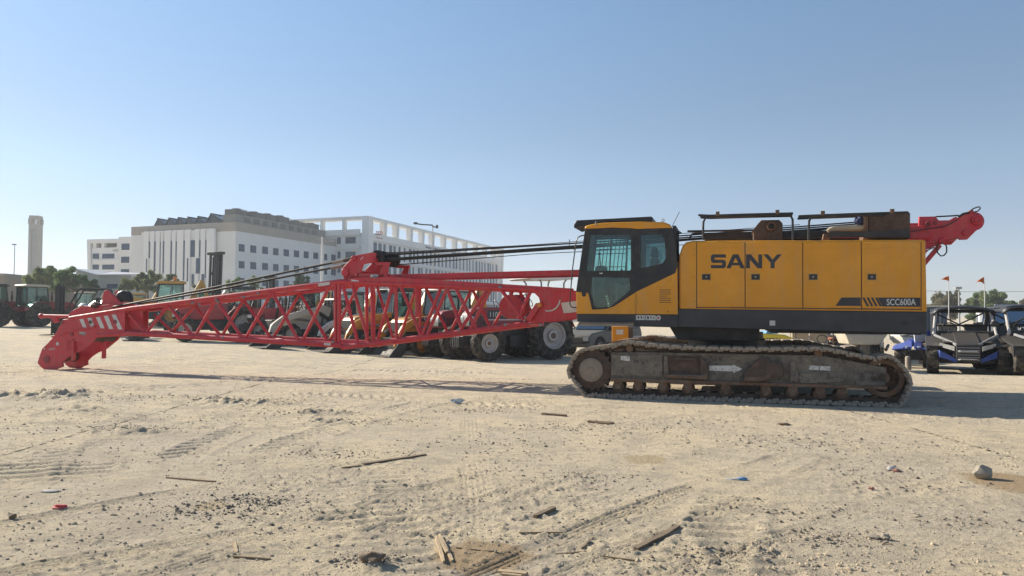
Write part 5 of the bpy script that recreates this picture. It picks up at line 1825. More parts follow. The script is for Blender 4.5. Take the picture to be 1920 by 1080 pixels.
tree(372, 556, 96, [(374, 542, 12, 9), (384, 550, 10, 8)], 'leaf_a', 'low tree just left of the tall forklift mast', 1200, .2, 7)
tree(445, 556, 96, [(442, 533, 14, 16), (436, 545, 12, 10), (452, 548, 12, 9)], 'leaf_b', 'slim green tree below the corner of the white building', 2100, .2, 8)
tree(482, 556, 98, [(480, 533, 15, 15), (470, 547, 14, 9), (492, 547, 12, 9)], 'leaf_a', 'yellowish tree below the square windows', 2200, .2, 9)
tree(520, 556, 98, [(520, 545, 14, 10), (508, 550, 10, 8)], 'leaf_d', 'low dark tree behind the short forklift mast', 1500, .2, 10)
tree(568, 556, 98, [(563, 526, 16, 13), (572, 540, 18, 12), (550, 542, 13, 10)], 'leaf_d', 'dark green tree below the end of the white building', 2900, .2, 11)
G2 = 'trees behind the blue container'
tree(1782, 602, 108, [(1775, 566, 26, 22), (1795, 575, 22, 20), (1758, 578, 17, 16), (1788, 552, 13, 11)], 'leaf_c', 'wide brownish tree crossed by the first flag pole', 5200, .27, 12, G2)
tree(1826, 602, 104, [(1822, 588, 18, 12), (1838, 592, 12, 9)], 'leaf_b', 'low bright green bushy tree between the two flag poles', 1900, .25, 13, G2)
tree(1834, 602, 122, [(1830, 562, 15, 13), (1842, 572, 14, 14), (1818, 572, 12, 12)], 'leaf_a', 'greyish tree rising behind the low bright green one', 2400, .27, 14, G2)
tree(1872, 602, 112, [(1864, 560, 22, 20), (1880, 570, 19, 18), (1858, 578, 18, 14)], 'leaf_a', 'tallest olive tree, just right of the second flag pole', 4200, .27, 15, G2)
tree(1897, 602, 126, [(1895, 575, 17, 15), (1904, 586, 14, 11)], 'leaf_a', 'rounded pale tree behind the silver car', 2100, .27, 16, G2)
tree(1926, 602, 112, [(1925, 568, 14, 16), (1921, 584, 14, 14)], 'leaf_c', 'brownish tree cut by the edge behind the silver car', 2400, .27, 17, G2)
tree(1746, 602, 118, [(1742, 582, 14, 13)], 'leaf_c', 'small tree directly behind the blue container', 1300, .27, 18, G2)
hb = MB()
rn_ = random.Random(5)
pw = at(1650, 541, 150)
pl_ = MB()
a_, b_ = at(1500, 539, 150), at(2100, 546, 150)
pl_.tube([a_, (a_ + b_) / 2 - Vector((0, 0, .5)), b_], .035, 5)
tag(pl_.build('power_line', 'black', None), 'thin dark power line above the distant trees', 'power line')

# small container behind the buggies
p = at(1758, 626, 46)
s = Thing('container', 'dark blue corrugated container with a pale top rail behind the buggies', 'container', (p.x, p.y, gz(p.x, p.y)), R(-3))
x0, x1, zt = s.pl(1700, 600, 0)[0], s.pl(1776, 600, 0)[0], s.pl(1758, 575.5, 0)[1]
w = MB().box(x0, x1, 0, 2.4, .1, zt)
k = x0
while k < x1 - .2:
    w.box(k, k + .13, -.04, 0, .15, zt - .1)
    k += .27
M['cblue'] = paint('container_blue', (0.03, 0.06, 0.11), 0.6, dust=0.2, scale=1.5)
w.build('shell', 'cblue', s)
MB().box(x0 - .05, x1 + .05, -.06, 2.45, zt, zt + .10).build('top_rail', 'cream', s)
r = MB()
for a in (1744, 1751.5, 1761):
    x = s.pl(a, 600, 0)[0]
    MB().cyl((x, -.1, .2), (x, -.1, zt - .1), .03, 6).build('lock_rod', 'grey', s)

# ------------------------------------------------------------------ machines and vehicles; x forward, y left, z up
def place(px, py, lx, ly, rotz, scale=1.0):
    """origin of a thing so that its local point (lx, ly) stands on the ground under the pixel"""
    p = ground(px, py)
    c, s_ = cos(rotz), sin(rotz)
    x, y = p.x - scale * (lx * c - ly * s_), p.y - scale * (lx * s_ + ly * c)
    return (x, y, p.z)

def wheel(T, x, y, r, w, rr, rim='rim', lugs=18, out=1, name='wheel', bolts=8, chunky=False):
    c = (x, y, r)
    m = MB()
    prof = [(rr * .96, -w * .42), (rr, -w * .48), (r * .80, -w * .5), (r * .93, -w * .47), (r * .97, -w * .36), (r * .97, w * .36), (r * .93, w * .47), (r * .80, w * .5), (rr, w * .48), (rr * .96, w * .42)]
    m.lathe(c, (0, 1, 0), prof, 30)
    for i in range(lugs):
        for sd in (-1, 1):
            a = 2 * pi * (i + (.5 if sd > 0 else 0)) / lugs
            b = a + (1.25 if not chunky else .7) * pi / lugs
            p0 = (x + r * .965 * cos(a), y, r + r * .965 * sin(a))
            p1 = (x + r * .955 * cos(b), y + sd * w * .47, r + r * .955 * sin(b))
            m.beam(p0, p1, .055 * r / .8 + .015 if not chunky else .10 * r / .4 * .55, r * .075 if not chunky else r * .10, (cos((a + b) / 2), 0, sin((a + b) / 2)))
    t = m.build(name, 'rubber', T)
    d = MB()
    d.lathe(c, (0, out, 0), [(rr * 1.02, w * .46), (rr * .95, w * .47), (rr * .90, w * .40), (rr * .86, w * .12), (rr * .60, w * .06), (rr * .50, w * .14), (rr * .42, w * .16), (rr * .40, w * .30), (rr * .20, w * .32), (0, w * .32)], 28)
    d.lathe(c, (0, out, 0), [(rr * 1.02, -w * .46), (rr * .9, -w * .40), (rr * .86, w * .10)], 28)
    for i in range(bolts):
        a = 2 * pi * i / bolts
        q = Vector((x + rr * .70 * cos(a), y + out * w * .06, r + rr * .70 * sin(a)))
        d.box(q.x - rr * .05, q.x + rr * .05, q.y - .02, q.y + .03, q.z - rr * .05, q.z + rr * .05)
    d.build('rim', rim, t)
    if not chunky:
        hb = MB().lathe(c, (0, out, 0), [(0, w * .36), (rr * .20, w * .36), (rr * .24, w * .30), (rr * .44, w * .24), (rr * .46, w * .10)], 20)
        hb.build('hub', 'rust' if rim == 'rim' else (rim if rim == 'orange_yel' else 'black'), t)
    return t

def hood_mb(x0, x1, w, z0, z1, nose):
    """bonnet with a rounded nose, profile in x-z"""
    p = [(x0, z0), (x0, z1), (x1 - nose, z1 - .03), (x1 - nose * .35, z1 - .10), (x1, z1 - .32), (x1 + .02, z0 + .12), (x1 - .05, z0)]
    return MB().prism(round_poly(p, .06), -w / 2, w / 2)

def tractor(label, loc, rz, col, top, scale=1.0, fr=.66, rr=.90, wb=2.7, hood_z=(1.15, 1.95), text=None, group='tractors parked in the row', front_rim='rim', roof='white', hood_x=None):
    T = Thing('tractor', label, 'tractor', loc, rz, group, scale)
    z0, z1 = hood_z
    hx0, hx1 = hood_x or (.95, wb + .55)
    h = hood_mb(hx0, hx1, .74, z0, z1, .55).build('hood', col, T, bevel=.03)
    g = MB()
    g.prism([(hx1 - .25, z0 + .04), (hx1 + .03, z0 + .06), (hx1 + .025, z1 - .36), (hx1 - .10, z1 - .20), (hx1 - .30, z1 - .30)], -.385, .385)
    g.build('grille', 'blackplastic', h, bevel=.01)
    for sy in (-1, 1):
        MB().prism(rrect(hx1 - .16, hx1 + .045, z1 - .52, z1 - .36, .04), sy * .25 - .11, sy * .25 + .15 if sy > 0 else sy * .25 + .11).build('headlight', 'lens', h, bevel=.01)
    for sy in (-1, 1):
        v = MB()
        for k in range(5):
            v.box(hx1 - .75 + k * .09, hx1 - .70 + k * .09, sy * .372 - .006, sy * .372 + .006, z0 + .12, z1 - .35)
        v.build('vent', 'black', h)
    s = MB()
    s.box(hx0, hx1 + .05, .33, .375, z1 - .26, z1 - .24)
    if text:
        MB().box(hx0 + .05, hx1 - .75, .370, .376, z1 - .46, z1 - .14).build('decal_band', 'charcoal', h)
        text_mesh(text, hx0 + .12, hx1 - .85, z1 - .40, z1 - .20, .378, 'decal', h, 'lettering', bold=.01, face='+y')
        MB().box(hx0 + .05, hx1 - .7, .370, .377, z1 - .52, z1 - .48).build('decal_line', 'decal', h)
    c = MB()
    c.box(-.35, .75, -.28, .28, .62, 1.2)
    c.box(.6, hx1 - .25, -.24, .24, .55, z0 + .02)
    c.box(hx1 - .3, hx1 + .25, -.30, .30, .55, .95)
    for k in range(4):
        c.box(hx1 + .2, hx1 + .42, -.30 + k * .16, -.20 + k * .16, .52, .92)
    c.box(.2, .9, .28, .62, .55, .62)
    c.box(.2, .9, -.62, -.28, .55, .62)
    c.cyl((0, -.85, rr), (0, .85, rr), .14, 12)
    c.cyl((wb, -.75, fr), (wb, .75, fr), .10, 10)
    c.box(.9, 1.6, .26, .44, .5, .95)
    c.build('chassis', 'black', T, bevel=.02)
    for sy in (-1, 1):
        wheel(T, wb, sy * .80, fr, .36, fr * .52, front_rim, 16, sy)
        wheel(T, 0, sy * .86, rr, .48, rr * .56, front_rim, 20, sy)
        f = MB()
        arc = [(rr * 1.10 * cos(a), rr + rr * 1.10 * sin(a)) for a in [R(20 + 14 * k) for k in range(11)]]
        arc2 = [(rr * 1.04 * cos(a), rr + rr * 1.04 * sin(a)) for a in [R(20 + 14 * k) for k in range(10, -1, -1)]]
        y0, y1 = (.52, 1.08) if sy > 0 else (-1.08, -.52)
        f.prism(arc + arc2, y0, y1)
        f.prism([(rr * .9, rr + .2), (rr * .75, rr * 1.78), (-rr * .75, rr * 1.78), (-rr * .95, rr + .2)], sy * .52 - .02, sy * .52 + .02)
        f.build('fender', col, T, bevel=.01)
    ex = MB().cyl((hx0 + .55, .25, z1 - .05), (hx0 + .55, .25, z1 + .75), .05, 10).cyl((hx0 + .55, .25, z1 + .1), (hx0 + .55, .25, z1 + .45), .08, 10)
    ex.build('exhaust', 'rust_dark', T)
    st = MB()
    st.prism(round_poly([(-.35, rr + .55), (.25, rr + .55), (.25, rr + .68), (-.25, rr + .70), (-.38, rr + 1.15), (-.48, rr + 1.12)], .05), -.26, .26)
    st.build('seat', 'blackplastic', T, bevel=.02)
    sw = MB()
    sw.tube([(.72, 0, z0 + .2), (.50, 0, z1 + .18)], .03, 7)
    sw.tube([(.50 + .10 * cos(q), .20 * sin(q), z1 + .20 + .17 * cos(q)) for q in [2 * pi * k / 14 for k in range(14)]], .016, 6, True)
    sw.build('steering_wheel', 'black', T)
    if top == 'canopy':
        for x in (-.75, .30):
            for sy in (-1, 1):
                MB().tube([(x, sy * .55, 1.5), (x, sy * .60, 3.0), (x + (.12 if x > 0 else -.1), sy * .64, 3.16)], .035, 8).build('canopy_post', 'grey', T)
        cp_ = MB().prism(round_poly([(-1.05, 3.14), (.85, 3.10), (1.0, 3.16), (.8, 3.24), (-.1, 3.30), (-1.0, 3.26)], .05), -.85, .85)
        cp_.build('canopy', roof, T, bevel=.04)
    elif top == 'rops':
        MB().tube([(-.7, .58, 1.3), (-.72, .58, 2.45), (-.72, .50, 2.58), (-.72, 0, 2.60), (-.72, -.50, 2.58), (-.72, -.58, 2.45), (-.7, -.58, 1.3)], .05, 8).build('roll_bar', 'black', T)
    elif top == 'cab':
        cab_frame(T, -.85, .80, .68, 1.55, 2.95, 'blackplastic', roof)
    return T

def cab_frame(T, x0, x1, hw, z0, z1, fmat='blackplastic', roof='white', lean=.18, beacon=False):
    f = MB()
    for sy in (-1, 1):
        f.beam((x1 - .02, sy * hw, z0), (x1 - lean, sy * hw * .94, z1), .07, .07)
        f.beam((x0 + .02, sy * hw, z0), (x0 + .04, sy * hw * .94, z1), .07, .07)
        f.beam(((x0 + x1) / 2 - .1, sy * hw, z0), ((x0 + x1) / 2 - .12, sy * hw * .94, z1), .05, .05)
        f.beam((x0, sy * hw, z0), (x1, sy * hw, z0), .07, .10)
        f.beam((x0, sy * hw * .94, z1), (x1 - lean, sy * hw * .94, z1), .07, .08)
    for x in (x0 + .03, x1 - .02):
        f.beam((x, -hw, z0), (x, hw, z0), .07, .08)
    fo = f.build('cab_frame', fmat, T)
    g = MB()
    for sy in (-1, 1):
        y = sy * hw * .97
        g.prism([(x0 + .06, z0 + .05), (x1 - .05, z0 + .05), (x1 - lean - .03, z1 - .03), (x0 + .06, z1 - .03)], y - .006, y + .006)
    g.build('side_glass', 'glass', fo)
    MB().hexa([(x1 - .03, -hw + .05, z0 + .05), (x1 - .02, -hw + .05, z0 + .05), (x1 - .02, hw - .05, z0 + .05), (x1 - .03, hw - .05, z0 + .05),
               (x1 - lean - .01, -hw + .08, z1 - .02), (x1 - lean, -hw + .08, z1 - .02), (x1 - lean, hw - .08, z1 - .02), (x1 - lean - .01, hw - .08, z1 - .02)]).build('windscreen', 'glass', fo)
    MB().box(x0 + .02, x0 + .03, -hw + .06, hw - .06, z0 + .05, z1 - .03).build('rear_glass', 'glass', fo)
    r = MB().prism(round_poly([(x0 - .12, z1 + .02), (x1 - lean + .18, z1 + .02), (x1 - lean + .20, z1 + .10), (x1 - lean - .1, z1 + .20), (x0, z1 + .20), (x0 - .14, z1 + .12)], .05), -hw - .06, hw + .06)
    ro = r.build('cab_roof', roof, T, bevel=.03)
    lm = MB()
    for sy in (-1, 1):
        lm.box(x1 - lean + .16, x1 - lean + .24, sy * hw * .75 - .09, sy * hw * .75 + .09, z1 - .02, z1 + .08)
    lm.build('work_lamp', 'lens', ro)
    if beacon:
        MB().cyl((x0 + .5, .2, z1 + .18), (x0 + .5, .2, z1 + .24), .10, 12).build('beacon_base', 'black', ro)
        MB().cyl((x0 + .5, .2, z1 + .24), (x0 + .5, .2, z1 + .50), .12, 14, .10).build('beacon', 'amber', ro)
    s = MB()
    xm_ = (x0 + x1) / 2
    s.prism(round_poly([(xm_ - .45, z0 - .1), (xm_ + .15, z0 - .1), (xm_ + .15, z0 + .05), (xm_ - .25, z0 + .06), (xm_ - .38, z0 + .75), (xm_ - .5, z0 + .72)], .05), -.25, .25)
    s.build('seat', 'seat', T)
    sw = MB()
    sw.tube([(x1 - .2, 0, z0 - .2), (x1 - .45, 0, z0 + .35)], .03, 7)
    sw.tube([(x1 - .45 + .08 * cos(q), .19 * sin(q), z0 + .36 + .15 * cos(q)) for q in [2 * pi * k / 14 for k in range(14)]], .015, 6, True)
    sw.build('steering_wheel', 'black', T)

def bucket_mb(x, w, z=0.02, d=.85, h=.75):
    """open loader bucket, mouth forward, lying on the ground; x is its back"""
    b = MB()
    out = [(x, z + h), (x - .02, z + h * .35), (x + d * .25, z), (x + d, z), (x + d, z + .03), (x + d * .27, z + .035), (x + .03, z + h * .36), (x + .05, z + h)]
    b.prism(out, -w / 2, w / 2)
    for sy in (-1, 1):
        y = sy * w / 2
        b.prism([(x, z + h), (x - .02, z + h * .35), (x + d * .25, z), (x + d, z), (x + d * .55, z + h * .55), (x + .2, z + h)], y - .02, y + .02)
    b.box(x + d - .02, x + d + .12, -w / 2, w / 2, z, z + .03)
    return b

def backhoe(label, loc, rz, col, scale=1.0, rim='orange_yel', roof='white', text=None, bucket='bucket', beacon=False, arms_up=False, group='backhoe loaders in the row'):
    T = Thing('backhoe_loader', label, 'backhoe loader', loc, rz, group, scale)
    h = hood_mb(1.0, 2.75, .95, 1.0, 1.62, .4).build('hood', col, T, bevel=.04)
    MB().box(2.70, 2.80, -.40, .40, 1.05, 1.40).build('grille', 'blackplastic', h)
    c = MB()
    c.box(-.9, 2.5, -.38, .38, .5, 1.02)
    c.box(-.9, .95, -.75, .75, .85, 1.25)
    c.cyl((0, -.85, .72), (0, .85, .72), .15, 12)
    c.cyl((2.1, -.8, .46), (2.1, .8, .46), .11, 10)
    c.box(.3, .95, -.95, -.40, .35, .85)
    c.box(.3, .95, .40, .95, .35, .85)
    c.build('chassis', 'black', T, bevel=.02)
    for sy in (-1, 1):
        wheel(T, 2.1, sy * .85, .46, .32, .30, rim, 14, sy)
        wheel(T, 0, sy * .87, .72, .46, .40, rim, 18, sy)
        MB().prism([(-.85, 1.15), (-.7, 1.55), (.55, 1.55), (.85, 1.2), (.85, 1.1), (.5, 1.46), (-.62, 1.46), (-.75, 1.12)], sy * .85 - .28, sy * .85 + .28).build('fender', col, T)
    # loader arms: up from the tower, forward along the bonnet, down to the bucket
    up = .55 if arms_up else 0.0
    ar = [(.75, 1.55), (.85, 1.78), (2.3, 1.56 + up * .6), (2.85, 1.30 + up), (3.15, .85 + up), (3.28, .38 + up), (3.05, .34 + up), (2.92, .78 + up), (2.66, 1.10 + up), (2.2, 1.30 + up * .6), (.95, 1.50)]
    for sy in (-1, 1):
        a = MB().prism(round_poly(ar, .10), sy * .62 - .06, sy * .62 + .06)
        ao = a.build('loader_arm', col, T, bevel=.012)
        MB().cyl((1.1, sy * .62, 1.1), (2.5, sy * .62, 1.30 + up), .055, 8).build('lift_cylinder', 'steel', ao)
        MB().cyl((2.2, sy * .45, 1.62), (3.0, sy * .45, .95 + up), .05, 8).build('tilt_cylinder', 'steel', ao)
        if text and sy > 0:
            MB().prism([(1.05, 1.54), (1.10, 1.70), (2.15, 1.54), (2.1, 1.38)], .682, .688).build('decal_band', 'charcoal', ao)
            t = text_mesh(text, 1.12, 1.80, 1.46, 1.64, .690, 'decal', ao, 'lettering', bold=.03, face='+y')
    b = bucket_mb(3.05, 2.25)
    if arms_up:
        b.xf(Matrix.Translation((3.2, 0, .5 + up)) @ Matrix.Rotation(R(35), 4, 'Y') @ Matrix.Translation((-3.2, 0, -.4)))
    b.build('loader_bucket', bucket, T, bevel=.006)
    cab_frame(T, -.75, .85, .72, 1.30, 2.72, 'black', roof, beacon=beacon)
    bk = MB()
    bk.prism(round_poly([(-1.0, .7), (-1.15, 1.9), (-1.75, 3.0), (-1.95, 2.95), (-1.45, 1.8), (-1.3, .7)], .08), -.14, .14)
    bk.prism(round_poly([(-1.7, 3.05), (-1.95, 3.0), (-2.5, 1.5), (-2.3, 1.4)], .06), -.10, .10)
    bk.cyl((-1.2, 0, 1.6), (-1.9, 0, 2.7), .06, 8)
    bk.box(-1.1, -.85, -1.0, 1.0, .5, .8)
    bo = bk.build('backhoe_arm', col, T, bevel=.012)
    bb = MB().prism(round_poly([(-2.5, 1.5), (-2.2, 1.4), (-2.1, 1.0), (-2.3, .75), (-2.7, .85), (-2.75, 1.15)], .05), -.3, .3)
    bb.build('digging_bucket', 'bucket', bo, bevel=.01)
    return T

def skid_steer(label, loc, rz, col, scale=1.0, rim='cream', group='compact loaders in the row'):
    T = Thing('skid_steer_loader', label, 'compact loader', loc, rz, group, scale)
    b = MB()
    b.prism(round_poly([(-.95, .35), (-1.05, 1.15), (-.85, 1.35), (-.1, 1.30), (.55, .95), (.95, .85), (1.0, .35)], .06), -.52, .52)
    b.build('body', col, T, bevel=.02)
    ch = MB()
    ch.box(-.9, .95, -.55, .55, .25, .60)
    ch.prism([(.95, .3), (1.25, .35), (1.2, .95), (.98, .98)], -.5, .5)
    ch.build('chassis', 'black', T, bevel=.01)
    for sy in (-1, 1):
        for x in (-.55, .6):
            wheel(T, x, sy * .72, .42, .30, .22, rim, 12, sy, chunky=True)
        a = MB()
        a.prism(round_poly([(-.95, 1.05), (-1.05, 1.42), (-.7, 1.52), (.9, 1.12), (1.35, .80), (1.50, .35), (1.30, .30), (1.16, .66), (.8, .90), (-.6, 1.28)], .08), sy * .78 - .07, sy * .78 + .07)
        ao = a.build('lift_arm', col, T, bevel=.012)
        for k in range(3):
            MB().cyl((1.05 + k * .06, sy * .86, .92 - k * .07), (1.05 + k * .06, sy * .845, .92 - k * .07), .022, 8).build('pin', 'black', ao)
        MB().cyl((-.5, sy * .62, .9), (.6, sy * .62, 1.05), .045, 8).build('lift_cylinder', 'steel', T)
    g = MB()
    for sy in (-1, 1):
        g.beam((.62, sy * .44, .95), (.45, sy * .42, 2.02), .06, .06)
        g.beam((-.55, sy * .44, 1.25), (-.50, sy * .42, 2.02), .06, .06)
        g.beam((-.50, sy * .42, 2.02), (.45, sy * .42, 2.02), .06, .06)
        for k in range(7):
            x = -.45 + k * .14
            g.beam((x, sy * .43, 1.2), (x, sy * .42, 2.0), .018, .018)
        for k in range(6):
            g.beam((-.5, sy * .43, 1.30 + k * .12), (.48, sy * .43, 1.30 + k * .12), .018, .018)
    g.beam((.45, -.42, 2.02), (.45, .42, 2.02), .06, .06)
    g.beam((-.5, -.42, 2.02), (-.5, .42, 2.02), .06, .06)
    g.box(-.56, -.5, -.42, .42, 1.2, 2.0)
    g.build('cage', 'black', T)
    MB().prism(round_poly([(-.62, 2.05), (.55, 2.03), (.52, 2.11), (-.55, 2.14)], .03), -.48, .48).build('roof', 'white', T, bevel=.015)
    s = MB().prism(round_poly([(-.35, .98), (.15, 1.0), (.15, 1.12), (-.2, 1.14), (-.3, 1.7), (-.42, 1.68)], .05), -.25, .25)
    s.build('seat', 'blackplastic', T)
    fl = MB()
    for sy in (-1, 1):
        fl.box(.9, 1.02, sy * .35 - .1, sy * .35 + .1, .70, .82)
    fl.build('headlight', 'lens', T)
    bucket_mb(1.36, 1.75, .02, .75, .5).build('bucket', 'bucket', T, bevel=.005)
    return T

def forklift(label, loc, rz, col, mast_h=2.4, scale=1.0, guard=True, tilt=0.0, group=None, mw=1.0):
    T = Thing('forklift', label, 'forklift', loc, rz, group, scale)
    b = MB()
    b.prism(round_poly([(-1.25, .30), (-1.35, .95), (-1.15, 1.25), (-.3, 1.25), (-.15, .75), (.75, .75), (.8, .30)], .08), -.55, .55)
    b.build('body', col, T, bevel=.03)
    for sy in (-1, 1):
        wheel(T, .55, sy * .58, .36, .26, .21, 'cream', 12, sy, chunky=True)
        wheel(T, -.95, sy * .55, .28, .22, .16, 'cream', 12, sy, chunky=True)
    if guard:
        g = MB()
        for sy in (-1, 1):
            g.tube([(.70, sy * .50, .75), (.45, sy * .50, 1.45), (.10, sy * .50, 2.16), (0, sy * .5, 2.22)], .04, 7)
            g.tube([(-1.1, sy * .50, 1.2), (-1.12, sy * .5, 2.15), (-1.08, sy * .5, 2.22), (0, sy * .5, 2.22)], .045, 7)
        for k in range(9):
            x = -1.05 + k * .13
            g.box(x, x + .06, -.5, .5, 2.20, 2.25)
        g.build('overhead_guard', 'black', T)
        st = MB().prism(round_poly([(-.65, 1.22), (-.1, 1.22), (-.1, 1.36), (-.5, 1.38), (-.6, 1.85), (-.72, 1.82)], .05), -.25, .25)
        st.build('seat', 'blackplastic', T)
        sw = MB().tube([(.35, 0, .8), (.12, 0, 1.45)], .03, 6)
        sw.tube([(.12 + .08 * cos(q), .16 * sin(q), 1.46 + .12 * cos(q)) for q in [2 * pi * k / 12 for k in range(12)]], .014, 6, True)
        sw.build('steering_wheel', 'black', T)
    m = MB()
    tx = -tilt * mast_h
    for sy in (-1, 1):
        m.beam((.95, sy * .34 * mw, .12), (.95 + tx, sy * .34 * mw, mast_h), .09 * mw, .13, (1, 0, 0))
        m.beam((1.05, sy * .26 * mw, .15), (1.05 + tx, sy * .26 * mw, mast_h - .08), .07 * mw, .10, (1, 0, 0))
        m.cyl((.85, sy * .20 * mw, .3), (.86 + tx * .9, sy * .20 * mw, mast_h * .95), .05 * mw, 7)
    for z in (.2, mast_h * .45, mast_h * .72, mast_h - .06):
        f = z / mast_h
        m.box(.90 + tx * f, 1.0 + tx * f, -.38 * mw, .38 * mw, z - .06 * mw, z + .06 * mw)
    if mw > 1.2:
        m.beam((.90, 0, .2), (.90 + tx * .97, 0, mast_h * .97), .36 * mw, .06, (1, 0, 0))
        m.box(.80 + tx, 1.15 + tx, -.46 * mw, .46 * mw, mast_h - .12, mast_h + .10)
    mo = m.build('mast', 'black', T, bevel=.006)
    ch = MB()
    for k in (-.1, .1):
        ch.tube([(1.0, k, .5), (1.0 + tx * .95, k, mast_h * .95)], .02, 6)
    ch.build('lift_chain', 'steel', mo)
    c = MB()
    c.box(1.1, 1.18, -.5, .5, .35, .45)
    c.box(1.1, 1.18, -.5, .5, .75, .85)
    for k in range(5):
        y = -.48 + k * .24
        c.box(1.10, 1.16, y - .04, y + .04, .15, 1.25)
    c.box(1.1, 1.16, -.5, .5, 1.2, 1.27)
    c.build('carriage', 'black', T)
    for sy in (-1, 1):
        MB().prism([(1.18, .85), (1.18, .05), (1.70, .05), (1.70, .08), (1.24, .10), (1.24, .85)], sy * .26 - .06, sy * .26 + .06).build('fork', 'rust_dark', T)
    return T

def suv(label, loc, rz, col, scale=1.0, clad=True, name='car', cat='car', group=None, van=False):
    T = Thing(name, label, cat, loc, rz, group, scale)
    if van:
        pr = [(-2.3, .45), (-2.35, 1.2), (-2.25, 1.95), (-2.0, 2.05), (.7, 2.05), (1.0, 1.95), (1.75, 1.25), (2.35, 1.05), (2.45, .75), (2.42, .42)]
    else:
        pr = [(-2.25, .45), (-2.32, .95), (-2.25, 1.15), (-1.95, 1.75), (-1.7, 1.82), (.15, 1.82), (.45, 1.72), (1.0, 1.18), (2.1, 1.05), (2.3, .92), (2.35, .45)]
    def arch(x):
        return [(x + .46 * cos(a), .42 + .46 * sin(a)) for a in [R(180 - 18 * k) for k in range(11)]]
    body = list(pr[:-1]) + [pr[-1]]
    low = [(2.1, .40)] + [(x, z) for x, z in reversed(arch(1.45))][0:] + [(x, z) for x, z in reversed(arch(-1.4))] + [(-2.1, .40)]
    poly = body + [(p[0], max(p[1], .40)) for p in low]
    b = MB().prism(poly, -.90, .90)
    bo = b.build('body', col, T, bevel=.05)
    for sy in (-1, 1):
        y = sy * .905
        win = [(-1.95, 1.22), (-1.78, 1.66), (-.55, 1.70), (-.55, 1.22)] if not van else [(-2.0, 1.3), (-2.0, 1.85), (-.5, 1.9), (-.5, 1.3)]
        win2 = [(-.45, 1.22), (-.45, 1.70), (.15, 1.68), (.78, 1.22)] if not van else [(-.4, 1.3), (-.4, 1.9), (.75, 1.88), (1.3, 1.3)]
        for w in (win, win2):
            MB().prism(round_poly(w, .06), y - .01, y + .008).build('window', 'bglass', bo)
        MB().box(-.52, -.49, y - .005, y + .006, .5, 1.15).build('door_seam', 'black', bo)
        MB().box(-.85, -.68, y - .005, y + .02, 1.05, 1.09).build('door_handle', 'black', bo)
        for x in (1.45, -1.4):
            wheel(T, x, sy * .80, .40, .24, .25, 'silver', 20, sy, chunky=True)
        if clad:
            MB().prism([(-.95, .40), (1.0, .40), (.95, .62), (-.9, .62)], y - .01, y + .02).build('cladding', 'blackplastic', bo)
    if van:
        MB().hexa([(1.68, -.78, 1.33), (1.70, -.78, 1.35), (1.70, .78, 1.35), (1.68, .78, 1.33), (1.03, -.70, 1.92), (1.06, -.70, 1.95), (1.06, .70, 1.95), (1.03, .70, 1.92)]).build('windscreen', 'bglass', bo)
    else:
        MB().hexa([(1.0, -.80, 1.20), (1.03, -.80, 1.22), (1.03, .80, 1.22), (1.0, .80, 1.20), (.46, -.72, 1.70), (.50, -.72, 1.73), (.50, .72, 1.73), (.46, .72, 1.70)]).build('windscreen', 'bglass', bo)
    xg = 2.36 if not van else 2.46
    g = MB().box(xg - .05, xg, -.55, .55, .62, .84)
    g.build('grille', 'blackplastic', bo)
    for sy in (-1, 1):
        MB().prism(rrect(.56 if sy > 0 else -.84, .84 if sy > 0 else -.56, .70, .92, .05), xg - .06, xg + .005, axis='x').build('headlight', 'lens', bo)
        MB().box(.55, .72, sy * 1.0 - .10, sy * 1.0 + .10, 1.15, 1.32).build('mirror', 'black', bo)
    MB().box(xg - .06, xg + .05, -.88, .88, .42, .58).build('bumper', 'blackplastic', bo)
    if not van:
        for sy in (-1, 1):
            MB().tube([(-1.7, sy * .7, 1.84), (-1.6, sy * .7, 1.90), (.0, sy * .7, 1.90), (.1, sy * .7, 1.84)], .02, 6).build('roof_rail', 'grey', bo)
    return T

# --- the row behind the boom
TH = R(180 + 29)
t1 = tractor('maroon tractor with white wheels and white canopy beside the crane cab', place(915, 678, 2.75, .80, TH), TH, 'maroon', 'canopy', 1.0, .68, .93, 2.75, (1.25, 2.05), '110-90 NEW')
TH2 = R(180 + 30)
tractor('maroon tractor with a bare roll bar, standing behind the one with the white canopy', place(855, 673, 2.75, .80, TH2), TH2, 'maroon', 'rops', 1.0, .68, .93, 2.75, (1.2, 1.95), None)
BHR = R(180 + 44)
backhoe('orange yellow backhoe with white lettering on its loader arm and white roof', place(789, 668, 2.1, .87, BHR), BHR, 'orange_yel', 1.0, text='CASE', roof='white')
backhoe('orange yellow backhoe with a plain arm and dark roof, behind the lattice boom joint', place(694, 661, 2.1, .87, BHR), BHR, 'orange_yel', 1.0, roof='black')
SSR = R(180 + 42)
skid_steer('cream compact loader with a barred cage and white roof behind the boom tip section', place(543, 648, .6, .72, SSR, 1.25), SSR, 'cream', 1.25)
skid_steer('white compact loader with its bucket under the boom joint', place(628, 652, .6, .72, SSR, 1.1), SSR, 'white', 1.1)
TA = R(180 + 22)
tractor('red tractor with a dark grille, nearest the crane boom head', place(344.5, 641, 2.7, .80, TA), TA, 'tractor_red', 'rops', .98, .58, .84, 2.7, (1.05, 1.72))
tractor('red tractor whose hood stands beside the cream compact loader', place(486, 644, 2.7, .80, TA), TA, 'tractor_red', 'rops', .98, .60, .84, 2.7, (1.05, 1.75))
q = at(318, 640, 57)
backhoe('yellow backhoe with an amber beacon on its roof behind the red tractor', (q.x, q.y, gz(q.x, q.y)), R(180 + 28), 'yellow_dull', 1.2, roof='yellow_dull', bucket='yellow_dull', beacon=True, arms_up=True)
q = at(418, 600, 62)
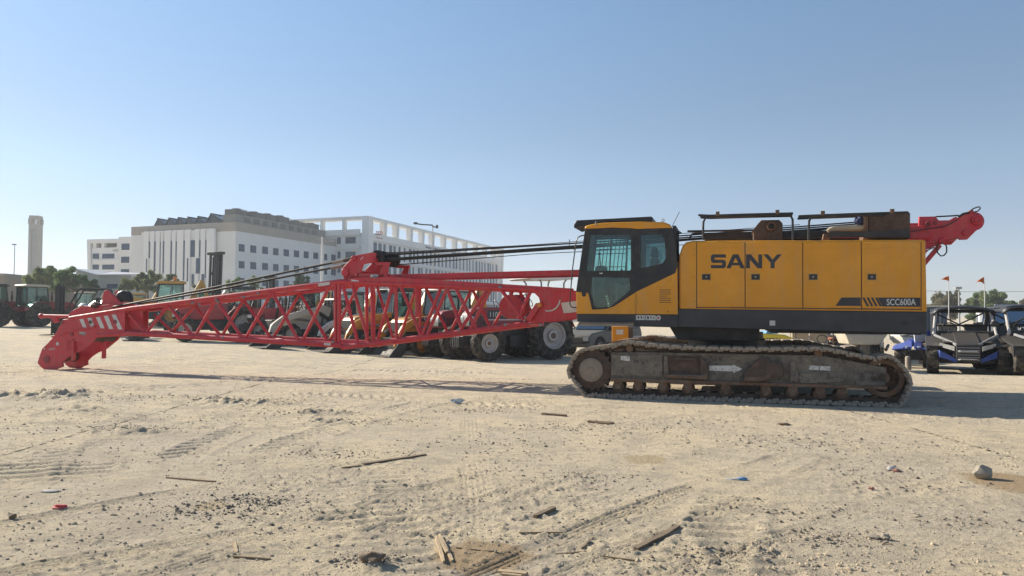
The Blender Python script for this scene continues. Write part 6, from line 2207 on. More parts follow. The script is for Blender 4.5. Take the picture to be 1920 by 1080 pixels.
forklift('forklift with a very tall dark mast tilted back, above the red tractor', (q.x, q.y, gz(q.x, q.y)), R(180 + 62), 'charcoal', 6.0, 1.0, True, .03, 'forklifts', 1.9)
q = at(522, 600, 66)
forklift('forklift with a short dark mast in front of the low dark tree', (q.x, q.y, gz(q.x, q.y)), R(180 + 62), 'yellow_dull', 4.2, 1.0, True, .0, 'forklifts', 1.3)
q = at(497, 600, 55)
forklift('yellow forklift standing behind the red tractor beside the loader', (q.x, q.y, gz(q.x, q.y)), R(180 + 50), 'yellow', 2.6, 1.0, True, .0, 'forklifts')
for px, dep, kind, col, label in ((574, 55, 'backhoe', 'yellow_dull', 'dusty yellow backhoe standing behind the cream compact loader'),
                                  (450, 57, 'tractor', 'maroon', 'maroon tractor with a black roofed cab behind the two red tractors'),
                                  (742, 58, 'forklift', 'charcoal', 'black forklift behind the two orange yellow backhoes'),
                                  (655, 52, 'backhoe', 'orange_yel', 'orange yellow backhoe half hidden between the white loader and the plain one'),
                                  (380, 60, 'backhoe', 'cream', 'cream backhoe below the very tall forklift mast')):
    q = at(px, 600, dep)
    lo = (q.x, q.y, gz(q.x, q.y))
    if kind == 'backhoe':
        backhoe(label, lo, R(180 + 40), col, 1.0, rim='cream', roof='black')
    elif kind == 'tractor':
        tractor(label, lo, R(180 + 35), col, 'cab', 1.0, .64, .9, 2.6, (1.15, 1.85), roof='charcoal')
    else:
        forklift(label, lo, R(180 + 55), col, 3.0, 1.05, True, .0, 'forklifts')
q = at(612, 600, 60)
suv('white van behind the compact loaders', (q.x, q.y, gz(q.x, q.y)), R(180 + 35), 'white', 1.1, False, 'van', 'van', None, True)
q = at(700, 600, 64)
suv('white box van behind the plain orange backhoe', (q.x, q.y, gz(q.x, q.y)), R(180 + 35), 'cream', 1.2, False, 'van', 'van', None, True)
GR = R(62)
tractor('maroon tractor with glazed cab and pale roof, turned away beside the dark forklift', place(74, 613, 0, -.86, GR, .98), GR, 'maroon', 'cab', .98, .62, .90, 2.5, (1.2, 1.9), front_rim='black', roof='cream')
tractor('dark tractor with a glazed cab and black roof, cut off by the edge', place(-4, 613, 0, -.86, GR, .98), GR, 'maroon', 'cab', .98, .62, .90, 2.5, (1.2, 1.9), front_rim='black', roof='charcoal')
FR = R(180 + 18)
forklift('dark forklift with an open overhead guard right of the glazed tractor', place(97, 631, 1.15, .5, FR, 1.12), FR, 'charcoal', 2.45, 1.12, True, .0, 'forklifts')
q = at(197, 600, 66)
suv('pale car between the forklift and the boom head bracket', (q.x, q.y, gz(q.x, q.y)), R(180 + 60), 'white', 1.15, False)
q = at(158, 600, 74)
backhoe('tan dusty backhoe seen through the overhead guard of the dark forklift', (q.x, q.y, gz(q.x, q.y)), R(180 + 35), 'tan', 1.0, rim='cream', roof='cream', bucket='tan')
q = at(255, 600, 70)
backhoe('small yellow backhoe behind the deflector wheel of the boom head', (q.x, q.y, gz(q.x, q.y)), R(180 + 35), 'yellow_dull', .95, rim='cream', roof='yellow_dull', bucket='tan')

# loose buckets on the ground in front of the row
def ground_bucket(px, py, rz, w, label):
    p = ground(px, py)
    T = Thing('loader_bucket', label, 'bucket', (p.x, p.y, p.z), rz, 'buckets in front of the row')
    bucket_mb(-.4, w, .01, .9, .55).build('bucket_shell', 'bucket', T, bevel=.006)
    MB().box(-.55, -.38, -.3, -.22, .1, .5).box(-.55, -.38, .22, .3, .1, .5).build('hitch', 'rust_dark', T)
ground_bucket(500, 652, R(180 + 40), 2.0, 'flat worn bucket lying under the tip section, left of its neighbour')
ground_bucket(612, 659, R(180 + 40), 2.2, 'wide worn bucket lying under the boom joint')
ground_bucket(256, 638, R(180 + 30), 1.8, 'low worn bucket lying under the boom head plates')

# --- behind and under the crane
M['suvgrey'] = paint('grey_green_paint', (0.085, 0.095, 0.09), 0.4, dust=0.15, scale=2)
p = at(1232, 662, 23.5)  # black box added for the dark machine and shade under the deck
T = Thing('dark_box', 'black box with white marks added for the dark shaded gap under the crane deck', 'dark_box', (p.x, p.y, gz(p.x, p.y)), R(-10))
MB().box(-.75, 1.0, 0, .9, .25, 1.05).build('housing', 'black', T, bevel=.02)
MB().box(-.8, 1.05, -.03, .93, .12, .25).build('skid', 'rust_dark', T, bevel=.01)
v_ = MB()
for k in range(6):
    v_.box(-.6, -.1, -.012, 0, .40 + k * .08, .43 + k * .08)
v_.build('vent', 'grey', T)
MB().box(.15, .20, -.008, 0, .55, .85).box(.20, .32, -.008, 0, .55, .60).build('white_mark', 'decal', T)
MB().prism(rrect(.36, .5, .66, .84, .03), -.008, 0).build('white_mark', 'decal', T)
MB().tube([(.1, -.05, .48), (.55, -.05, .52), (.85, -.05, .46)], .02, 6).build('towing_bar', 'decal', T)
q = ground(1150, 664)
SR = R(180 + 50)
suv('grey green off road car with dark cladding behind the crane track', place(1122, 668, 1.45, .8, SR), SR, 'suvgrey', .92, True)
p = at(1163, 660, 20.5)
T = Thing('yellow_cabinet', 'yellow steel cabinet with a white label behind the track', 'cabinet', (p.x, p.y, gz(p.x, p.y)), R(-8))
a, b = T.pl(1147.5, 650, 0)[0], T.pl(1178.5, 650, 0)[0]
zt = T.pl(1163, 612, 0)[1]
MB().box(a, b, 0, .5, .05, zt).build('shell', 'yellow', T, bevel=.012)
MB().box(b + .002, b + .12, .02, .5, .05, zt - .02).build('side_panel', 'rust_dark', T)
c0, c1 = T.pl(1155.5, 627, 0), T.pl(1168.5, 618, 0)
MB().box(c0[0], c1[0], -.006, .0, c0[1], c1[1]).build('label_sticker', 'decal', T)
MB().box(a, b, -.01, 0, .05, .12).build('plinth', 'black', T)

def motorbike(label, loc, rz, col, scale=1.0, seatmat='blackplastic', group='bikes parked behind the crane'):
    T = Thing('motorbike', label, 'motorbike', loc, rz, group, scale)
    for x in (-.68, .70):
        wheel(T, x, 0, .31, .13, .20, 'black', 14, 1, chunky=True)
    f = MB()
    f.tube([(.70, .08, .31), (.52, .08, .85)], .03, 7)
    f.tube([(.70, -.08, .31), (.52, -.08, .85)], .03, 7)
    f.box(-.35, .3, -.12, .12, .28, .62)
    f.tube([(-.68, .1, .31), (-.1, .1, .4)], .03, 6)
    f.tube([(-.68, -.1, .31), (-.1, -.1, .4)], .03, 6)
    f.tube([(-.3, .2, .3), (-.8, .2, .42)], .045, 8)
    f.build('frame', 'black', T)
    hb_ = MB().tube([(.38, .38, 1.02), (.48, .15, .98), (.50, 0, .93), (.48, -.15, .98), (.38, -.38, 1.02)], .018, 7)
    hb_.build('handlebar', 'black', T)
    b = MB()
    b.prism(round_poly([(.28, .62), (.34, .9), (.05, .93), (-.15, .75), (-.1, .6)], .05), -.15, .15)
    b.prism(round_poly([(-.5, .72), (-.95, .95), (-.98, .9), (-.6, .62)], .03), -.10, .10)
    for sy in (-1, 1):
        b.prism(round_poly([(.95, .70), (.55, 1.02), (.25, .80), (.30, .42), (.52, .40), (.60, .62)], .05), sy * .17 - .03, sy * .17 + .03)
    b.hexa([(.98, -.08, .66), (.98, .08, .66), (.60, .2, .70), (.60, -.2, .70), (.95, -.06, .74), (.95, .06, .74), (.55, .17, 1.03), (.55, -.17, 1.03)])
    b.prism([(.98, .58), (.70, .66), (.42, .60), (.70, .62)], -.07, .07)
    b.build('fairing', col, T, bevel=.012)
    MB().prism(round_poly([(.02, .80), (-.2, .78), (-.65, .83), (-.6, .74), (-.1, .70)], .03), -.13, .13).build('seat', seatmat, T, bevel=.02)
    MB().hexa([(.93, -.06, .68), (.94, -.06, .68), (.94, .06, .68), (.93, .06, .68), (.88, -.08, .77), (.90, -.08, .77), (.90, .08, .77), (.88, .08, .77)]).build('headlight', 'lens', T)
    for sy in (-1, 1):
        MB().blob((.45, sy * .36, 1.12), .04, .07, .05, 1, .1).build('mirror', 'black', T)
    return T

def quad(label, loc, rz, col, scale=1.0, group='quad bikes', seatmat='blackplastic'):
    T = Thing('quad_bike', label, 'quad bike', loc, rz, group, scale)
    for sy in (-1, 1):
        wheel(T, .62, sy * .45, .30, .22, .14, 'black', 12, sy, chunky=True)
        wheel(T, -.62, sy * .44, .30, .26, .14, 'black', 12, sy, chunky=True)
    c = MB()
    c.box(-.7, .7, -.18, .18, .28, .55)
    c.cyl((.62, -.4, .3), (.62, .4, .3), .04, 8)
    c.cyl((-.62, -.4, .3), (-.62, .4, .3), .04, 8)
    c.tube([(.85, -.2, .35), (.95, -.15, .6), (.95, .15, .6), (.85, .2, .35)], .02, 6)
    c.build('chassis', 'black', T)
    b = MB()
    for sy in (-1, 1):
        b.hexa([(.95, sy * .28, .62), (.30, sy * .20, .72), (.30, sy * .60, .66), (.88, sy * .62, .58), (.95, sy * .28, .66), (.30, sy * .20, .80), (.30, sy * .60, .70), (.88, sy * .62, .62)])
        b.hexa([(-.30, sy * .20, .70), (-.95, sy * .22, .76), (-.92, sy * .62, .66), (-.35, sy * .60, .64), (-.30, sy * .20, .76), (-.95, sy * .22, .82), (-.92, sy * .62, .70), (-.35, sy * .60, .68)])
        b.hexa([(1.02, sy * .03, .64), (.4, sy * .05, .86), (.4, sy * .26, .82), (.96, sy * .24, .62), (1.02, sy * .03, .70), (.4, sy * .05, .92), (.4, sy * .26, .86), (.96, sy * .24, .67)])
    b.prism(round_poly([(.55, .70), (.40, .95), (.12, .92), (.05, .68)], .05), -.16, .16)
    b.build('fender', col, T, bevel=.012)
    MB().prism(round_poly([(.10, .84), (-.75, .86), (-.8, .74), (.05, .72)], .05), -.15, .15).build('seat', seatmat, T, bevel=.03)
    MB().tube([(.22, .40, 1.04), (.30, .15, 1.06), (.36, 0, .98), (.30, -.15, 1.06), (.22, -.40, 1.04)], .018, 7).build('handlebar', 'black', T)
    for sy in (-1, 1):
        MB().blob((.98, sy * .17, .70), .04, .07, .045, 1, .1).build('headlight', 'lens', T)
    return T

def face_cam(deg):
    return R(-90 + deg)
p = ground(1662, 678)
motorbike('white sports bike with an angular split nose fairing behind the idler wheel', (p.x, p.y + .7, p.z), face_cam(-34), 'white', 1.3)
p = ground(1733, 690)
quad('blue quad bike with pointed blue fenders left of the black buggy', (p.x, p.y + .6, p.z), face_cam(-30), 'blue', 1.0)
p = ground(1598, 668)
quad('orange quad bike half hidden behind the crane track', (p.x, p.y + .8, p.z), face_cam(40), 'orange', 1.0)
p = ground(1566, 664)
quad('black utility quad with white lamps behind the crane track', (p.x, p.y + 1.2, p.z), face_cam(-20), 'black', 1.05, seatmat='seat')

# beige buggy seats, jet ski, and white hulls behind
p = at(1522, 660, 24)
T = Thing('golf_buggy', 'open buggy with beige padded bench seats seen under the crane deck', 'buggy', (p.x, p.y, gz(p.x, p.y)), R(180 + 75))
MB().prism(round_poly([(-1.1, .25), (-1.15, .62), (.3, .55), (1.0, .70), (1.2, .25)], .06), -.58, .58).build('body', 'cream', T, bevel=.04)
for sy in (-1, 1):
    for x in (-.8, .85):
        wheel(T, x, sy * .52, .23, .18, .12, 'white', 12, sy, chunky=True)
for y in (-.29, .29):
    s = MB().prism(round_poly([(-.55, .58), (.05, .58), (.08, .74), (-.5, .76)], .05), y - .27, y + .27)
    s.build('seat_cushion', 'tan', T, bevel=.04)
    MB().prism(round_poly([(-.62, .76), (-.45, .76), (-.50, 1.25), (-.66, 1.25)], .05), y - .27, y + .27).build('seat_back', 'tan', T, bevel=.04)
for sy in (-1, 1):
    MB().tube([(-.75, sy * .55, .6), (-.72, sy * .55, 1.85)], .022, 6).build('roof_post', 'rust_dark', T)
    MB().tube([(.75, sy * .55, .6), (.55, sy * .55, 1.85)], .022, 6).build('roof_post', 'rust_dark', T)
MB().prism(round_poly([(-.95, 1.85), (.75, 1.85), (.7, 1.92), (-.9, 1.93)], .03), -.62, .62).build('roof', 'cream', T, bevel=.02)
MB().tube([(.5, .25 + .15 * cos(q), .98 + .13 * sin(q)) for q in [2 * pi * k / 12 for k in range(12)]], .016, 6, True).build('steering_wheel', 'black', T)

p = at(1462, 662, 23)
T = Thing('jet_ski', 'yellow jet ski hull with black lettering on a low stand', 'jet ski', (p.x, p.y, gz(p.x, p.y)), R(0))
x0, x1 = T.pl(1425, 640, 0)[0], T.pl(1492, 640, 0)[0]
zt, zb = T.pl(1460, 626, 0)[1], T.pl(1460, 640, 0)[1]
h_ = zt - zb
pr = [(x0 - 1.2, zb - .05), (x0 - 1.2, zt - .05), (x0, zt), (x1 - .35, zt - .02), (x1 - .1, zt - .12), (x1, zb + .02), (x1 - .3, zb - .18), (x0 - 1.0, zb - .2)]
hl = MB().prism(round_poly(pr, .05), 0, 1.0).build('hull', 'jet_yellow', T, bevel=.05)
text_mesh('FROTEXU', x0 + .02, x0 + .62, zb - .02, zb + .10, -.002, 'black', hl, 'lettering', bold=.03)
MB().prism(round_poly([(x0 + .25, zt), (x1 - .45, zt), (x1 - .55, zt + .09), (x0 + .3, zt + .10)], .03), .2, .8).build('seat', 'lightblue', T, bevel=.02)
MB().prism(round_poly([(x0 - .9, zb - .2), (x1 - .3, zb - .2), (x1 - .4, .02), (x0 - .8, .02)], .02), .15, .85).build('stand', 'black', T)
def hull(px0, px1, py0, py1, depth, label, mat):
    p = at((px0 + px1) / 2, 655, depth)
    T = Thing('boat', label, 'boat', (p.x, p.y, gz(p.x, p.y)), R(-4))
    a, b = T.pl(px0, py1, 0), T.pl(px1, py0, 0)
    MB().prism(round_poly([(a[0], b[1] - .05), (b[0] - .25, b[1]), (b[0], b[1] - .1), (b[0] - .3, a[1]), (a[0] + .15, a[1])], .06), 0, 1.1).build('hull', mat, T, bevel=.05)
    MB().box(a[0] + .3, a[0] + .4, .1, 1.0, 0, a[1]).box(b[0] - .6, b[0] - .5, .1, 1.0, 0, a[1]).build('cradle', 'black', T)
    MB().box(a[0], b[0] - .2, -.012, .0, b[1] - .12, b[1] - .08).build('rub_rail', 'grey', T)
hull(1585, 1665, 622, 646, 27, 'white hull resting on cradles behind the orange quad', 'cream')
hull(1690, 1735, 626, 646, 28, 'white hull resting on cradles behind the blue quad', 'white')
p = at(1733, 660, 24.5)
T = Thing('display_panel', 'white and blue fairing panel leaning behind the blue quad', 'panel', (p.x, p.y, gz(p.x, p.y)), R(-5))
a, b = T.pl(1714, 650, 0), T.pl(1739, 622, 0)
MB().prism(round_poly([(a[0], b[1]), (b[0], b[1] + .05), (b[0] + .02, .1), (a[0] + .12, .1)], .03), 0, .06).build('white_panel', 'white', T, bevel=.01)
c0, c1 = T.pl(1738, 650, 0), T.pl(1750, 619, 0)
MB().prism(round_poly([(c0[0], c1[1]), (c1[0] - .1, c1[1] - .05), (c1[0] + .05, .1), (c0[0] + .05, .1)], .03), -.03, .05).build('blue_panel', 'blue', T, bevel=.01)

# --- buggies on the right
def buggy(label, loc, rz, scale=1.0, accent='dark_blue', flags=(), roofmat='charcoal'):
    T = Thing('buggy', label, 'buggy', loc, rz, 'black buggies', scale)
    for sy in (-1, 1):
        wheel(T, 1.25, sy * .78, .37, .27, .20, 'black', 15, sy, chunky=True)
        wheel(T, -1.15, sy * .78, .38, .30, .20, 'black', 15, sy, chunky=True)
        # suspension arms and shock
        s = MB()
        s.beam((1.15, sy * .22, .42), (1.25, sy * .70, .36), .05, .04)
        s.beam((1.35, sy * .22, .42), (1.25, sy * .70, .36), .05, .04)
        s.beam((1.25, sy * .25, .62), (1.25, sy * .68, .48), .04, .04)
        s.cyl((1.22, sy * .50, .42), (1.12, sy * .36, .92), .05, 8)
        s.beam((-1.15, sy * .2, .4), (-1.15, sy * .7, .38), .07, .06)
        s.build('suspension_arm', 'black', T)
        f = MB()
        f.hexa([(1.55, sy * .40, .70), (.55, sy * .36, .98), (.55, sy * .92, .90), (1.50, sy * .93, .70), (1.55, sy * .40, .74), (.55, sy * .36, 1.03), (.55, sy * .92, .96), (1.50, sy * .93, .75)])
        f.hexa([(1.50, sy * .88, .48), (1.42, sy * .88, .70), (1.42, sy * .94, .70), (1.50, sy * .94, .48), (1.56, sy * .88, .48), (1.50, sy * .88, .74), (1.50, sy * .94, .74), (1.56, sy * .94, .48)])
        f.build('fender', 'blackplastic', T, bevel=.01)
        d = MB()
        d.hexa([(.50, sy * .78, .42), (-.75, sy * .80, .42), (-.75, sy * .86, .42), (.50, sy * .86, .42), (.55, sy * .78, .88), (-.70, sy * .80, .86), (-.70, sy * .86, .86), (.55, sy * .86, .88)])
        d.build('door', accent, T, bevel=.012)
        a_ = MB()
        a_.hexa([(1.72, sy * .26, .32), (1.35, sy * .30, .34), (1.45, sy * .70, .40), (1.66, sy * .62, .46), (1.70, sy * .26, .42), (1.35, sy * .30, .46), (1.42, sy * .72, .62), (1.60, sy * .64, .64)])
        a_.build('wing_panel', accent, T, bevel=.01)
        st_ = MB()
        st_.beam((1.66, sy * .24, .78), (1.00, sy * .72, 1.02), .035, .06)
        st_.build('hood_edge', 'silver' if sy < 0 else 'grey', T)
        lm = MB()
        lm.hexa([(1.66, sy * .30, .62), (1.50, sy * .62, .72), (1.52, sy * .62, .82), (1.67, sy * .30, .74), (1.60, sy * .30, .62), (1.44, sy * .62, .72), (1.46, sy * .62, .82), (1.61, sy * .30, .74)])
        lm.build('headlight', 'lens', T)
        MB().blob((.62, sy * 1.02, 1.28), .05, .11, .08, 2, .1).build('mirror', 'black', T)
    b = MB()
    b.prism([(1.72, .35), (1.74, .55), (1.70, .78), (1.55, .88), (.60, 1.08), (.55, .5), (.9, .30)], -.27, .27)
    b.prism([(1.58, .84), (.62, 1.06), (.60, 1.00), (1.5, .78)], -.55, .55)
    b.box(-1.5, 1.3, -.62, .62, .28, .40)
    b.box(-1.55, -.55, -.60, .60, .40, .95)
    b.box(.45, .62, -.70, .70, .40, 1.05)
    b.build('body', 'blackplastic', T, bevel=.015)
    gr = MB()
    for k in range(5):
        gr.box(1.735, 1.765, -.24, .24, .46 + k * .06, .475 + k * .06)
    gr.tube([(1.74, -.22, .40), (1.84, -.18, .42), (1.84, .18, .42), (1.74, .22, .40)], .02, 6)
    gr.tube([(1.74, -.22, .62), (1.82, -.18, .62), (1.82, .18, .62), (1.74, .22, .62)], .018, 6)
    gr.build('grille', 'grey', T)
    cg = MB()
    for sy in (-1, 1):
        cg.tube([(-1.2, sy * .62, .95), (-.9, sy * .66, 1.62), (-.7, sy * .66, 1.68), (.0, sy * .64, 1.70), (.25, sy * .64, 1.62)], .028, 8)
        cg.tube([(-.35, sy * .72, .42), (-.42, sy * .66, 1.68)], .028, 8)
    for x in (.25, -.42, -.9):
        cg.tube([(x, -.64, 1.63 if x > 0 else 1.67), (x, .64, 1.63 if x > 0 else 1.67)], .028, 8)
    cg.tube([(-.9, -.6, 1.6), (-1.2, .5, 1.0)], .022, 7)
    cg.tube([(-.9, .6, 1.6), (-1.2, -.5, 1.0)], .022, 7)
    cg.tube([(-.42, -.64, 1.25), (-.42, .64, 1.25)], .026, 7)
    cg.build('roll_cage', 'black', T)
    for sy in (-1, 1):
        MB().tube([(.25, sy * .64, 1.63), (.72, sy * .72, 1.02)], .036, 8).build('windscreen_pillar', 'rim', T)
    rf = MB()
    n, mth = 10, 6
    vs, fs = [], []
    for i in range(n + 1):
        for j in range(mth + 1):
            y = -.74 + 1.48 * i / n
            x = -1.0 + 1.4 * j / mth
            z = 1.70 + .10 * (1 - (y / .74) ** 2) - (.10 if abs(y) > .72 else 0) - .04 * (x > .35)
            vs.append((x, y, z))
    for i in range(n):
        for j in range(mth):
            a = i * (mth + 1) + j
            fs.append((a, a + 1, a + mth + 2, a + mth + 1))
    rf.add(vs, fs)
    ro = rf.build('roof_cover', roofmat, T)
    so = ro.modifiers.new('thickness', 'SOLIDIFY')
    so.thickness = .05
    for y in (-.33, .33):
        s = MB().prism(round_poly([(-.45, .45), (.15, .48), (.15, .62), (-.3, .62), (-.50, 1.30), (-.62, 1.28)], .06), y - .24, y + .24)
        s.build('seat', 'seat', T, bevel=.03)
    dsh = MB().prism(round_poly([(.45, .95), (.62, 1.05), (.60, 1.12), (.40, 1.10)], .03), -.66, .66)
    dsh.build('dashboard', 'blackplastic', T, bevel=.01)
    sw = MB().tube([(.36 + .06 * cos(q), -.33 + .18 * cos(q + 1.57), 1.18 + .15 * cos(q)) for q in [2 * pi * k / 14 for k in range(14)]], .018, 6, True)
    sw.tube([(.5, -.33, 1.0), (.36, -.33, 1.18)], .025, 6)
    sw.build('steering_wheel', 'black', T)
    for (y, zt_, lean) in flags:
        MB().tube([(-1.3, y, .8), (-1.3 + lean * .3, y, 1.8), (-1.3 + lean, y, zt_)], .014, 6).build('whip_pole', 'white', T)
    return T

M['flag'] = leafmat('orange_flag_cloth', (0.90, 0.30, 0.05), 0.9, dust=0.0, scale=6)
M['dark_blue'] = paint('dark_blue_plastic', (0.010, 0.040, 0.22), 0.35, dust=0.15, scale=3)
BR = face_cam(-27)
bl_ = place(1749, 700, 1.25, -.78, BR, 1.12)
BG = buggy('black and blue open buggy facing the lot, with torn roof cover', bl_, BR, 1.12)
# whips with orange flags, raised from the buggy's back corners
def whip(px, pyb, pyt, flag):
    p0, p1 = BG.inv @ at(px + 2, pyb, 22.6), BG.inv @ at(px, pyt, 22.6)
    o = MB().tube([p0, p0.lerp(p1, .5) + Vector((0, .01, 0)), p1], .012, 6).build('whip_pole', 'white', BG)
    q = [BG.inv @ at(a, b, 22.6 + c) for a, b, c in flag]
    q2 = [v + Vector((.012, 0, 0)) for v in q]
    n = len(q)
    f = MB().add(q + q2, [tuple(range(n)), tuple(range(2 * n - 1, n - 1, -1))] + [(i, (i + 1) % n, n + (i + 1) % n, n + i) for i in range(n)])
    f.build('flag', 'flag', o)
whip(1777, 596, 516, [(1779, 517, 0), (1776.5, 517.5, .1), (1773, 520, -.08), (1769, 521.5, .05), (1764.5, 524, 0), (1770, 524.5, .08), (1775, 525.5, -.05), (1780, 526.5, 0)])
whip(1844.5, 600, 518, [(1844.5, 519, 0), (1842, 520.5, .1), (1838, 523.5, -.08), (1834, 526, .05), (1830.5, 528.5, 0), (1836, 528.2, .08), (1841, 529, -.05), (1843, 532, .06), (1846.5, 532, 0)])
buggy('second black buggy without accents, cut by the edge beside the silver car', place(1906, 704, 1.25, -.78, face_cam(-14), 1.12), face_cam(-14), 1.12, 'blackplastic')
p = at(1915, 650, 27)
suv('silver car parked behind the black buggies', (p.x, p.y, gz(p.x, p.y)), R(180 + 48), 'silver', 1.12, True)
p = at(1880, 640, 34)
suv('white car behind the silver one', (p.x, p.y, gz(p.x, p.y)), R(180 + 60), 'white', 1.05, True)
p = ground(1703, 694)
T = MB()
T.cyl((0, 0, -.02), (0, 0, .40), .085, 18).cyl((0, 0, .40), (0, 0, .44), .085, 18, .06)
o = T.build('bollard', 'stone', None, bevel=.01)
o.location = p
tag(o, 'short grey concrete bollard standing behind the idler wheel', 'bollard')

# ------------------------------------------------------------------ things lying on the sand
def gh(p):
    xa, ya = np.array([p.x]), np.array([p.y])
    return float(gz_np(xa, ya)[0] + detail(xa, ya)[0])

def stick(a, b, w, h, mat, label, name='plank', cat='plank', split=False):
    p, q = ground(*a), ground(*b)
    za, zb_ = gh(p), gh(q)
    zm = gh((p + q) / 2)
    lift = max(0, zm - (za + zb_) / 2)
    mid_ = (p + q) / 2
    L = (q - p).length
    m = MB()
    rn = random.Random(int(a[0] * 7 + a[1]))
    if split:
        m.beam((-L / 2, .0, h / 2), (L / 2, .02, h / 2), w, h)
        m.beam((-L * .3, -w * .7, h * .4), (L * .42, -w * .5, h * .4), w * .5, h * .7)
        m.beam((-L * .5, w * .7, h * .4), (L * .2, w * .4, h * .3), w * .4, h * .6)
    else:
        n = 6
        vs = []
        for i in range(n + 1):
            x = -L / 2 + L * i / n
            ww = w * (1 + rn.uniform(-.12, .12)) * (.75 if i in (0, n) else 1)
            dy = rn.uniform(-.06, .06) * w
            vs += [(x, dy - ww / 2, 0), (x, dy + ww / 2, 0), (x, dy + ww / 2 * .9, h), (x, dy - ww / 2 * .9, h * rn.uniform(.85, 1.05))]
        fs = [(0, 1, 2, 3), tuple(4 * n + k for k in (3, 2, 1, 0))]
        for i in range(n):
            for k in range(4):
                fs.append((4 * i + k, 4 * i + (k + 1) % 4, 4 * i + 4 + (k + 1) % 4, 4 * i + 4 + k))
        m.add(vs, fs)
    o = m.build(name, mat, None, smooth=0)
    d = Vector((q.x - p.x, q.y - p.y, zb_ - za))
    o.location = (mid_.x, mid_.y, (za + zb_) / 2 + lift * .8 - h * .12)
    o.rotation_euler = (0, -atan2(d.z, sqrt(d.x ** 2 + d.y ** 2)), atan2(d.y, d.x))
    tag(o, label, cat)
    return o
stick((1192, 1033), (1273, 993), 0.044, 0.025, 'wood_dark', 'dark weathered plank lying diagonally near the bottom edge')
stick((1003, 971), (1040, 957), 0.044, 0.028, 'wood_dark', 'short charred timber block lying alone on the sand')
stick((1016, 778), (1062, 781), 0.080, 0.033, 'wood_dark', 'flat brown plank lying in front of the crane track')
stick((1103, 792), (1150, 795), 0.072, 0.028, 'wood', 'reddish split board right of the flat brown plank', split=True)
stick((680, 873), (798, 853), 0.056, 0.017, 'wood_dark', 'long thin brown batten half sunk in the sand')
stick((640, 880), (690, 872), 0.040, 0.011, 'wood', 'thin pale batten at the end of the long brown one')
stick((312, 897), (404, 905), 0.028, 0.014, 'wood', 'long pale stick lying across the left half of the lot', 'stick', 'stick')
stick((437, 1044), (507, 1047), 0.018, 0.010, 'wood', 'thin straight stick lying near the lower left', 'stick', 'stick')
stick((440, 1018), (444, 1036), 0.018, 0.011, 'wood_pale', 'short pale stick pointing at the thin straight one', 'stick', 'stick')
stick((856, 1026), (924, 1036), 0.018, 0.010, 'wood', 'straight stick lying beside the brown stain', 'stick', 'stick')
stick((973, 1003), (1056, 1003), 0.013, 0.008, 'wood', 'thin dry reed lying above the brown stain', 'stick', 'stick')
stick((1040, 1040), (1100, 1036), 0.011, 0.007, 'wood', 'thin dry reed crossing the tyre tracks', 'stick', 'stick')
stick((1130, 1046), (1190, 1052), 0.014, 0.008, 'wood', 'thin stick below the dark diagonal plank', 'stick', 'stick')
stick((1090, 1030), (1112, 1010), 0.014, 0.008, 'wood', 'bent twig left of the dark diagonal plank', 'stick', 'stick')
stick((935, 1072), (985, 1082), 0.040, 0.017, 'wood_pale', 'pale fresh broken board cut by the bottom edge', split=True)
for k, (a, b) in enumerate((((818, 1010), (832, 1058)), ((824, 1006), (848, 1052)), ((816, 1030), (828, 1038)), ((822, 1012), (838, 1040)))):
    stick(a, b, .022, .016, 'wood_pale', ('long pale splinter at the left of the splinter heap', 'pale splinter leaning right in the splinter heap', 'short pale chip under the splinters', 'thin pale splinter in the middle of the heap')[k], 'wood_splinter', 'splinter')

M['faded'] = paint('faded_red_scrap', (0.45, 0.13, 0.10), 0.8, dust=0.35, scale=9)
def lump(px, py, rx, ry, rz, mat, label, name, cat, seed=0, amp=.3, sub=2, bury=.2):
    p = ground(px, py)
    m = MB().blob((0, 0, rz * (1 - bury)), rx, ry, rz, sub, amp, 1.4, seed)
    o = m.build(name, mat, None, smooth=25)
    o.location = (p.x, p.y, gh(p))
    tag(o, label, cat)
lump(1842, 896, .085, .07, .065, 'stone', 'pale angular stone beside the brown stain', 'stone', 'stone', 3, .35)
lump(1470, 796, .08, .06, .02, 'wood_dark', 'flat dark lump lying in front of the track', 'stone', 'stone', 4, .4)
lump(24, 974, .028, .02, .018, 'wood_dark', 'small dark stone near the left edge', 'stone', 'stone', 5)
lump(695, 1060, .085, .05, .030, 'wood_dark', 'long brown clod at the left of the pale splinters', 'clod', 'clod', 6, .5, 3)
lump(1660, 1012, .030, .025, .020, 'stone', 'rough grey stone below the crumpled red wrapper', 'stone', 'stone', 7, .5)
lump(1638, 1010, .045, .035, .012, 'stone', 'flat grey stone left of the rough one', 'stone', 'stone', 8, .5)
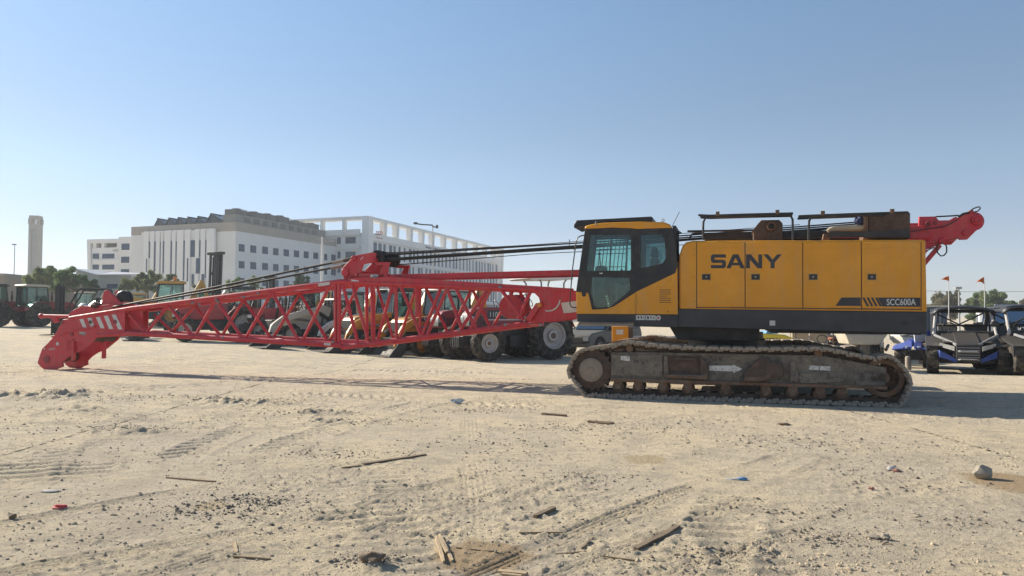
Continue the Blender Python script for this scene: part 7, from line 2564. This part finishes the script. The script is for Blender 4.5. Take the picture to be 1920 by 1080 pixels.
lump(858, 756, .11, .08, .035, 'clearplastic', 'crumpled clear plastic bag in front of the boom shadow', 'plastic_bag', 'bag', 9, .5, 3)
lump(1380, 900, .085, .035, .008, 'paper', 'flattened pale paper wrapper with a blue end', 'wrapper', 'wrapper', 10, .5, 3)
lump(1392, 901, .042, .028, .016, 'lightblue', 'crumpled blue wrapper on the flattened paper', 'wrapper', 'wrapper', 11, .5, 3)
lump(1672, 881, .045, .03, .022, 'paper', 'crumpled white packet beside a red scrap', 'wrapper', 'wrapper', 12, .5, 3)
lump(1681, 883, .035, .025, .014, 'faded', 'red scrap touching the crumpled white packet', 'wrapper', 'wrapper', 13, .5, 3)
lump(1634, 918, .022, .018, .014, 'faded', 'small faded red scrap lying alone', 'wrapper', 'wrapper', 14, .5, 3)
lump(95, 921, .08, .03, .010, 'paper', 'crumpled pale blue paper left of the red lid', 'wrapper', 'wrapper', 15, .5, 3)
p = ground(113, 953)
o = MB().lathe((0, 0, 0), (0, 0, 1), [(0, .012), (.036, .012), (.038, .018), (.044, .006), (.060, .0), (.062, .004), (.046, .010), (.040, .026), (0, .026)], 24).build('bottle_lid', 'redplastic', None)
o.location = (p.x, p.y, gh(p) - .004)
o.rotation_euler = (R(-10), R(4), 0)
tag(o, 'round red plastic lid with a flat rim on the sand', 'lid')

# ------------------------------------------------------------------ haze
HAZE = 0.0007
hz = MB().box(-900, 900, -120, 1400, -1.5, 62).build('haze', None if False else 'white', None, smooth=0)
hm = bpy.data.materials.new('haze_air')
hm.use_nodes = True
hn = hm.node_tree
hn.nodes.clear()
ho = hn.nodes.new('ShaderNodeOutputMaterial')
pv = hn.nodes.new('ShaderNodeVolumePrincipled')
pv.inputs['Color'].default_value = (0.80, 0.86, 0.93, 1)
pv.inputs['Density'].default_value = HAZE
pv.inputs['Anisotropy'].default_value = 0.2
hn.links.new(pv.outputs[0], ho.inputs['Volume'])
hz.data.materials.clear()
hz.data.materials.append(hm)
tag(hz, 'pale dusty haze over the lot', 'haze', kind='stuff')
SC.cycles.volume_bounces = 0
SC.cycles.volume_step_rate = 5.0
